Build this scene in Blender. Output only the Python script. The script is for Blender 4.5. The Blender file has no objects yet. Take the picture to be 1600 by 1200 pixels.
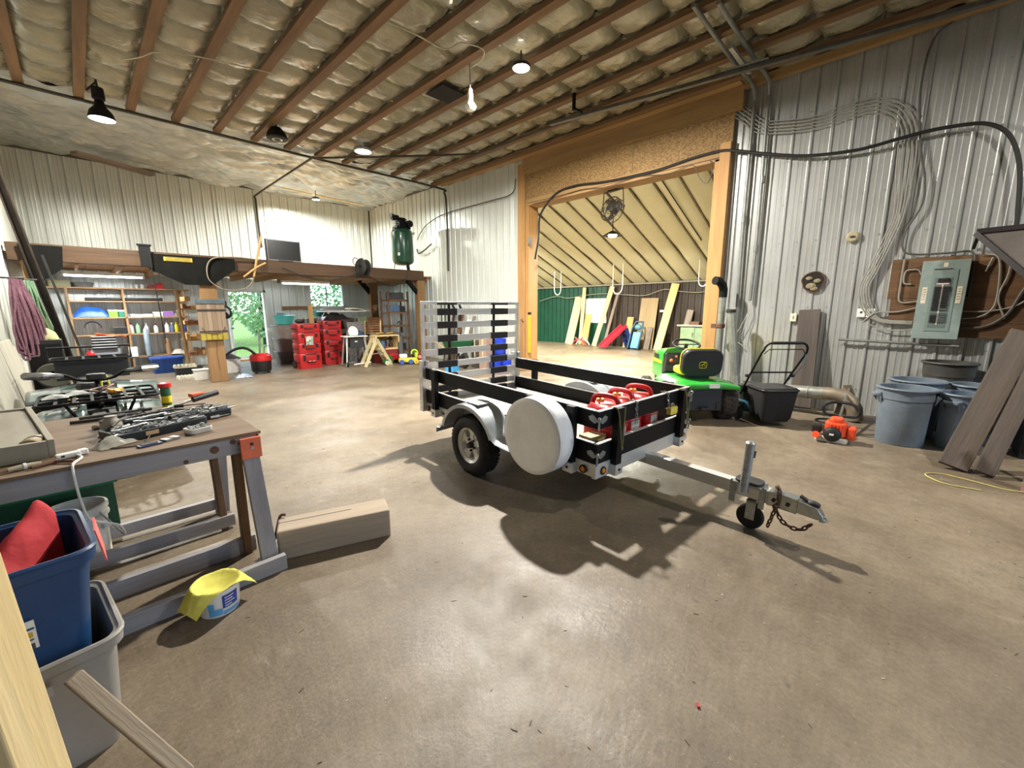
import bpy, bmesh, math, random
from mathutils import Vector, Matrix
random.seed(7)
R = math.radians
sc = bpy.context.scene
COL = sc.collection

# ------------------------------------------------------------------ camera
def look(yaw, pitch, roll):
    f = Vector((math.cos(yaw)*math.cos(pitch), math.sin(yaw)*math.cos(pitch), -math.sin(pitch)))
    r = Vector((math.sin(yaw), -math.cos(yaw), 0)); u = r.cross(f)
    r2 = r*math.cos(roll) + u*math.sin(roll); u2 = r2.cross(f)
    return Matrix(((r2.x, u2.x, -f.x, 0), (r2.y, u2.y, -f.y, 0), (r2.z, u2.z, -f.z, 1.5), (0, 0, 0, 1)))
cd = bpy.data.cameras.new('camera'); cam = bpy.data.objects.new('camera', cd); COL.objects.link(cam)
cam.matrix_world = look(R(44.0147), R(10.3524), R(-0.2799))
cd.sensor_fit = 'HORIZONTAL'; cd.sensor_width = 36; cd.lens = 646.73/1600*36; cd.clip_start = .02; cd.clip_end = 200
sc.camera = cam

# ------------------------------------------------------------------ world, exposure
w = bpy.data.worlds.new('sky'); sc.world = w; w.use_nodes = True
nt = w.node_tree; bg = nt.nodes['Background']
sky = nt.nodes.new('ShaderNodeTexSky'); sky.sky_type = 'HOSEK_WILKIE'; sky.turbidity = 6.0
sky.sun_direction = Vector((-.3, .5, .75)).normalized()
nt.links.new(sky.outputs[0], bg.inputs[0]); bg.inputs[1].default_value = 13
vs = sc.view_settings; vs.view_transform = 'Standard'; vs.look = 'None'; vs.gamma = 1; vs.use_curve_mapping = False
vs.exposure = 0.85

# ------------------------------------------------------------------ materials
def S(h):
    h = h.lstrip('#'); c = [int(h[i:i+2], 16)/255 for i in (0, 2, 4)]
    return tuple(x/12.92 if x <= .04045 else ((x+.055)/1.055)**2.4 for x in c) + (1,)
MATS = {}
def mat(name, col, col2=None, rough=.5, metal=0, scale=6, stretch=(1, 1, 1), detail=4, contrast=.5, bump=0, bscale=60, bstretch=(1,1,1), coat=0, vary=0, emit=0, rvar=0, alpha=1, trans=0, spec=.5):
    if name in MATS: return MATS[name]
    m = bpy.data.materials.new(name); m.use_nodes = True; MATS[name] = m
    n = m.node_tree.nodes; l = m.node_tree.links; b = n['Principled BSDF']
    c1 = S(col) if isinstance(col, str) else col
    b.inputs['Base Color'].default_value = c1; b.inputs['Roughness'].default_value = rough
    b.inputs['Metallic'].default_value = metal; b.inputs['Coat Weight'].default_value = coat
    b.inputs['Specular IOR Level'].default_value = spec
    if alpha < 1: b.inputs['Alpha'].default_value = alpha
    if trans: b.inputs['Transmission Weight'].default_value = trans
    if emit:
        b.inputs['Emission Color'].default_value = c1; b.inputs['Emission Strength'].default_value = emit
    tc = n.new('ShaderNodeTexCoord')
    if col2:
        mp = n.new('ShaderNodeMapping'); mp.inputs['Scale'].default_value = stretch
        l.new(tc.outputs['Object'], mp.inputs[0])
        no = n.new('ShaderNodeTexNoise'); no.inputs['Scale'].default_value = scale; no.inputs['Detail'].default_value = detail
        no.inputs['Roughness'].default_value = .62
        if vary:
            oi = n.new('ShaderNodeObjectInfo'); ad = n.new('ShaderNodeVectorMath'); ad.operation = 'ADD'
            mu = n.new('ShaderNodeVectorMath'); mu.operation = 'SCALE'; mu.inputs['Scale'].default_value = 17
            cb = n.new('ShaderNodeCombineXYZ')
            for i in range(3): l.new(oi.outputs['Random'], cb.inputs[i])
            l.new(cb.outputs[0], mu.inputs[0]); l.new(mp.outputs[0], ad.inputs[0]); l.new(mu.outputs[0], ad.inputs[1]); l.new(ad.outputs[0], no.inputs['Vector'])
        else: l.new(mp.outputs[0], no.inputs['Vector'])
        rp = n.new('ShaderNodeValToRGB'); h = .5*(1-contrast)
        rp.color_ramp.elements[0].position = max(0, .5-.28*(1-contrast)-.02); rp.color_ramp.elements[1].position = min(1, .5+.28*(1-contrast)+.02)
        rp.color_ramp.elements[0].color = c1; rp.color_ramp.elements[1].color = S(col2) if isinstance(col2, str) else col2
        l.new(no.outputs['Fac'], rp.inputs[0]); out = rp.outputs[0]
        if vary:
            hs = n.new('ShaderNodeHueSaturation'); mr = n.new('ShaderNodeMapRange')
            mr.inputs['To Min'].default_value = 1-vary; mr.inputs['To Max'].default_value = 1+vary
            l.new(oi.outputs['Random'], mr.inputs[0]); l.new(mr.outputs[0], hs.inputs['Value']); l.new(out, hs.inputs['Color']); out = hs.outputs[0]
        l.new(out, b.inputs['Base Color'])
        if rvar:
            m2 = n.new('ShaderNodeMapRange'); m2.inputs['To Min'].default_value = rough-rvar; m2.inputs['To Max'].default_value = rough+rvar
            l.new(no.outputs['Fac'], m2.inputs[0]); l.new(m2.outputs[0], b.inputs['Roughness'])
    if bump:
        mp2 = n.new('ShaderNodeMapping'); mp2.inputs['Scale'].default_value = bstretch
        l.new(tc.outputs['Object'], mp2.inputs[0])
        nb = n.new('ShaderNodeTexNoise'); nb.inputs['Scale'].default_value = bscale; nb.inputs['Detail'].default_value = 4
        l.new(mp2.outputs[0], nb.inputs['Vector'])
        bu = n.new('ShaderNodeBump'); bu.inputs['Strength'].default_value = bump; bu.inputs['Distance'].default_value = .02
        l.new(nb.outputs['Fac'], bu.inputs['Height']); l.new(bu.outputs[0], b.inputs['Normal'])
    return m
def wood(name, c1, c2, axis='x', rough=.7, vary=.12, scale=9, contrast=.35, bump=.25):
    st = {'x': (.08, 1, 1), 'y': (1, .08, 1), 'z': (1, 1, .08)}[axis]
    return mat(name+'_'+axis, c1, c2, rough=rough, scale=scale, stretch=st, vary=vary, contrast=contrast, bump=bump, bscale=40, bstretch=st)

# ------------------------------------------------------------------ mesh helpers
class MB:
    def __init__(s): s.v = []; s.f = []; s.m = []; s.cur = 0
    def add(s, vs, fs):
        o = len(s.v); s.v += [Vector(v) for v in vs]
        for f in fs: s.f.append([i+o for i in f]); s.m.append(s.cur)
        return s
    def mark(s): return len(s.v)
    def xf(s, M, start=0):
        for i in range(start, len(s.v)): s.v[i] = M @ s.v[i]
        return s
    def box(s, c, d, rz=0, M=None):
        x, y, z = d[0]/2, d[1]/2, d[2]/2
        vs = [Vector((a*x, b*y, e*z)) for e in (-1, 1) for a, b in ((-1, -1), (1, -1), (1, 1), (-1, 1))]
        if rz: vs = [Matrix.Rotation(rz, 3, 'Z') @ v for v in vs]
        if M is not None: vs = [M @ v for v in vs]
        c = Vector(c)
        return s.add([v+c for v in vs], [(3, 2, 1, 0), (4, 5, 6, 7), (0, 1, 5, 4), (1, 2, 6, 5), (2, 3, 7, 6), (3, 0, 4, 7)])
    def bx(s, x0, x1, y0, y1, z0, z1): return s.box(((x0+x1)/2, (y0+y1)/2, (z0+z1)/2), (x1-x0, y1-y0, z1-z0))
    def frustum(s, c, d0, d1, h):
        # box tapering from bottom size d0 to top size d1
        vs = [(c[0]+a*d[0]/2, c[1]+b*d[1]/2, c[2]+z) for d, z in ((d0, 0), (d1, h)) for a, b in ((-1, -1), (1, -1), (1, 1), (-1, 1))]
        return s.add(vs, [(3, 2, 1, 0), (4, 5, 6, 7), (0, 1, 5, 4), (1, 2, 6, 5), (2, 3, 7, 6), (3, 0, 4, 7)])
    def bar(s, p0, p1, wd, th, up=(0, 0, 1)):
        p0 = Vector(p0); p1 = Vector(p1); d = (p1-p0).normalized(); up = Vector(up)
        sd = d.cross(up)
        if sd.length < 1e-4: sd = d.cross(Vector((1, 0, 0)))
        sd.normalize(); u = sd.cross(d).normalized()
        vs = []
        for p in (p0, p1):
            for a, b in ((-1, -1), (1, -1), (1, 1), (-1, 1)): vs.append(p + sd*a*wd/2 + u*b*th/2)
        return s.add(vs, [(3, 2, 1, 0), (4, 5, 6, 7), (0, 1, 5, 4), (1, 2, 6, 5), (2, 3, 7, 6), (3, 0, 4, 7)])
    def tube(s, pts, r, n=8, closed=False, cap=True):
        P = [Vector(p) for p in pts]; k = len(P)
        rr = r if isinstance(r, (list, tuple)) else [r]*k
        T = []
        for i in range(k):
            a = P[(i-1) % k] if (closed or i > 0) else P[0]; b = P[(i+1) % k] if (closed or i < k-1) else P[-1]
            t = (b-a); T.append(t.normalized() if t.length > 1e-9 else Vector((0, 0, 1)))
        nrm = T[0].orthogonal().normalized(); vs = []
        for i in range(k):
            nrm = (nrm - T[i]*nrm.dot(T[i])); nrm = nrm.normalized() if nrm.length > 1e-6 else T[i].orthogonal().normalized()
            bn = T[i].cross(nrm)
            for j in range(n):
                a = 2*math.pi*j/n; vs.append(P[i] + (nrm*math.cos(a)+bn*math.sin(a))*rr[i])
        fs = []
        for i in range(k if closed else k-1):
            i2 = (i+1) % k
            for j in range(n): fs.append((i*n+j, i*n+(j+1) % n, i2*n+(j+1) % n, i2*n+j))
        if cap and not closed:
            fs.append(tuple(range(n))[::-1]); fs.append(tuple((k-1)*n+j for j in range(n)))
        return s.add(vs, fs)
    def cyl(s, p0, p1, r0, r1=None, n=16): return s.tube([p0, p1], [r0, r0 if r1 is None else r1], n)
    def lathe(s, prof, n=24, o=(0, 0, 0), M=None, cap=False):
        vs = []; k = len(prof)
        for r, z in prof:
            for j in range(n):
                a = 2*math.pi*j/n; v = Vector((r*math.cos(a), r*math.sin(a), z))
                if M is not None: v = M @ v
                vs.append(v+Vector(o))
        fs = [(i*n+j, i*n+(j+1) % n, (i+1)*n+(j+1) % n, (i+1)*n+j) for i in range(k-1) for j in range(n)]
        if prof[0][0] > 1e-4 and cap: fs.append(tuple(range(n))[::-1])
        if prof[-1][0] > 1e-4 and cap: fs.append(tuple((k-1)*n+j for j in range(n)))
        return s.add(vs, fs)
    def prism(s, poly, h, M=None):
        # polygon in XY extruded along +Z by h, then M
        k = len(poly); vs = [Vector((x, y, z)) for z in (0, h) for x, y in poly]
        if M is not None: vs = [M @ v for v in vs]
        return s.add(vs, [tuple(range(k))[::-1], tuple(range(k, 2*k))] + [(i, (i+1) % k, k+(i+1) % k, k+i) for i in range(k)])
    def grid(s, nu, nv, fn, close_u=False):
        vs = [fn(i/(nu if close_u else nu), j/nv) for j in range(nv+1) for i in range(nu+(0 if close_u else 1))]
        W = nu if close_u else nu+1
        fs = [(j*W+i, j*W+(i+1) % W, (j+1)*W+(i+1) % W, (j+1)*W+i) for j in range(nv) for i in range(nu)]
        return s.add(vs, fs)
    def sphere(s, c, r, n=12, k=8, sq=(1, 1, 1)):
        c = Vector(c)
        return s.grid(n, k, lambda u, v: c+Vector((r*sq[0]*math.sin(math.pi*v)*math.cos(2*math.pi*u), r*sq[1]*math.sin(math.pi*v)*math.sin(2*math.pi*u), -r*sq[2]*math.cos(math.pi*v))), True)
    def mesh(s, name, mats, smooth=False):
        me = bpy.data.meshes.new(name); me.from_pydata([tuple(v) for v in s.v], [], s.f)
        for m in (mats if isinstance(mats, (list, tuple)) else [mats]): me.materials.append(m)
        me.polygons.foreach_set('material_index', s.m)
        bm = bmesh.new(); bm.from_mesh(me); bmesh.ops.recalc_face_normals(bm, faces=bm.faces); bm.to_mesh(me); bm.free()
        if smooth:
            me.polygons.foreach_set('use_smooth', [True]*len(me.polygons)); me.set_sharp_from_angle(angle=R(smooth if smooth is not True else 38))
        me.update(); return me
def setp(o, label=None, cat=None, group=None, kind=None):
    if label: o['label'] = label
    if cat: o['category'] = cat
    if group: o['group'] = group
    if kind: o['kind'] = kind
    return o
def obj(name, mb, mats, parent=None, smooth=False, bevel=0, loc=(0, 0, 0), rot=(0, 0, 0), label=None):
    me = mb if isinstance(mb, bpy.types.Mesh) else mb.mesh(name, mats, smooth)
    o = bpy.data.objects.new(name, me); COL.objects.link(o); o.parent = parent
    o.location = loc; o.rotation_euler = rot
    if bevel:
        b = o.modifiers.new('bevel', 'BEVEL'); b.width = bevel; b.segments = 2; b.limit_method = 'ANGLE'; b.angle_limit = R(35)
    if label: o['label'] = label
    return o
def thing(name, label, cat, loc=(0, 0, 0), rz=0, group=None, rot=None):
    o = bpy.data.objects.new(name, None); COL.objects.link(o); o.location = loc
    o.rotation_euler = rot if rot else (0, 0, rz); o.empty_display_size = .1
    return setp(o, label, cat, group)
def one(name, mb, mats, label, cat, loc=(0, 0, 0), rz=0, group=None, smooth=False, bevel=0, rot=None):
    return setp(obj(name, mb, mats, None, smooth, bevel, loc, rot if rot else (0, 0, rz)), label, cat, group)
def struct(name, mb, mats, label, smooth=False, bevel=0):
    return setp(obj(name, mb, mats, None, smooth, bevel), label, None, None, 'structure')
def copy_tree(o, parent=None, **k):
    c = o.copy(); COL.objects.link(c); c.parent = parent
    for ch in list(o.children): copy_tree(ch, c)
    return c
def arc(c, r, a0, a1, n, ax=(1, 0, 0), ay=(0, 0, 1)):
    c = Vector(c); ax = Vector(ax); ay = Vector(ay)
    return [c+ax*r*math.cos(R(a0+(a1-a0)*i/n))+ay*r*math.sin(R(a0+(a1-a0)*i/n)) for i in range(n+1)]
def smoothpath(pts, n=6):
    P = [Vector(p) for p in pts]; out = []
    for i in range(len(P)-1):
        a, b = P[i], P[i+1]; p = P[i-1] if i else a-(b-a); q = P[i+2] if i+2 < len(P) else b+(b-a)
        for k in range(n):
            t = k/n; out.append(.5*((2*a)+(b-p)*t+(2*p-5*a+4*b-q)*t*t+(3*a-p-3*b+q)*t**3))
    return out+[P[-1]]
def rrect(w, d, r, n=4):
    out = []
    for cx, cy, a0 in ((w/2-r, d/2-r, 0), (-w/2+r, d/2-r, 90), (-w/2+r, -d/2+r, 180), (w/2-r, -d/2+r, 270)):
        for i in range(n+1): a = R(a0+90*i/n); out.append((cx+r*math.cos(a), cy+r*math.sin(a)))
    return out
def loft(mb, rings, capb=True, capt=True):
    k = len(rings[0]); vs = [v for r in rings for v in r]
    fs = [(i*k+j, i*k+(j+1) % k, (i+1)*k+(j+1) % k, (i+1)*k+j) for i in range(len(rings)-1) for j in range(k)]
    if capb: fs.append(tuple(range(k))[::-1])
    if capt: fs.append(tuple((len(rings)-1)*k+j for j in range(k)))
    return mb.add(vs, fs)
def ring2(poly, z, s=1, dx=0, dy=0): return [(x*s+dx, y*s+dy, z) for x, y in poly]
def plain(name, col, rough=.5, metal=0, **k): return mat(name, col, rough=rough, metal=metal, **k)
BLACK = plain('black_plastic', '#161616', .5); BLKMET = plain('black_paint', '#0c0c0d', .62, spec=.25)
RUBBER = mat('rubber', '#1a1a1a', '#242322', rough=.85, scale=30)
STEEL = mat('bright_steel', '#b9bcbc', '#8f9292', rough=.32, metal=.9, scale=12)
GALV = mat('galvanised_steel', '#a9adac', '#8b8f8f', rough=.45, metal=.75, scale=25)
ALU = mat('aluminium', '#d6d8d8', '#bfc1c1', rough=.38, metal=.55, scale=15, stretch=(1, 1, 1))
WHITE = mat('white_plastic', '#e6e5e0', '#d4d2ca', rough=.45, scale=8)
RUST = mat('rusty_iron', '#4a3328', '#6b4a38', rough=.8, scale=18)
DARK = mat('dark_iron', '#1d1b1a', '#2b2826', rough=.6, scale=14)
REDP = mat('red_plastic', '#a8161c', '#c02a2c', rough=.4, scale=4)
WHITEG = None
PINE = {a: wood('pine', '#b58a52', '#d0a86c', a) for a in 'xyz'}
PALE = {a: wood('pale_pine', '#cdb27c', '#dcc798', a) for a in 'xyz'}
OLDW = {a: wood('weathered_wood', '#6e6157', '#8d8177', a, contrast=.2) for a in 'xyz'}
BRNW = {a: wood('brown_wood', '#6b4a2c', '#8a6238', a) for a in 'xyz'}
# ================================================================== STRUCTURE
from mathutils import noise as NZ
def concrete():
    m = bpy.data.materials.new('concrete'); m.use_nodes = True; n = m.node_tree.nodes; l = m.node_tree.links; b = n['Principled BSDF']
    tc = n.new('ShaderNodeTexCoord')
    def noise(s, d=6, r=.6, st=(1, 1, 1)):
        mp = n.new('ShaderNodeMapping'); mp.inputs['Scale'].default_value = st; l.new(tc.outputs['Object'], mp.inputs[0])
        x = n.new('ShaderNodeTexNoise'); x.inputs['Scale'].default_value = s; x.inputs['Detail'].default_value = d; x.inputs['Roughness'].default_value = r
        l.new(mp.outputs[0], x.inputs['Vector']); return x.outputs['Fac']
    def ramp(f, p0, p1, c0, c1):
        r = n.new('ShaderNodeValToRGB'); e = r.color_ramp.elements; e[0].position = p0; e[1].position = p1; e[0].color = c0; e[1].color = c1
        l.new(f, r.inputs[0]); return r.outputs[0]
    def mix(f, a, c, mode='MIX', fac=None):
        x = n.new('ShaderNodeMix'); x.data_type = 'RGBA'; x.blend_type = mode
        if f is None: x.inputs[0].default_value = fac
        else: l.new(f, x.inputs[0])
        for i, v in ((6, a), (7, c)):
            if isinstance(v, tuple): x.inputs[i].default_value = v
            else: l.new(v, x.inputs[i])
        return x.outputs[2]
    base = ramp(noise(.9, 8, .65), .35, .68, S('#675a4a'), S('#8c7f6c'))
    fine = ramp(noise(55, 5, .7), .3, .72, (.62, .6, .57, 1), (1.12, 1.12, 1.12, 1))
    c = mix(None, base, fine, 'MULTIPLY', .75)
    blot = ramp(noise(3.2, 6, .7, (1, 1.6, 1)), .56, .72, (0, 0, 0, 1), (.55, .55, .55, 1))
    c = mix(blot, c, S('#62584b'))
    pale = ramp(noise(2.1, 7, .72, (1.7, .8, 1)), .60, .70, (0, 0, 0, 1), (.5, .5, .5, 1))
    c = mix(pale, c, S('#9a9180'))
    spot = ramp(noise(7, 3, .5), .70, .76, (0, 0, 0, 1), (.6, .6, .6, 1))
    c = mix(spot, c, S('#443b32'))
    sp1 = ramp(noise(140, 2, .5), .69, .73, (0, 0, 0, 1), (.7, .7, .7, 1)); c = mix(sp1, c, S('#3f352b'))
    sp2 = ramp(noise(95, 2, .5, (1, 1.4, 1)), .70, .74, (0, 0, 0, 1), (.55, .55, .55, 1)); c = mix(sp2, c, S('#b9b09e'))
    mid = ramp(noise(14, 8, .75), .35, .7, (.78, .77, .75, 1), (1.12, 1.12, 1.12, 1)); c = mix(None, c, mid, 'MULTIPLY', .8)
    l.new(c, b.inputs['Base Color'])
    rr = n.new('ShaderNodeMapRange'); rr.inputs['From Min'].default_value = .35; rr.inputs['From Max'].default_value = .65
    rr.inputs['To Min'].default_value = .34; rr.inputs['To Max'].default_value = .6
    l.new(noise(2.5, 5), rr.inputs[0]); l.new(rr.outputs[0], b.inputs['Roughness'])
    bu = n.new('ShaderNodeBump'); bu.inputs['Strength'].default_value = .35; bu.inputs['Distance'].default_value = .01
    l.new(noise(28, 8, .7), bu.inputs['Height']); l.new(bu.outputs[0], b.inputs['Normal'])
    return m
CONC = concrete()
XL, XR, YB, YN, ZC = -.7, 7.55, 14.2, -5.0, 4.9
struct('floor', MB().bx(-.8, 15, -5.1, 15.6, -.15, 0), CONC, 'worn stained concrete floor of the workshop')
SHEET = mat('painted_steel_sheet', '#d8dcd6', '#c5c9c2', rough=.33, metal=.25, scale=1.6, stretch=(1, 1, .5), contrast=.1, bump=.05, bscale=9)
SHEETR = mat('worn_steel_sheet', '#c6c7c5', '#a8a9a5', rough=.32, metal=.5, scale=2.2, stretch=(1, 1, .35), contrast=.1, bump=.05, bscale=9)
GREENS = mat('green_steel_sheet', '#0f4a34', '#0c3d2c', rough=.45, metal=.1, scale=2)
BROWNS = mat('brown_steel_sheet', '#3b2f28', '#33291f', rough=.5, metal=.1, scale=2)
BACKM = plain('wall_backing', '#6d6a62', .8)
def profile(w):
    pts = []; u = 0.0; p = .2286
    while u < w-1e-4:
        for du, d in ((0, 0), (.004, 0), (.0045, -.012), (.0095, -.012), (.010, 0), (.014, 0), (.024, .019), (.044, .019), (.054, 0), (.095, 0), (.101, .005), (.115, .005), (.121, 0), (.155, 0), (.161, .005), (.175, .005), (.181, 0)):
            if u+du <= w: pts.append((u+du, d))
        u += p
    pts.append((w, pts[-1][1])); return pts
def sheet(wall, u0, u1, z0, z1, fr, m):
    pr = profile(u1-u0-.003); mb = MB(); k = len(pr)
    mb.add([fr(u0+u, d, z) for z in (z0, z1) for u, d in pr], [(i, i+1, k+i+1, k+i) for i in range(k-1)])
    o = obj('metal_panel', mb, m, wall)
    return o
def sheets(wall, a, b, z0, z1, fr, m, wd=.9144):
    u = a
    while u < b-.02:
        e = min(u+wd, b); sheet(wall, u, e, z0, z1, fr, m); u = e
# --- right wall (X = XR)
mb = MB()
for y0, y1, z0, z1 in ((-5.1, -2.4, 0, 5), (-2.4, -1.4, 2.1, 5), (-1.4, 2.5, 0, 5), (2.5, 6.72, 3.84, 5), (6.72, 14.3, 0, 5)): mb.bx(XR+.02, XR+.14, y0, y1, z0, z1)  # doorway gap at the near end is added, out of view, to admit daylight
wr = struct('wall_right', mb, BACKM, 'worn ribbed grey metal wall with the large framed opening')
frR = lambda u, d, z: (XR-d, u, z)
sheets(wr, -5, -2.4, 0, ZC, frR, SHEETR); sheets(wr, -2.4, -1.4, 2.1, ZC, frR, SHEETR); sheets(wr, -1.4, 2.45, 0, ZC, frR, SHEETR); sheets(wr, 6.9, YB, 0, ZC, frR, SHEET)
sm = MB()
for z in (.35, .97, 1.5, 2.1, 2.45, 3.0, 3.6, 4.2):
    for i in range(17): sm.cyl((XR-.004, -1.4+.2286*i+.07, z), (XR-.012, -1.4+.2286*i+.07, z), .007, n=6)
s_ = obj('screw_head', sm, GALV, wr); s_['kind'] = 'stuff'
# --- back wall (Y = YB)
mb = MB()
for x0, x1, z0, z1 in ((-.8, 3.05, 0, 5), (3.05, 3.97, 2.02, 5), (3.97, 5.3, 0, 5), (5.3, 6.42, 0, 1.58), (5.3, 6.42, 2.32, 5), (6.42, 7.7, 0, 5)): mb.bx(x0, x1, YB+.02, YB+.14, z0, z1)
wb = struct('wall_back', mb, BACKM, 'ribbed pale metal wall behind the storage loft')
frB = lambda u, d, z: (u, YB-d, z)
sheets(wb, XL, 3.05, 0, ZC, frB, SHEET); sheets(wb, 3.05, 3.97, 2.02, ZC, frB, SHEET); sheets(wb, 3.97, 5.3, 0, ZC, frB, SHEET)
sheets(wb, 5.3, 6.42, 0, 1.58, frB, SHEET); sheets(wb, 5.3, 6.42, 2.32, ZC, frB, SHEET); sheets(wb, 6.42, XR, 0, ZC, frB, SHEET)
# --- left wall
wl = struct('wall_left', MB().bx(XL-.14, XL-.02, -5.1, 14.3, 0, 5), BACKM, 'ribbed pale metal wall behind the hanging ropes')
frL = lambda u, d, z: (XL+d, u, z)
sheets(wl, 6.0, YB, 0, ZC, frL, SHEET)
# --- near wall behind the viewer; its opening is added to let in fill daylight
mb = MB()
[mb.bx(*a, YN-.14, YN-.02, *b) for a, b in (((-.8, 1.0), (0, 5)), ((1.0, 4.2), (3.2, 5)), ((4.2, 7.7), (0, 5)))]
struct('wall_front', mb, SHEET, 'metal wall behind the viewer with an added opening for fill daylight')
# corner trim
struct('trim_2', MB().bx(XR-.03, XR-.0, YB-.03, YB, 2.5, ZC), plain('dark_trim', '#2a2a28', .6), 'dark corner trim where the two metal walls meet')
# --- ceiling
cl = struct('ceiling', MB().bx(-.8, 7.7, -5.1, 14.3, 5.0, 5.1), plain('roof_deck', '#3b3026', .8), 'poly-covered insulated ceiling with wooden strapping')
RAFT = wood('rafter_wood', '#5c432b', '#7b5b3c', 'y', contrast=.3)
rme = None
xs = [-.15+.61*k for k in range(13)]
for i, x in enumerate(xs):
    if rme is None: rme = MB().box((0, 0, 0), (.118, 14.85, .06)).mesh('rafter', RAFT)
    obj('rafter', rme, None, cl, loc=(x+random.uniform(-.012, .012), 2.47, 4.815), rot=(0, 0, random.uniform(-.0012, .0012)))
def poly():
    m = mat('poly_vapour_sheet', '#827a64', '#9c947b', rough=.2, scale=3, vary=.1, contrast=.2, bump=.8, bscale=14, bstretch=(1, 2.2, 1), coat=.6, rvar=.06)
    return m
POLY = poly()
bme = []
for k in range(6):
    def fn(u, v, k=k):
        sh = (1-abs(2*u-1)**2.6)*(1-abs(2*v-1)**3.2)
        p = Vector((u*5, v*5, k*7.3)); q = Vector((u*16+k*3, v*5+k, k*2.1))
        return ((u-.5)*.62, (v-.5)*.615, .085-.125*max(sh, 0)**.6+.014*NZ.noise(p)+.010*NZ.noise(q)*(1+2*abs(2*u-1)**2))
    bme.append(MB().grid(14, 14, fn).mesh('insulation_batt', POLY, smooth=80))
far = MB()
nb = 0
for i in range(-1, 13):
    xc = -.15+.61*i+.305
    if xc > 7.5: continue
    if xc < -.7: continue
    j = 0
    y = 9.55
    while y > -4.9:
        vis = (y > 4.4-1.15*(xc-2.2)) and y > -1.0
        if vis:
            obj('insulation_batt', bme[random.randrange(6)], None, cl, loc=(xc, y, 4.865), rot=(0, 0, random.choice((0, math.pi)))); nb += 1
        else:
            far.box((xc, y, 4.88), (.52, .58, .06))
        y -= .61
o_ = obj('insulation_batt', far, POLY, cl); o_['kind'] = 'stuff'
FOIL = mat('crinkled_foil_sheet', '#a6b1b5', '#c0cacd', rough=.24, metal=.35, scale=3, bump=.4, bscale=14, bstretch=(.5, 1.8, 1), rvar=.08)
def ff(u, v):
    x = XL+u*(XR-XL); y = 9.85+v*(YB-9.85)
    w1 = NZ.noise(Vector((x*.9, y*.9, 2)))
    rg_ = lambda a, b, c: 1-2.6*abs(NZ.noise(Vector((a, b, c))))
    z = 4.87+.075*rg_(x*.5+w1*.7, y*2.0+w1, 4)+.045*rg_(x*1.1-w1, y*4.2+x*.8, 8)+.018*rg_(x*3+y, y*7-x*2, 3)
    return (x, y, z)
obj('foil_sheet', MB().grid(260, 220, ff), FOIL, cl, smooth=50)
# dark open hole in the insulation
obj('opening', MB().box((4.47, 5.72, 4.80), (.46, .42, .02)), plain('dark_void', '#15110e', .9), cl)
# --- framed opening
fm = MB(); fr_ = bpy.data.objects.new('trim_1', None); COL.objects.link(fr_); setp(fr_, 'pine framing around the large opening into the next bay', kind='structure')
OSBm = mat('osb_board', '#6e5230', '#9c7d4c', rough=.75, scale=30, stretch=(1, 1, 1.3), detail=2, contrast=.55, bump=.3, bscale=40)
FRZ = wood('frame_pine', '#98713f', '#b78c58', 'z', contrast=.3); FRY = wood('frame_pine', '#8d6b42', '#a98758', 'y', contrast=.3)
for y0, y1, x0, x1, z1 in ((6.76, 6.98, 7.44, 7.54, 4.72), (6.66, 6.755, 7.47, 7.80, 3.84), (2.40, 2.56, 7.42, 7.54, 4.05), (2.56, 2.64, 7.46, 7.80, 3.84)):
    obj('jamb_board', MB().bx(x0, x1, y0, y1, 0, z1), FRZ, fr_, bevel=.004)
obj('header_plank', MB().bx(7.42, 7.5, 2.28, 6.80, 4.47, 4.80), FRY, fr_, bevel=.004)
obj('header_plank', MB().bx(7.46, 7.82, 2.5, 6.76, 3.80, 3.85), FRY, fr_, bevel=.004)
for a, b_ in ((2.40, 4.1), (4.105, 6.76)): obj('osb_panel', MB().bx(7.475, 7.5, a, b_, 3.85, 4.47), OSBm, fr_)
obj('header_plank', MB().bx(7.44, 7.475, 2.45, 6.72, 3.85, 3.93), FRY, fr_, bevel=.003)
obj('ledger_board', MB().bx(7.4, 7.5, -4.9, 2.28, 4.74, 4.84), FRY, fr_)
# plank above the header plank
obj('ledger_board', MB().bx(7.28, 7.44, 2.3, 9.8, 4.80, 4.86), FRY, fr_)
# --- annex (next bay)
XA = 14.8
def za(x): return 2.42+.385*(XA-x)
wa = struct('wall_annex_far', MB().bx(XA+.03, XA+.15, 0, 15.6, 0, 2.6), BACKM, 'green and brown ribbed metal wall of the next bay')
frA = lambda u, d, z: (XA-d, u, z)
sheets(wa, .5, 9.0, 0, 2.44, frA, BROWNS); sheets(wa, 9.0, 15.5, 0, 2.44, frA, GREENS)
AS = mat('annex_wall_sheet', '#6f6a60', '#5f5b52', rough=.6, scale=2)
for nm, y0, y1 in (('wall_annex_right', .3, .45), ('wall_annex_left', 15.45, 15.6)):
    struct(nm, MB().bx(7.7, 15, y0, y1, 0, 5.4), AS, 'side wall of the next bay, '+('near the green cabinet' if 'right' in nm else 'beyond the green sheeting'))
mbx = MB(); mbx.add([(7.6, .3, 5.4), (7.6, 15.6, 5.4), (15, 15.6, za(15)+.25), (15, .3, za(15)+.25)], [(0, 1, 2, 3)])
ca = struct('ceiling_annex', mbx, plain('annex_roof', '#4c463a', .9), 'sloped insulated ceiling of the next bay')
APAN = mat('annex_insulation', '#e2dec0', '#d6d0aa', rough=.55, scale=2.2, stretch=(.7, 1, 1), vary=.06, contrast=.2, bump=.3, bscale=7)
L_ = math.hypot(XA-7.6, za(7.6)-za(XA)); sl = math.atan2(za(7.6)-za(XA), XA-7.6)
pmes = []
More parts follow.
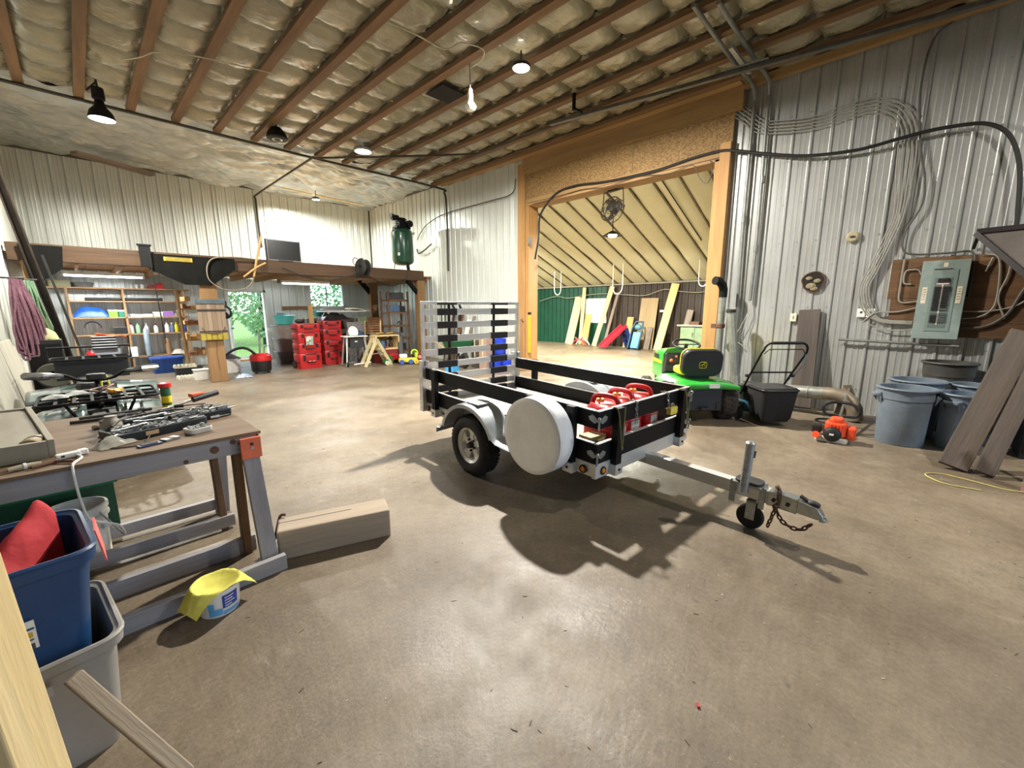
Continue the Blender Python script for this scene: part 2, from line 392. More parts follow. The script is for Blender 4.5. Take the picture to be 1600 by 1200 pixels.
for k in range(5):
    def fa(u, v, k=k):
        e = (1-abs(2*v-1)**4)
        return (u*L_, (v-.5)*.60, .05-.06*e+.02*NZ.noise(Vector((u*14, v*1.5, k*5)))-.008*(1 if int(u*6) % 2 else 0))
    pmes.append(MB().grid(40, 8, fa).mesh('insulation_strip', APAN, smooth=80))
for i in range(24):
    y = .75+.625*i
    obj('insulation_strip', pmes[i % 5], None, ca, loc=(7.6, y, za(7.6)), rot=(0, sl, 0))
    obj('seam_batten', MB().bx(0, L_, -.02, .02, -.0, .03), mat('stained_seam', '#8a8063', '#5f573f', rough=.8, scale=5), ca, loc=(7.6, y+.3125, za(7.6)), rot=(0, sl, 0))
struct('trim_3', MB().bx(XA-.09, XA-.03, .5, 15.4, 2.36, 2.42), mat('eave_trim', '#8f8a78', rough=.6), 'pale rail along the eave of the next bay')
# --- door and window in the back wall
WT = plain('white_trim', '#dcdcd6', .5)
dr = bpy.data.objects.new('door_1', None); COL.objects.link(dr); setp(dr, 'open doorway with white frame looking out on greenery', kind='structure')
for a in ((3.0, 3.07, 0, 2.07), (3.95, 4.02, 0, 2.07), (3.0, 4.02, 2.0, 2.07)): obj('door_frame', MB().bx(a[0], a[1], YB-.03, YB+.15, a[2], a[3]), WT, dr, bevel=.004)
obj('threshold', MB().bx(3.05, 3.97, YB-.02, YB+.16, 0, .05), PINE['x'], dr)
# the open door leaf swung inside against the wall, left of the opening
lf = obj('door_leaf', MB().box((0, -.42, 1.0), (.045, .84, 1.96)), WT, dr, loc=(3.04, YB-.02, .02), rot=(0, 0, R(-14)), bevel=.004)
obj('door_handle', MB().cyl((.02, -.78, .98), (.09, -.78, .98), .02).cyl((.07, -.78, .98), (.07, -.66, .98), .012), STEEL, lf, smooth=True)
wi = bpy.data.objects.new('window_1', None); COL.objects.link(wi); setp(wi, 'small sliding window above the stacked storage', kind='structure')
for a in ((5.25, 5.33, 1.55, 2.36), (6.38, 6.46, 1.55, 2.36), (5.25, 6.46, 2.30, 2.36), (5.25, 6.46, 1.55, 1.61)): obj('window_frame', MB().bx(a[0], a[1], YB-.03, YB+.12, a[2], a[3]), WT, wi, bevel=.003)
obj('mullion', MB().bx(5.845, 5.87, YB+.02, YB+.06, 1.6, 2.31), plain('grey_mullion', '#6e7474', .5), wi)
GLASS = plain('window_glass', '#dff0ee', .02, trans=1.0)
for a in ((5.33, 5.845), (5.87, 6.38)): obj('pane', MB().bx(a[0], a[1], YB+.035, YB+.041, 1.61, 2.30), GLASS, wi)
wi2 = bpy.data.objects.new('window_2', None); COL.objects.link(wi2); setp(wi2, 'square window in the green metal wall of the next bay', kind='structure')
PANEGLOW = plain('daylight_glow_pane', '#bfe6de', .3, emit=.5)  # emission stands in for daylight; the wall behind the pane is solid
obj('pane', MB().bx(XA-.045, XA-.03, 9.02, 9.92, .95, 1.83), PANEGLOW, wi2)
for a in ((8.97, 9.02, .9, 1.88), (9.92, 9.97, .9, 1.88), (9.0, 9.95, 1.83, 1.88), (9.0, 9.95, .9, .95)): obj('window_frame', MB().bx(XA-.06, XA-.02, a[0], a[1], a[2], a[3]), WT, wi2)
# --- outdoors behind the doorway
GRASS = mat('grass', '#5f8a3a', '#a3b85a', rough=.9, scale=14, bump=.6, bscale=60)
g = MB().grid(40, 30, lambda u, v: (-14+40*u, 14.4+30*v, -.12+1.6*max(0, v-.12)+.12*NZ.noise(Vector((u*20, v*20, 0)))))
o_ = obj('ground', g, GRASS, smooth=80); setp(o_, 'sunlit grass outside the open doorway', 'grass', kind='stuff')
struct('ground_yard', MB().bx(-6, 26, -26, -5.14, -.2, -.02).bx(7.7, 26, -5.14, .28, -.2, -.02), mat('gravel', '#8f897c', '#a8a294', rough=.95, scale=30), 'gravel yard outside the added side opening')
LEAF = [mat('leaf_a', '#7ba35e', '#b4d48e', rough=.6, scale=3, vary=.25), mat('leaf_b', '#93b878', '#cbe0b0', rough=.6, scale=3, vary=.25)]
BARK = mat('bark', '#4a3b2e', '#5d4d3f', rough=.9, scale=12)
for i, (x, y, h, rr) in enumerate(((3.9, 21.5, 4.2, 1.5), (5.6, 20.5, 3.4, 1.2), (6.3, 23.5, 6.2, 1.8), (2.3, 23.8, 6.0, 1.9), (8.2, 22.2, 5.2, 1.7), (10.4, 23.2, 6.6, 1.9), (9.6, 19.6, 3.0, 1.2))):
    t = thing('tree', ['leafy young tree filling the open doorway', 'low leafy bush at the right of the doorway view', 'tall leafy tree behind the bush outside', 'tall leafy tree at the left of the doorway view', 'leafy tree outside the small window, at its left', 'tall leafy tree outside the small window, at its right', 'low bush below the small window outside'][i], 'tree', (x, y, .25), 0, 'trees outside the back wall')
    lm = MB()
    for k in range(1500):
        a = random.uniform(0, 6.28); zz = random.uniform(.02, 1); rad = rr*math.sqrt(random.random())*math.sin(math.pi*min(1, .15+.85*(1-zz)))**.6
        c = Vector((rad*math.cos(a), rad*math.sin(a), zz*h)); q = Vector((random.gauss(0, 1), random.gauss(0, 1), random.gauss(0, 1))).normalized()
        e = q.orthogonal().normalized(); f = q.cross(e); s1 = random.uniform(.07, .14)
        lm.add([c+e*s1, c+f*s1*.5, c-e*s1, c-f*s1*.5], [(0, 1, 2, 3)])
    obj('foliage', lm, LEAF[i % 2], t); obj('trunk', MB().tube([(0, 0, -.3), (.05, 0, h*.4), (0, .04, h*.85)], [.09, .06, .02]), BARK, t, smooth=True)
# ------------------------------------------------------------------ lamps that light the place
def lamp(name, kind, loc, energy, col, size, parent=None, spread=None, rot=None):
    ld = bpy.data.lights.new(name, kind); ld.energy = energy; ld.color = col
    if kind == 'AREA': ld.shape = 'DISK'; ld.size = size; ld.spread = spread or math.pi
    elif kind == 'SPOT': ld.shadow_soft_size = size; ld.spot_size = spread; ld.spot_blend = .5
    else: ld.shadow_soft_size = size
    o = bpy.data.objects.new(name, ld); COL.objects.link(o); o.location = loc; o.parent = parent
    if rot: o.rotation_euler = rot
    return o
LENS = plain('lit_lens', '#fff6e0', .4, emit=40)
def highbay(label, loc, energy, col, r=.13, drop=.12, mat_l=LENS):
    t = thing('high_bay_lamp', label, 'lamp', loc, 0, 'round ceiling lamps')
    obj('housing', MB().lathe([(.03, .06), (r*.7, .055), (r, .03), (r*1.05, 0), (r*.93, -.008)], 28), DARK, t, smooth=True)
    obj('lens', MB().lathe([(.0, -.006), (r*.9, -.006), (r*.92, .0)], 28), mat_l, t)
    obj('stem', MB().cyl((0, 0, .05), (0, 0, drop), .012), DARK, t, smooth=True)
    if energy: lamp('lamp_light', 'AREA', (0, 0, -.02), energy, col, r*1.6, t, R(176))
    return t
highbay('blazing round lamp hanging above the trailer', (4.50, 4.15, 4.62), 520, (1, .955, .87), .12, .2)
highbay('glowing round lamp near the back wall ceiling', (5.16, 12.72, 4.58), 180, (.98, 1, .93), .10, .24)
# the lamp of the same kind beyond the right edge of the view
highbay('round ceiling lamp over the front of the workshop', (4.6, -2.2, 4.62), 90, (1, .96, .88), .09, .2)

# pendant dish lamp of the next bay
pl = thing('dish_lamp', 'dish-shaped lamp hanging under the sooty spot in the next bay', 'lamp', (10.2, 6.10, 3.40), 0)
obj('shade', MB().lathe([(.03, .12), (.06, .11), (.20, .03), (.26, 0), (.25, -.005)], 28), DARK, pl, smooth=True)
obj('bulb', MB().sphere((0, 0, .0), .09, 14, 10, (1.3, 1.3, .6)), plain('lit_bulb', '#f4ffe8', .4, emit=14), pl, smooth=True)
obj('cord', MB().cyl((0, 0, .11), (0, 0, .78), .012), DARK, pl, smooth=True)
lamp('lamp_light', 'AREA', (0, 0, -.07), 560, (1, .97, .80), .3, pl, R(178))
highbay('added round lamp brightening the next bay, unseen beyond the jamb', (10.5, 11.5, 3.7), 520, (1, .96, .80), .09, .2)  # unseen extra lamp, added to brighten the next bay
# ================================================================== UTILITY TRAILER
TL = Matrix.Translation((2.42, 1.55, 0)) @ Matrix.Rotation(R(-4.2), 4, 'Z') @ Matrix.Rotation(R(1.75), 4, 'X')
def TW(u, v, z): return TL @ Vector((u, v, z))
def text_mesh(txt, size, depth=.001, align='LEFT'):
    c = bpy.data.curves.new('lettering', 'FONT'); c.body = txt; c.size = size; c.extrude = depth; c.align_x = align
    o = bpy.data.objects.new('lettering', c); COL.objects.link(o)
    dg = bpy.context.evaluated_depsgraph_get(); me = bpy.data.meshes.new_from_object(o.evaluated_get(dg))
    bpy.data.objects.remove(o); bpy.data.curves.remove(c); return me
def text(txt, size, m, parent, M, depth=.001, align='LEFT'):
    me = text_mesh(txt, size, depth, align); me.materials.clear(); me.materials.append(m)
    o = bpy.data.objects.new('lettering', me); COL.objects.link(o); o.parent = parent; o.matrix_local = M; return o
def axes(o, x, y):   # matrix whose local X -> x, Y -> y
    x = Vector(x).normalized(); y = Vector(y).normalized(); z = x.cross(y)
    M = Matrix((x, y, z)).transposed().to_4x4(); M.translation = Vector(o); return M
tr = thing('utility_trailer', 'black and aluminium utility trailer with upright slatted ramp', 'trailer', (2.42, 1.55, 0), rot=(R(1.75), 0, R(-4.2)))
W, LN = 1.37, 2.30
ALUR = mat('ribbed_aluminium', '#d9dad8', '#c4c6c5', rough=.35, metal=.45, scale=60, stretch=(.02, .02, 1), contrast=.3)
DECKM = mat('worn_plywood_deck', '#8c8880', '#a7a298', rough=.7, scale=7, stretch=(1, .3, 1), bump=.2)
TAPE = mat('grip_tape', '#1b1a1c', '#29282a', rough=.85, scale=90)
for a in ((0, .05, 0, LN), (W-.05, W, 0, LN), (.05, W-.05, 0, .05), (.05, W-.05, LN-.05, LN)):
    obj('frame_rail', MB().bx(a[0], a[1], a[2], a[3], .30, .40), ALUR, tr, bevel=.003)
for v in (.6, 1.15, 1.7): obj('cross_member', MB().bx(.05, W-.05, v-.03, v+.03, .31, .39), ALU, tr)
for k in range(4): obj('deck_board', MB().bx(.05+k*.3175, .05+(k+1)*.3175-.004, .02, LN-.02, .40, .42), DECKM, tr)
def side(u, sgn):
    for z0, z1 in ((.405, .55), (.665, .79)):
        b = obj('side_board', MB().bx(min(u, u+sgn*.03), max(u, u+sgn*.03), 0, LN, z0, z1), BLKMET, tr, bevel=.002)
        obj('edge_trim', MB().bx(min(u+sgn*.002, u+sgn*.028), max(u+sgn*.002, u+sgn*.028), 0.01, LN-.01, z1, z1+.006), ALU, b)
    for v in ((.19, .62, 2.07) if u == 0 else (.19, 2.0)):
        x = u-sgn*.028
        p = obj('stake_post', MB().bx(x-.026, x+.026, v-.035, v+.035, .36, .80), BLKMET, tr, bevel=.003)
        q = obj('stake_pocket', MB().bx(x-.03, x+.03, v-.045, v+.045, .295, .375), ALU, p, bevel=.003)
        obj('bolt', MB().cyl((x-sgn*.03, v, .335), (x-sgn*.036, v, .335), .011, n=8), DARK, p)
side(0, 1); side(W, -1)
for z0, z1 in ((.405, .55), (.665, .79)):
    b = obj('front_board', MB().bx(.0, W, -.03, 0.0, z0, z1), BLKMET, tr, bevel=.002)
    obj('edge_trim', MB().bx(.01, W-.01, -.028, -.002, z1, z1+.006), ALU, b)
for u in (.20, W-.20):
    p = obj('stake_post', MB().bx(u-.035, u+.035, -.082, -.03, .36, .80), BLKMET, tr, bevel=.003)
    obj('stake_pocket', MB().bx(u-.045, u+.045, -.09, -.03, .295, .375), ALU, p, bevel=.003)
    obj('bolt', MB().cyl((u, -.09, .335), (u, -.096, .335), .011, n=8), DARK, p)
# frame extension under the front board and corner
obj('front_rail', MB().bx(-.01, W+.01, -.035, 0, .295, .405), ALUR, tr, bevel=.003)
# corner latches: two winged plates and a pin, four of them
def latch(u, z, sg):
    mbx = MB()
    wing = [(0, -.012), (.03, -.03), (.075, -.012), (.085, .012), (.05, .03), (.02, .012)]
    for P in (wing,):
        mbx.prism([(sg*x, y) for x, y in P], .006, axes((u, -.038, z), (1, 0, 0), (0, 0, 1)) if True else None)
        mbx.prism([(x, y) for x, y in P], .006, axes((u-sg*.004, 0, z), (0, 1, 0), (0, 0, 1)) @ Matrix.Translation((-.03, 0, -.003)))
    mbx.cyl((u-sg*.008, -.04, z-.075), (u-sg*.008, -.04, z+.02), .007, n=8)
    mbx.sphere((u-sg*.008, -.042, z+.01), .014, 8, 6)
    obj('corner_latch', mbx, GALV, tr)
for z in (.735, .475): latch(0, z, 1); latch(W, z, -1)
AMB = plain('amber_lens', '#e0820f', .25); AMBR = plain('amber_rim', '#141110', .5)
def marker(c, n, m=AMB):
    c = Vector(c); n = Vector(n); M = axes(c, n.orthogonal(), n.cross(n.orthogonal()))
    p = obj('marker_light', MB().lathe([(.0, .014), (.016, .012), (.022, .004)], 16, c, M.to_3x3()), m, tr, smooth=True)
    obj('grommet', MB().lathe([(.022, .002), (.023, .009), (.030, .009), (.032, 0)], 16, c, M.to_3x3()), AMBR, p, smooth=True)
marker((-.012, .075, .345), (-1, 0, 0)); marker((.075, -.036, .345), (0, -1, 0)); marker((W-.075, -.036, .345), (0, -1, 0))
RLENS = plain('red_lens', '#8d0d10', .25); marker((-.012, LN-.06, .345), (-1, 0, 0), RLENS)
text('TWI', .055, plain('black_ink', '#101010', .6), tr, axes((-.003, 2.0, .325), (0, -1, 0), (0, 0, 1)))
# rear corner posts of the ramp
for u in (-.045, W-.045):
    obj('rear_post', MB().bx(u, u+.09, LN+.0, LN+.07, .30, .87), ALU, tr, bevel=.004)
    obj('latch_pin', MB().cyl((u+.045, LN-.02, .84), (u+.045, LN+.09, .84), .01, n=8).box((u+.045, LN-.015, .84), (.03, .02, .05)), GALV, tr)
# ramp
rp = obj('ramp', MB().bx(-.02, .012, LN+.015, LN+.05, .42, 1.49).bx(W-.012, W+.02, LN+.015, LN+.05, .42, 1.49).bx(-.02, W+.02, LN+.012, LN+.053, 1.475, 1.51), ALU, tr, bevel=.003)
zs = [1.395, 1.25, 1.10, .95, .805, .66, .525]
for z in zs+[.43]:
    obj('slat', MB().bx(.012, W-.012, LN+.012, LN+.052, z-.034, z+.034), ALUR, rp, bevel=.003)
    for a, b_ in ((.17, .43), (.93, 1.20)): obj('grip_strip', MB().bx(a, b_, LN+.006, LN+.058, z-.036, z+.036), TAPE, rp)
for a, b_ in ((.17, .43), (.93, 1.20)): obj('grip_strip', MB().bx(a, b_, LN+.010, LN+.055, 1.473, 1.495), TAPE, rp)
for u in (.355, 1.015): obj('brace', MB().bx(u-.012, u+.012, LN+.055, LN+.075, .40, 1.48), BLKMET, rp)
# wheels and fenders
WR = mat('white_wheel', '#efefec', '#e0e0dc', rough=.35, scale=10)
FEN = mat('silver_fender', '#a9b0b6', '#9aa1a8', rough=.35, metal=.35, scale=8)
def wheel_mesh():
    prof = [(.165, -.075), (.18, -.088), (.215, -.095), (.250, -.085), (.272, -.060), (.276, -.03), (.276, .03), (.272, .060), (.250, .085), (.215, .095), (.18, .088), (.165, .075)]
    t = MB().lathe(prof, 40)
    for k in range(44):
        a = 2*math.pi*k/44
        for zz in (-.055, -.02, .02, .055):
            m = t.mark(); t.box((.277, 0, zz), (.010, .022, .024)); t.xf(Matrix.Rotation(a+(.07 if abs(zz) < .03 else 0), 4, 'Z'), m)
    rim = MB().lathe([(.172, .08), (.178, .083), (.172, .072), (.150, .050), (.146, .015)], 40)
    rim.lathe([(.165, -.075), (.15, -.04), (.146, .015)], 40)
    for k in range(5):   # spokes with gaps
        a = 2*math.pi*k/5
        m = rim.mark()
        rim.prism([(.045, -.03), (.10, -.026), (.148, -.062), (.148, .062), (.10, .026), (.045, .03)], .012, Matrix.Translation((0, 0, .022))); rim.xf(Matrix.Rotation(a, 4, 'Z'), m)
    rim.lathe([(.0, .034), (.05, .034), (.062, .022), (.062, .01)], 20)
    hub = MB().lathe([(0, .085), (.026, .08), (.03, .05), (.034, .034)], 16)
    for k in range(5):
        a = 2*math.pi*(k+.5)/5; hub.cyl((.052*math.cos(a), .052*math.sin(a), .03), (.052*math.cos(a), .052*math.sin(a), .055), .011, n=6)
    return t.mesh('tyre', RUBBER, 38), rim.mesh('rim', WR, 38), hub.mesh('hub', DARK, 38)
wm = wheel_mesh()
for u, sg in ((-.125, -1), (W+.125, 1)):
    rt = (0, R(-90) if sg < 0 else R(90), 0)
    ty = obj('tyre', wm[0], None, tr, loc=(u, 1.235, .276-.0377), rot=rt)
    rm = obj('rim', wm[1], None, tr, loc=(u, 1.235, .276-.0377), rot=rt); obj('hub', wm[2], None, rm)
    f = MB(); n = 22; u0, u1 = (-.245, -.005) if sg < 0 else (W+.005, W+.245)
    path = [(.70, .30), (.70, .345), (.78, .355), (.80, .36)]
    path = [(.52, .335), (.52, .375), (.80, .385)] + [(1.22-.40*math.cos(R(a)), .27+.355*math.sin(R(a))) for a in range(22, 168, 8)] + [(1.645, .325), (1.70, .32), (1.705, .27)]
    ou = u0 if sg < 0 else u1; inn = u1 if sg < 0 else u0
    rings = []
    for p in path: rings.append([(ou-sg*.02 if False else ou, p[0], p[1]-.012), (ou-sg*.03, p[0], p[1]+.004), (inn, p[0], p[1]+.012), (inn, p[0], p[1])])
    loft(f, rings)
    # outer skirt along the arc
    sk = path[3:-3]
    for i in range(len(sk)-1):
        a, b_ = sk[i], sk[i+1]
        f.add([(ou, a[0], a[1]), (ou, b_[0], b_[1]), (ou, 1.22+(b_[0]-1.22)*.91, .27+(b_[1]-.27)*.91), (ou, 1.22+(a[0]-1.22)*.91, .27+(a[1]-.27)*.91)], [(0, 1, 2, 3)])
    # inner wall
        f.add([(inn, a[0], a[1]), (inn, b_[0], b_[1]), (inn, b_[0], .36), (inn, a[0], .36)], [(0, 1, 2, 3)])
    fo = obj('fender', f, FEN, tr, smooth=45)
    obj('tread_pad', MB().box((ou-sg*.12, 1.19, .637), (.13, .17, .008)), mat('worn_pad', '#83878a', '#6f7376', rough=.6, scale=30), fo)
obj('axle', MB().bx(-.03, W+.03, 1.21, 1.26, .22, .27), DARK, tr)
# tongue, coupler, jack
TG = .70
obj('tongue_beam', MB().bx(TG-.04, TG+.04, -.96, .55, .245, .335), ALUR, tr, bevel=.004)
obj('label_sticker', MB().box((TG, -.14, .337), (.06, .05, .003)), WHITE, tr)
ZNC = mat('zinc_plate', '#b7bcb9', '#9ea4a0', rough=.28, metal=.85, scale=20)
cp = MB().bx(TG-.044, TG+.044, -1.10, -.93, .24, .338)
loft(cp, [[(TG-.044, -1.10, .25), (TG+.044, -1.10, .25), (TG+.044, -1.10, .335), (TG-.044, -1.10, .335)], [(TG-.036, -1.20, .245), (TG+.036, -1.20, .245), (TG+.03, -1.20, .315), (TG-.03, -1.20, .315)], [(TG-.030, -1.235, .245), (TG+.030, -1.235, .245), (TG+.022, -1.235, .27), (TG-.022, -1.235, .27)]])
cpo = obj('coupler', cp, ZNC, tr, bevel=.004)
for v_ in (-.97, -1.05): obj('bolt', MB().cyl((TG-.052, v_, .288), (TG-.046, v_, .288), .013, n=8), DARK, cpo)
obj('latch_lever', MB().bar((TG, -1.10, .355), (TG, -1.20, .31), .03, .012).sphere((TG, -1.17, .325), .028, 10, 8, (1, 1.5, .8)), DARK, cpo, smooth=True)
obj('coupler_lip', MB().tube(arc((TG, -1.22, .245), .034, 180, 360, 8, (1, 0, 0), (0, 1, 0)), .008, 6), ZNC, cpo, smooth=True)
jk = obj('jack_post', MB().cyl((TG-.09, -.80, .30), (TG-.075, -.80, .635), .028, n=14).lathe([(0, .655), (.02, .652), (.031, .64), (.031, .625)], 14, (TG-.075, -.80, 0)), GALV, tr, smooth=True)
obj('jack_crank', MB().cyl((TG-.05, -.80, .52), (TG-.0, -.80, .535), .012).cyl((TG, -.80, .52), (TG+.01, -.80, .565), .016), BLACK, jk, smooth=True)
obj('jack_bracket', MB().bx(TG-.085, TG+.06, -.90, -.72, .336, .352).bx(TG-.056, TG-.044, -.74, -.70, .19, .35).bx(TG-.056, TG-.044, -.92, -.885, .20, .35).bx(TG+.044, TG+.054, -.90, -.72, .25, .35), GALV, jk, bevel=.002)
obj('winch_plate', MB().prism(rrect(.13, .17, .05), .018, Matrix.Translation((TG-.02, -.81, .352))), DARK, jk, bevel=.003)
jw = MB().lathe([(.03, -.024), (.078, -.024), (.086, -.012), (.086, .012), (.078, .024), (.03, .024)], 24, (0, 0, 0), Matrix.Rotation(R(90), 3, 'Y'), cap=True)
jwo = obj('jack_wheel', jw, RUBBER, tr, smooth=True, loc=(TG-.02, -.84, .112))
obj('wheel_fork', MB().bx(TG-.055, TG-.048, -.875, -.815, .10, .24).bx(TG+.01, TG+.017, -.875, -.815, .10, .24).bx(TG-.055, TG+.017, -.875, -.815, .225, .24), GALV, tr, bevel=.002)
def chain_links(pts, lr, wr, m, parent, name='chain'):
    mbx = MB()
    P = [Vector(p) for p in pts]; d = [0]
    for i in range(1, len(P)): d.append(d[-1]+(P[i]-P[i-1]).length)
    nl = max(2, int(d[-1]/(lr*1.45)))
    for k in range(nl):
        s = (k+.5)/nl*d[-1]; i = max(j for j in range(len(d)) if d[j] <= s); i = min(i, len(P)-2)
        c = P[i].lerp(P[i+1], (s-d[i])/max(1e-6, d[i+1]-d[i])); t = (P[i+1]-P[i]).normalized()
        o1 = t.orthogonal().normalized(); o2 = t.cross(o1); ax = o1 if k % 2 else o2
        loop = [c+t*lr*.95*math.cos(a)+ax*lr*.5*math.sin(a) for a in [2*math.pi*j/10 for j in range(10)]]
        mbx.tube(loop, wr, 5, closed=True)
    return obj(name, mbx, m, parent, smooth=True)
sp_ = smoothpath([(TG-.05, -1.0, .35), (TG-.07, -.99, .24), (TG-.065, -.97, .14), (TG-.06, -.96, .10)], 5); chain_links(sp_, .021, .0055, RUST, tr, 'safety_chain')
chain_links(smoothpath([(TG-.06, -.98, .26), (TG-.06, -1.04, .17), (TG-.06, -1.13, .155), (TG-.055, -1.19, .215)], 6), .021, .0055, RUST, tr, 'safety_chain')
chain_links(smoothpath([(TG+.05, -.98, .30), (TG+.02, -.96, .36), (TG-.03, -.99, .365), (TG-.058, -1.0, .30)], 6), .021, .0055, RUST, tr, 'safety_chain')
# spare wheel in its white cover
sw = thing('spare_wheel', 'spare wheel in a white cover on the trailer side', 'spare wheel', TW(-.16, .40, .555), rot=(R(1.75), R(-90), R(-4.2)))
COVER = mat('white_vinyl', '#efefed', '#e2e2e1', rough=.42, scale=5, bump=.25, bscale=6)
def cov(u, v):
    prof = [(.0, .083), (.10, .086), (.20, .089), (.262, .088), (.283, .078), (.291, .055), (.293, 0), (.29, -.06), (.275, -.085), (.262, -.092)]
    s = v*(len(prof)-1); i = min(int(s), len(prof)-2); t = s-i
    r = prof[i][0]*(1-t)+prof[i+1][0]*t; z = prof[i][1]*(1-t)+prof[i+1][1]*t
    a = 2*math.pi*u; wv = .004*NZ.noise(Vector((math.cos(a)*3, math.sin(a)*3, v*6)))*(1 if r > .2 else .3)
    return ((r+wv)*math.cos(a), (r+wv)*math.sin(a), z+wv*.7)
obj('cover', MB().grid(64, 36, cov, True), COVER, sw, smooth=60)
obj('piping', MB().tube([(.286*math.cos(2*math.pi*k/64), .286*math.sin(2*math.pi*k/64), .077) for k in range(64)], .0035, 5, closed=True), WHITE, sw, smooth=True)
obj('tyre', MB().lathe([(.16, -.08), (.25, -.08), (.262, -.06), (.262, .0)], 32), RUBBER, sw, smooth=True)
obj('mount', MB().cyl((0, 0, -.16), (0, 0, -.06), .03).box((0, 0, -.11), (.20, .03, .03)), DARK, sw)
# gas cans
GASR = mat('gas_can_red', '#b51a20', '#c8262a', rough=.38, scale=5)
YSP = plain('yellow_spout', '#d8b23a', .5)
lab = ['red plastic gas can nearest the corner latch in the trailer', 'red plastic gas can in the middle of the row in the trailer', 'red plastic gas can farthest from the spare wheel in the trailer']
for i, (u, v) in enumerate(((.36, .16), (.63, .20), (.90, .20))):
    t = thing('gas_can', lab[i], 'gas can', TW(u, v, .424), R(-4.2)+R((4, -3, 5)[i]), 'gas cans in the trailer')
    b = MB(); poly = rrect(.24, .29, .05)
    loft(b, [ring2(poly, 0, .93), ring2(poly, .02, 1), ring2(poly, .25, 1), ring2(poly, .30, .9), ring2(poly, .335, .62, 0, .02)])
    bo = obj('body', b, GASR, t, smooth=40)
    for z in (.09, .17): obj('rib', MB().tube(ring2(poly, z, 1.005), .006, 5, closed=True), GASR, bo, smooth=True)
    obj('handle', MB().tube(smoothpath([(0, .13, .29), (0, .11, .37), (0, .05, .395), (0, -.05, .395), (0, -.10, .37), (0, -.12, .29)], 5), .021, 8), GASR, t, smooth=True)
    obj('cap', MB().lathe([(.034, .30), (.034, .345), (.03, .352), (0, .352)], 16, (.06, .09, 0)), YSP, t, smooth=True)
    obj('spout', MB().tube([(.06, .09, .35), (.06, .10, .38), (.07, .02, .375)], [.014, .012, .008], 8), YSP, t, smooth=True)
    obj('label_plate', MB().box((0, -.147, .13), (.11, .003, .10)), plain('gas_label', '#c7c3b4', .6), t)
# lumber offcuts in the corner of the trailer
for i, (u, v, z, lx, ly, lz, r) in enumerate(((.16, .12, .424, .20, .12, .075, 8), (.17, .14, .500, .17, .12, .055, -6), (.13, .30, .424, .16, .10, .06, 20))):
    one('wood_block', MB().box((0, 0, lz/2), (lx, ly, lz)), PALE['x'], ['pale wood offcut lying flat in the trailer corner', 'pale wood offcut on top of another in the trailer corner', 'pale wood offcut turned aslant in the trailer corner'][i], 'wood block', TW(u, v, z), R(-4.2+r), 'wood offcuts in the trailer', bevel=.003)
# chains, lock, bungee cords at the front board
ch = thing('door_chain', 'silver chain draped over the front board of the trailer', 'chain', TW(.45, -.04, .79), R(-4.2))
chain_links([(0, .06, .012), (0, .03, .016), (0, -.005, .008), (0, -.008, -.06), (0, -.008, -.16)], .017, .003, STEEL, ch)
ch = thing('door_chain', 'silver chain holding the yellow padlock on the trailer', 'chain', TW(.93, -.04, .79), R(-4.2))
chain_links([(0, .06, .012), (0, .03, .016), (0, -.005, .008), (0, -.008, -.05), (.02, -.008, -.10)], .017, .003, STEEL, ch)
lk = thing('padlock', 'chunky yellow padlock hanging on a chain at the trailer front', 'padlock', TW(.99, -.062, .615), R(-4.2))
obj('body', MB().prism(rrect(.12, .065, .015), .04, Matrix.Translation((0, 0, 0)) @ Matrix.Rotation(R(90), 4, 'X') @ Matrix.Translation((0, .03, -.02))), mat('pale_yellow', '#d8c95a', '#c4b44a', rough=.5, scale=9), lk, bevel=.004)
obj('shackle', MB().tube(arc((0, 0, .06), .028, 0, 180, 8), .007, 6), STEEL, lk, smooth=True)
BUN = mat('bungee', '#8f8a4a', '#6d6a3a', rough=.7, scale=60)
for i, (u, l) in enumerate(((.16, 'bungee cord looped over the front board beside the corner latch'), (1.16, 'bungee cord looped over the front board beside the padlock'))):
    t = thing('bungee_cord', l, 'cord', TW(u, -.1, .805), R(-4.2))
    obj('cord', MB().tube(smoothpath([(-.05, .08, .005), (-.045, .0, .004), (-.01, -.006, -.14), (.012, -.008, -.29), (.02, -.008, -.29), (.035, -.006, -.16), (.05, .0, .002)], 5), .004, 6), BUN, t, smooth=True)
    obj('hook', MB().tube([(.008, -.009, -.28), (.016, -.011, -.30), (.024, -.009, -.285)], .004, 6), STEEL, t, smooth=True)
# ================================================================== RIGHT SIDE: MACHINES, BINS, BOARDS
GRN = mat('tractor_green', '#2f9a34', '#268a2c', rough=.3, scale=6, coat=.4)
YEL = mat('tractor_yellow', '#e3cf1f', '#d8c21a', rough=.4, scale=6)
MUD = mat('muddy_rubber', '#4c4238', '#2b2622', rough=.9, scale=14)
tt = thing('lawn_tractor', 'green lawn tractor with yellow and black seat, seen from behind', 'lawn tractor', (5.78, 2.06, 0), R(42))
def tyre(r, wd, n=30, lug=24, rimr=.5):
    t = MB().lathe([(r*rimr, -wd*.42), (r*.86, -wd*.5), (r*.97, -wd*.40), (r, -wd*.2), (r, wd*.2), (r*.97, wd*.40), (r*.86, wd*.5), (r*rimr, wd*.42)], n)
    for k in range(lug):
        for sg in (-1, 1):
            m = t.mark(); t.box((r*1.0, 0, sg*wd*.2), (r*.07, r*.12, wd*.3)); t.xf(Matrix.Rotation(2*math.pi*(k+.25*sg)/lug, 4, 'Z'), m)
    return t.mesh('tyre', MUD, 40)
ta, tb = tyre(.25, .22), tyre(.19, .15)
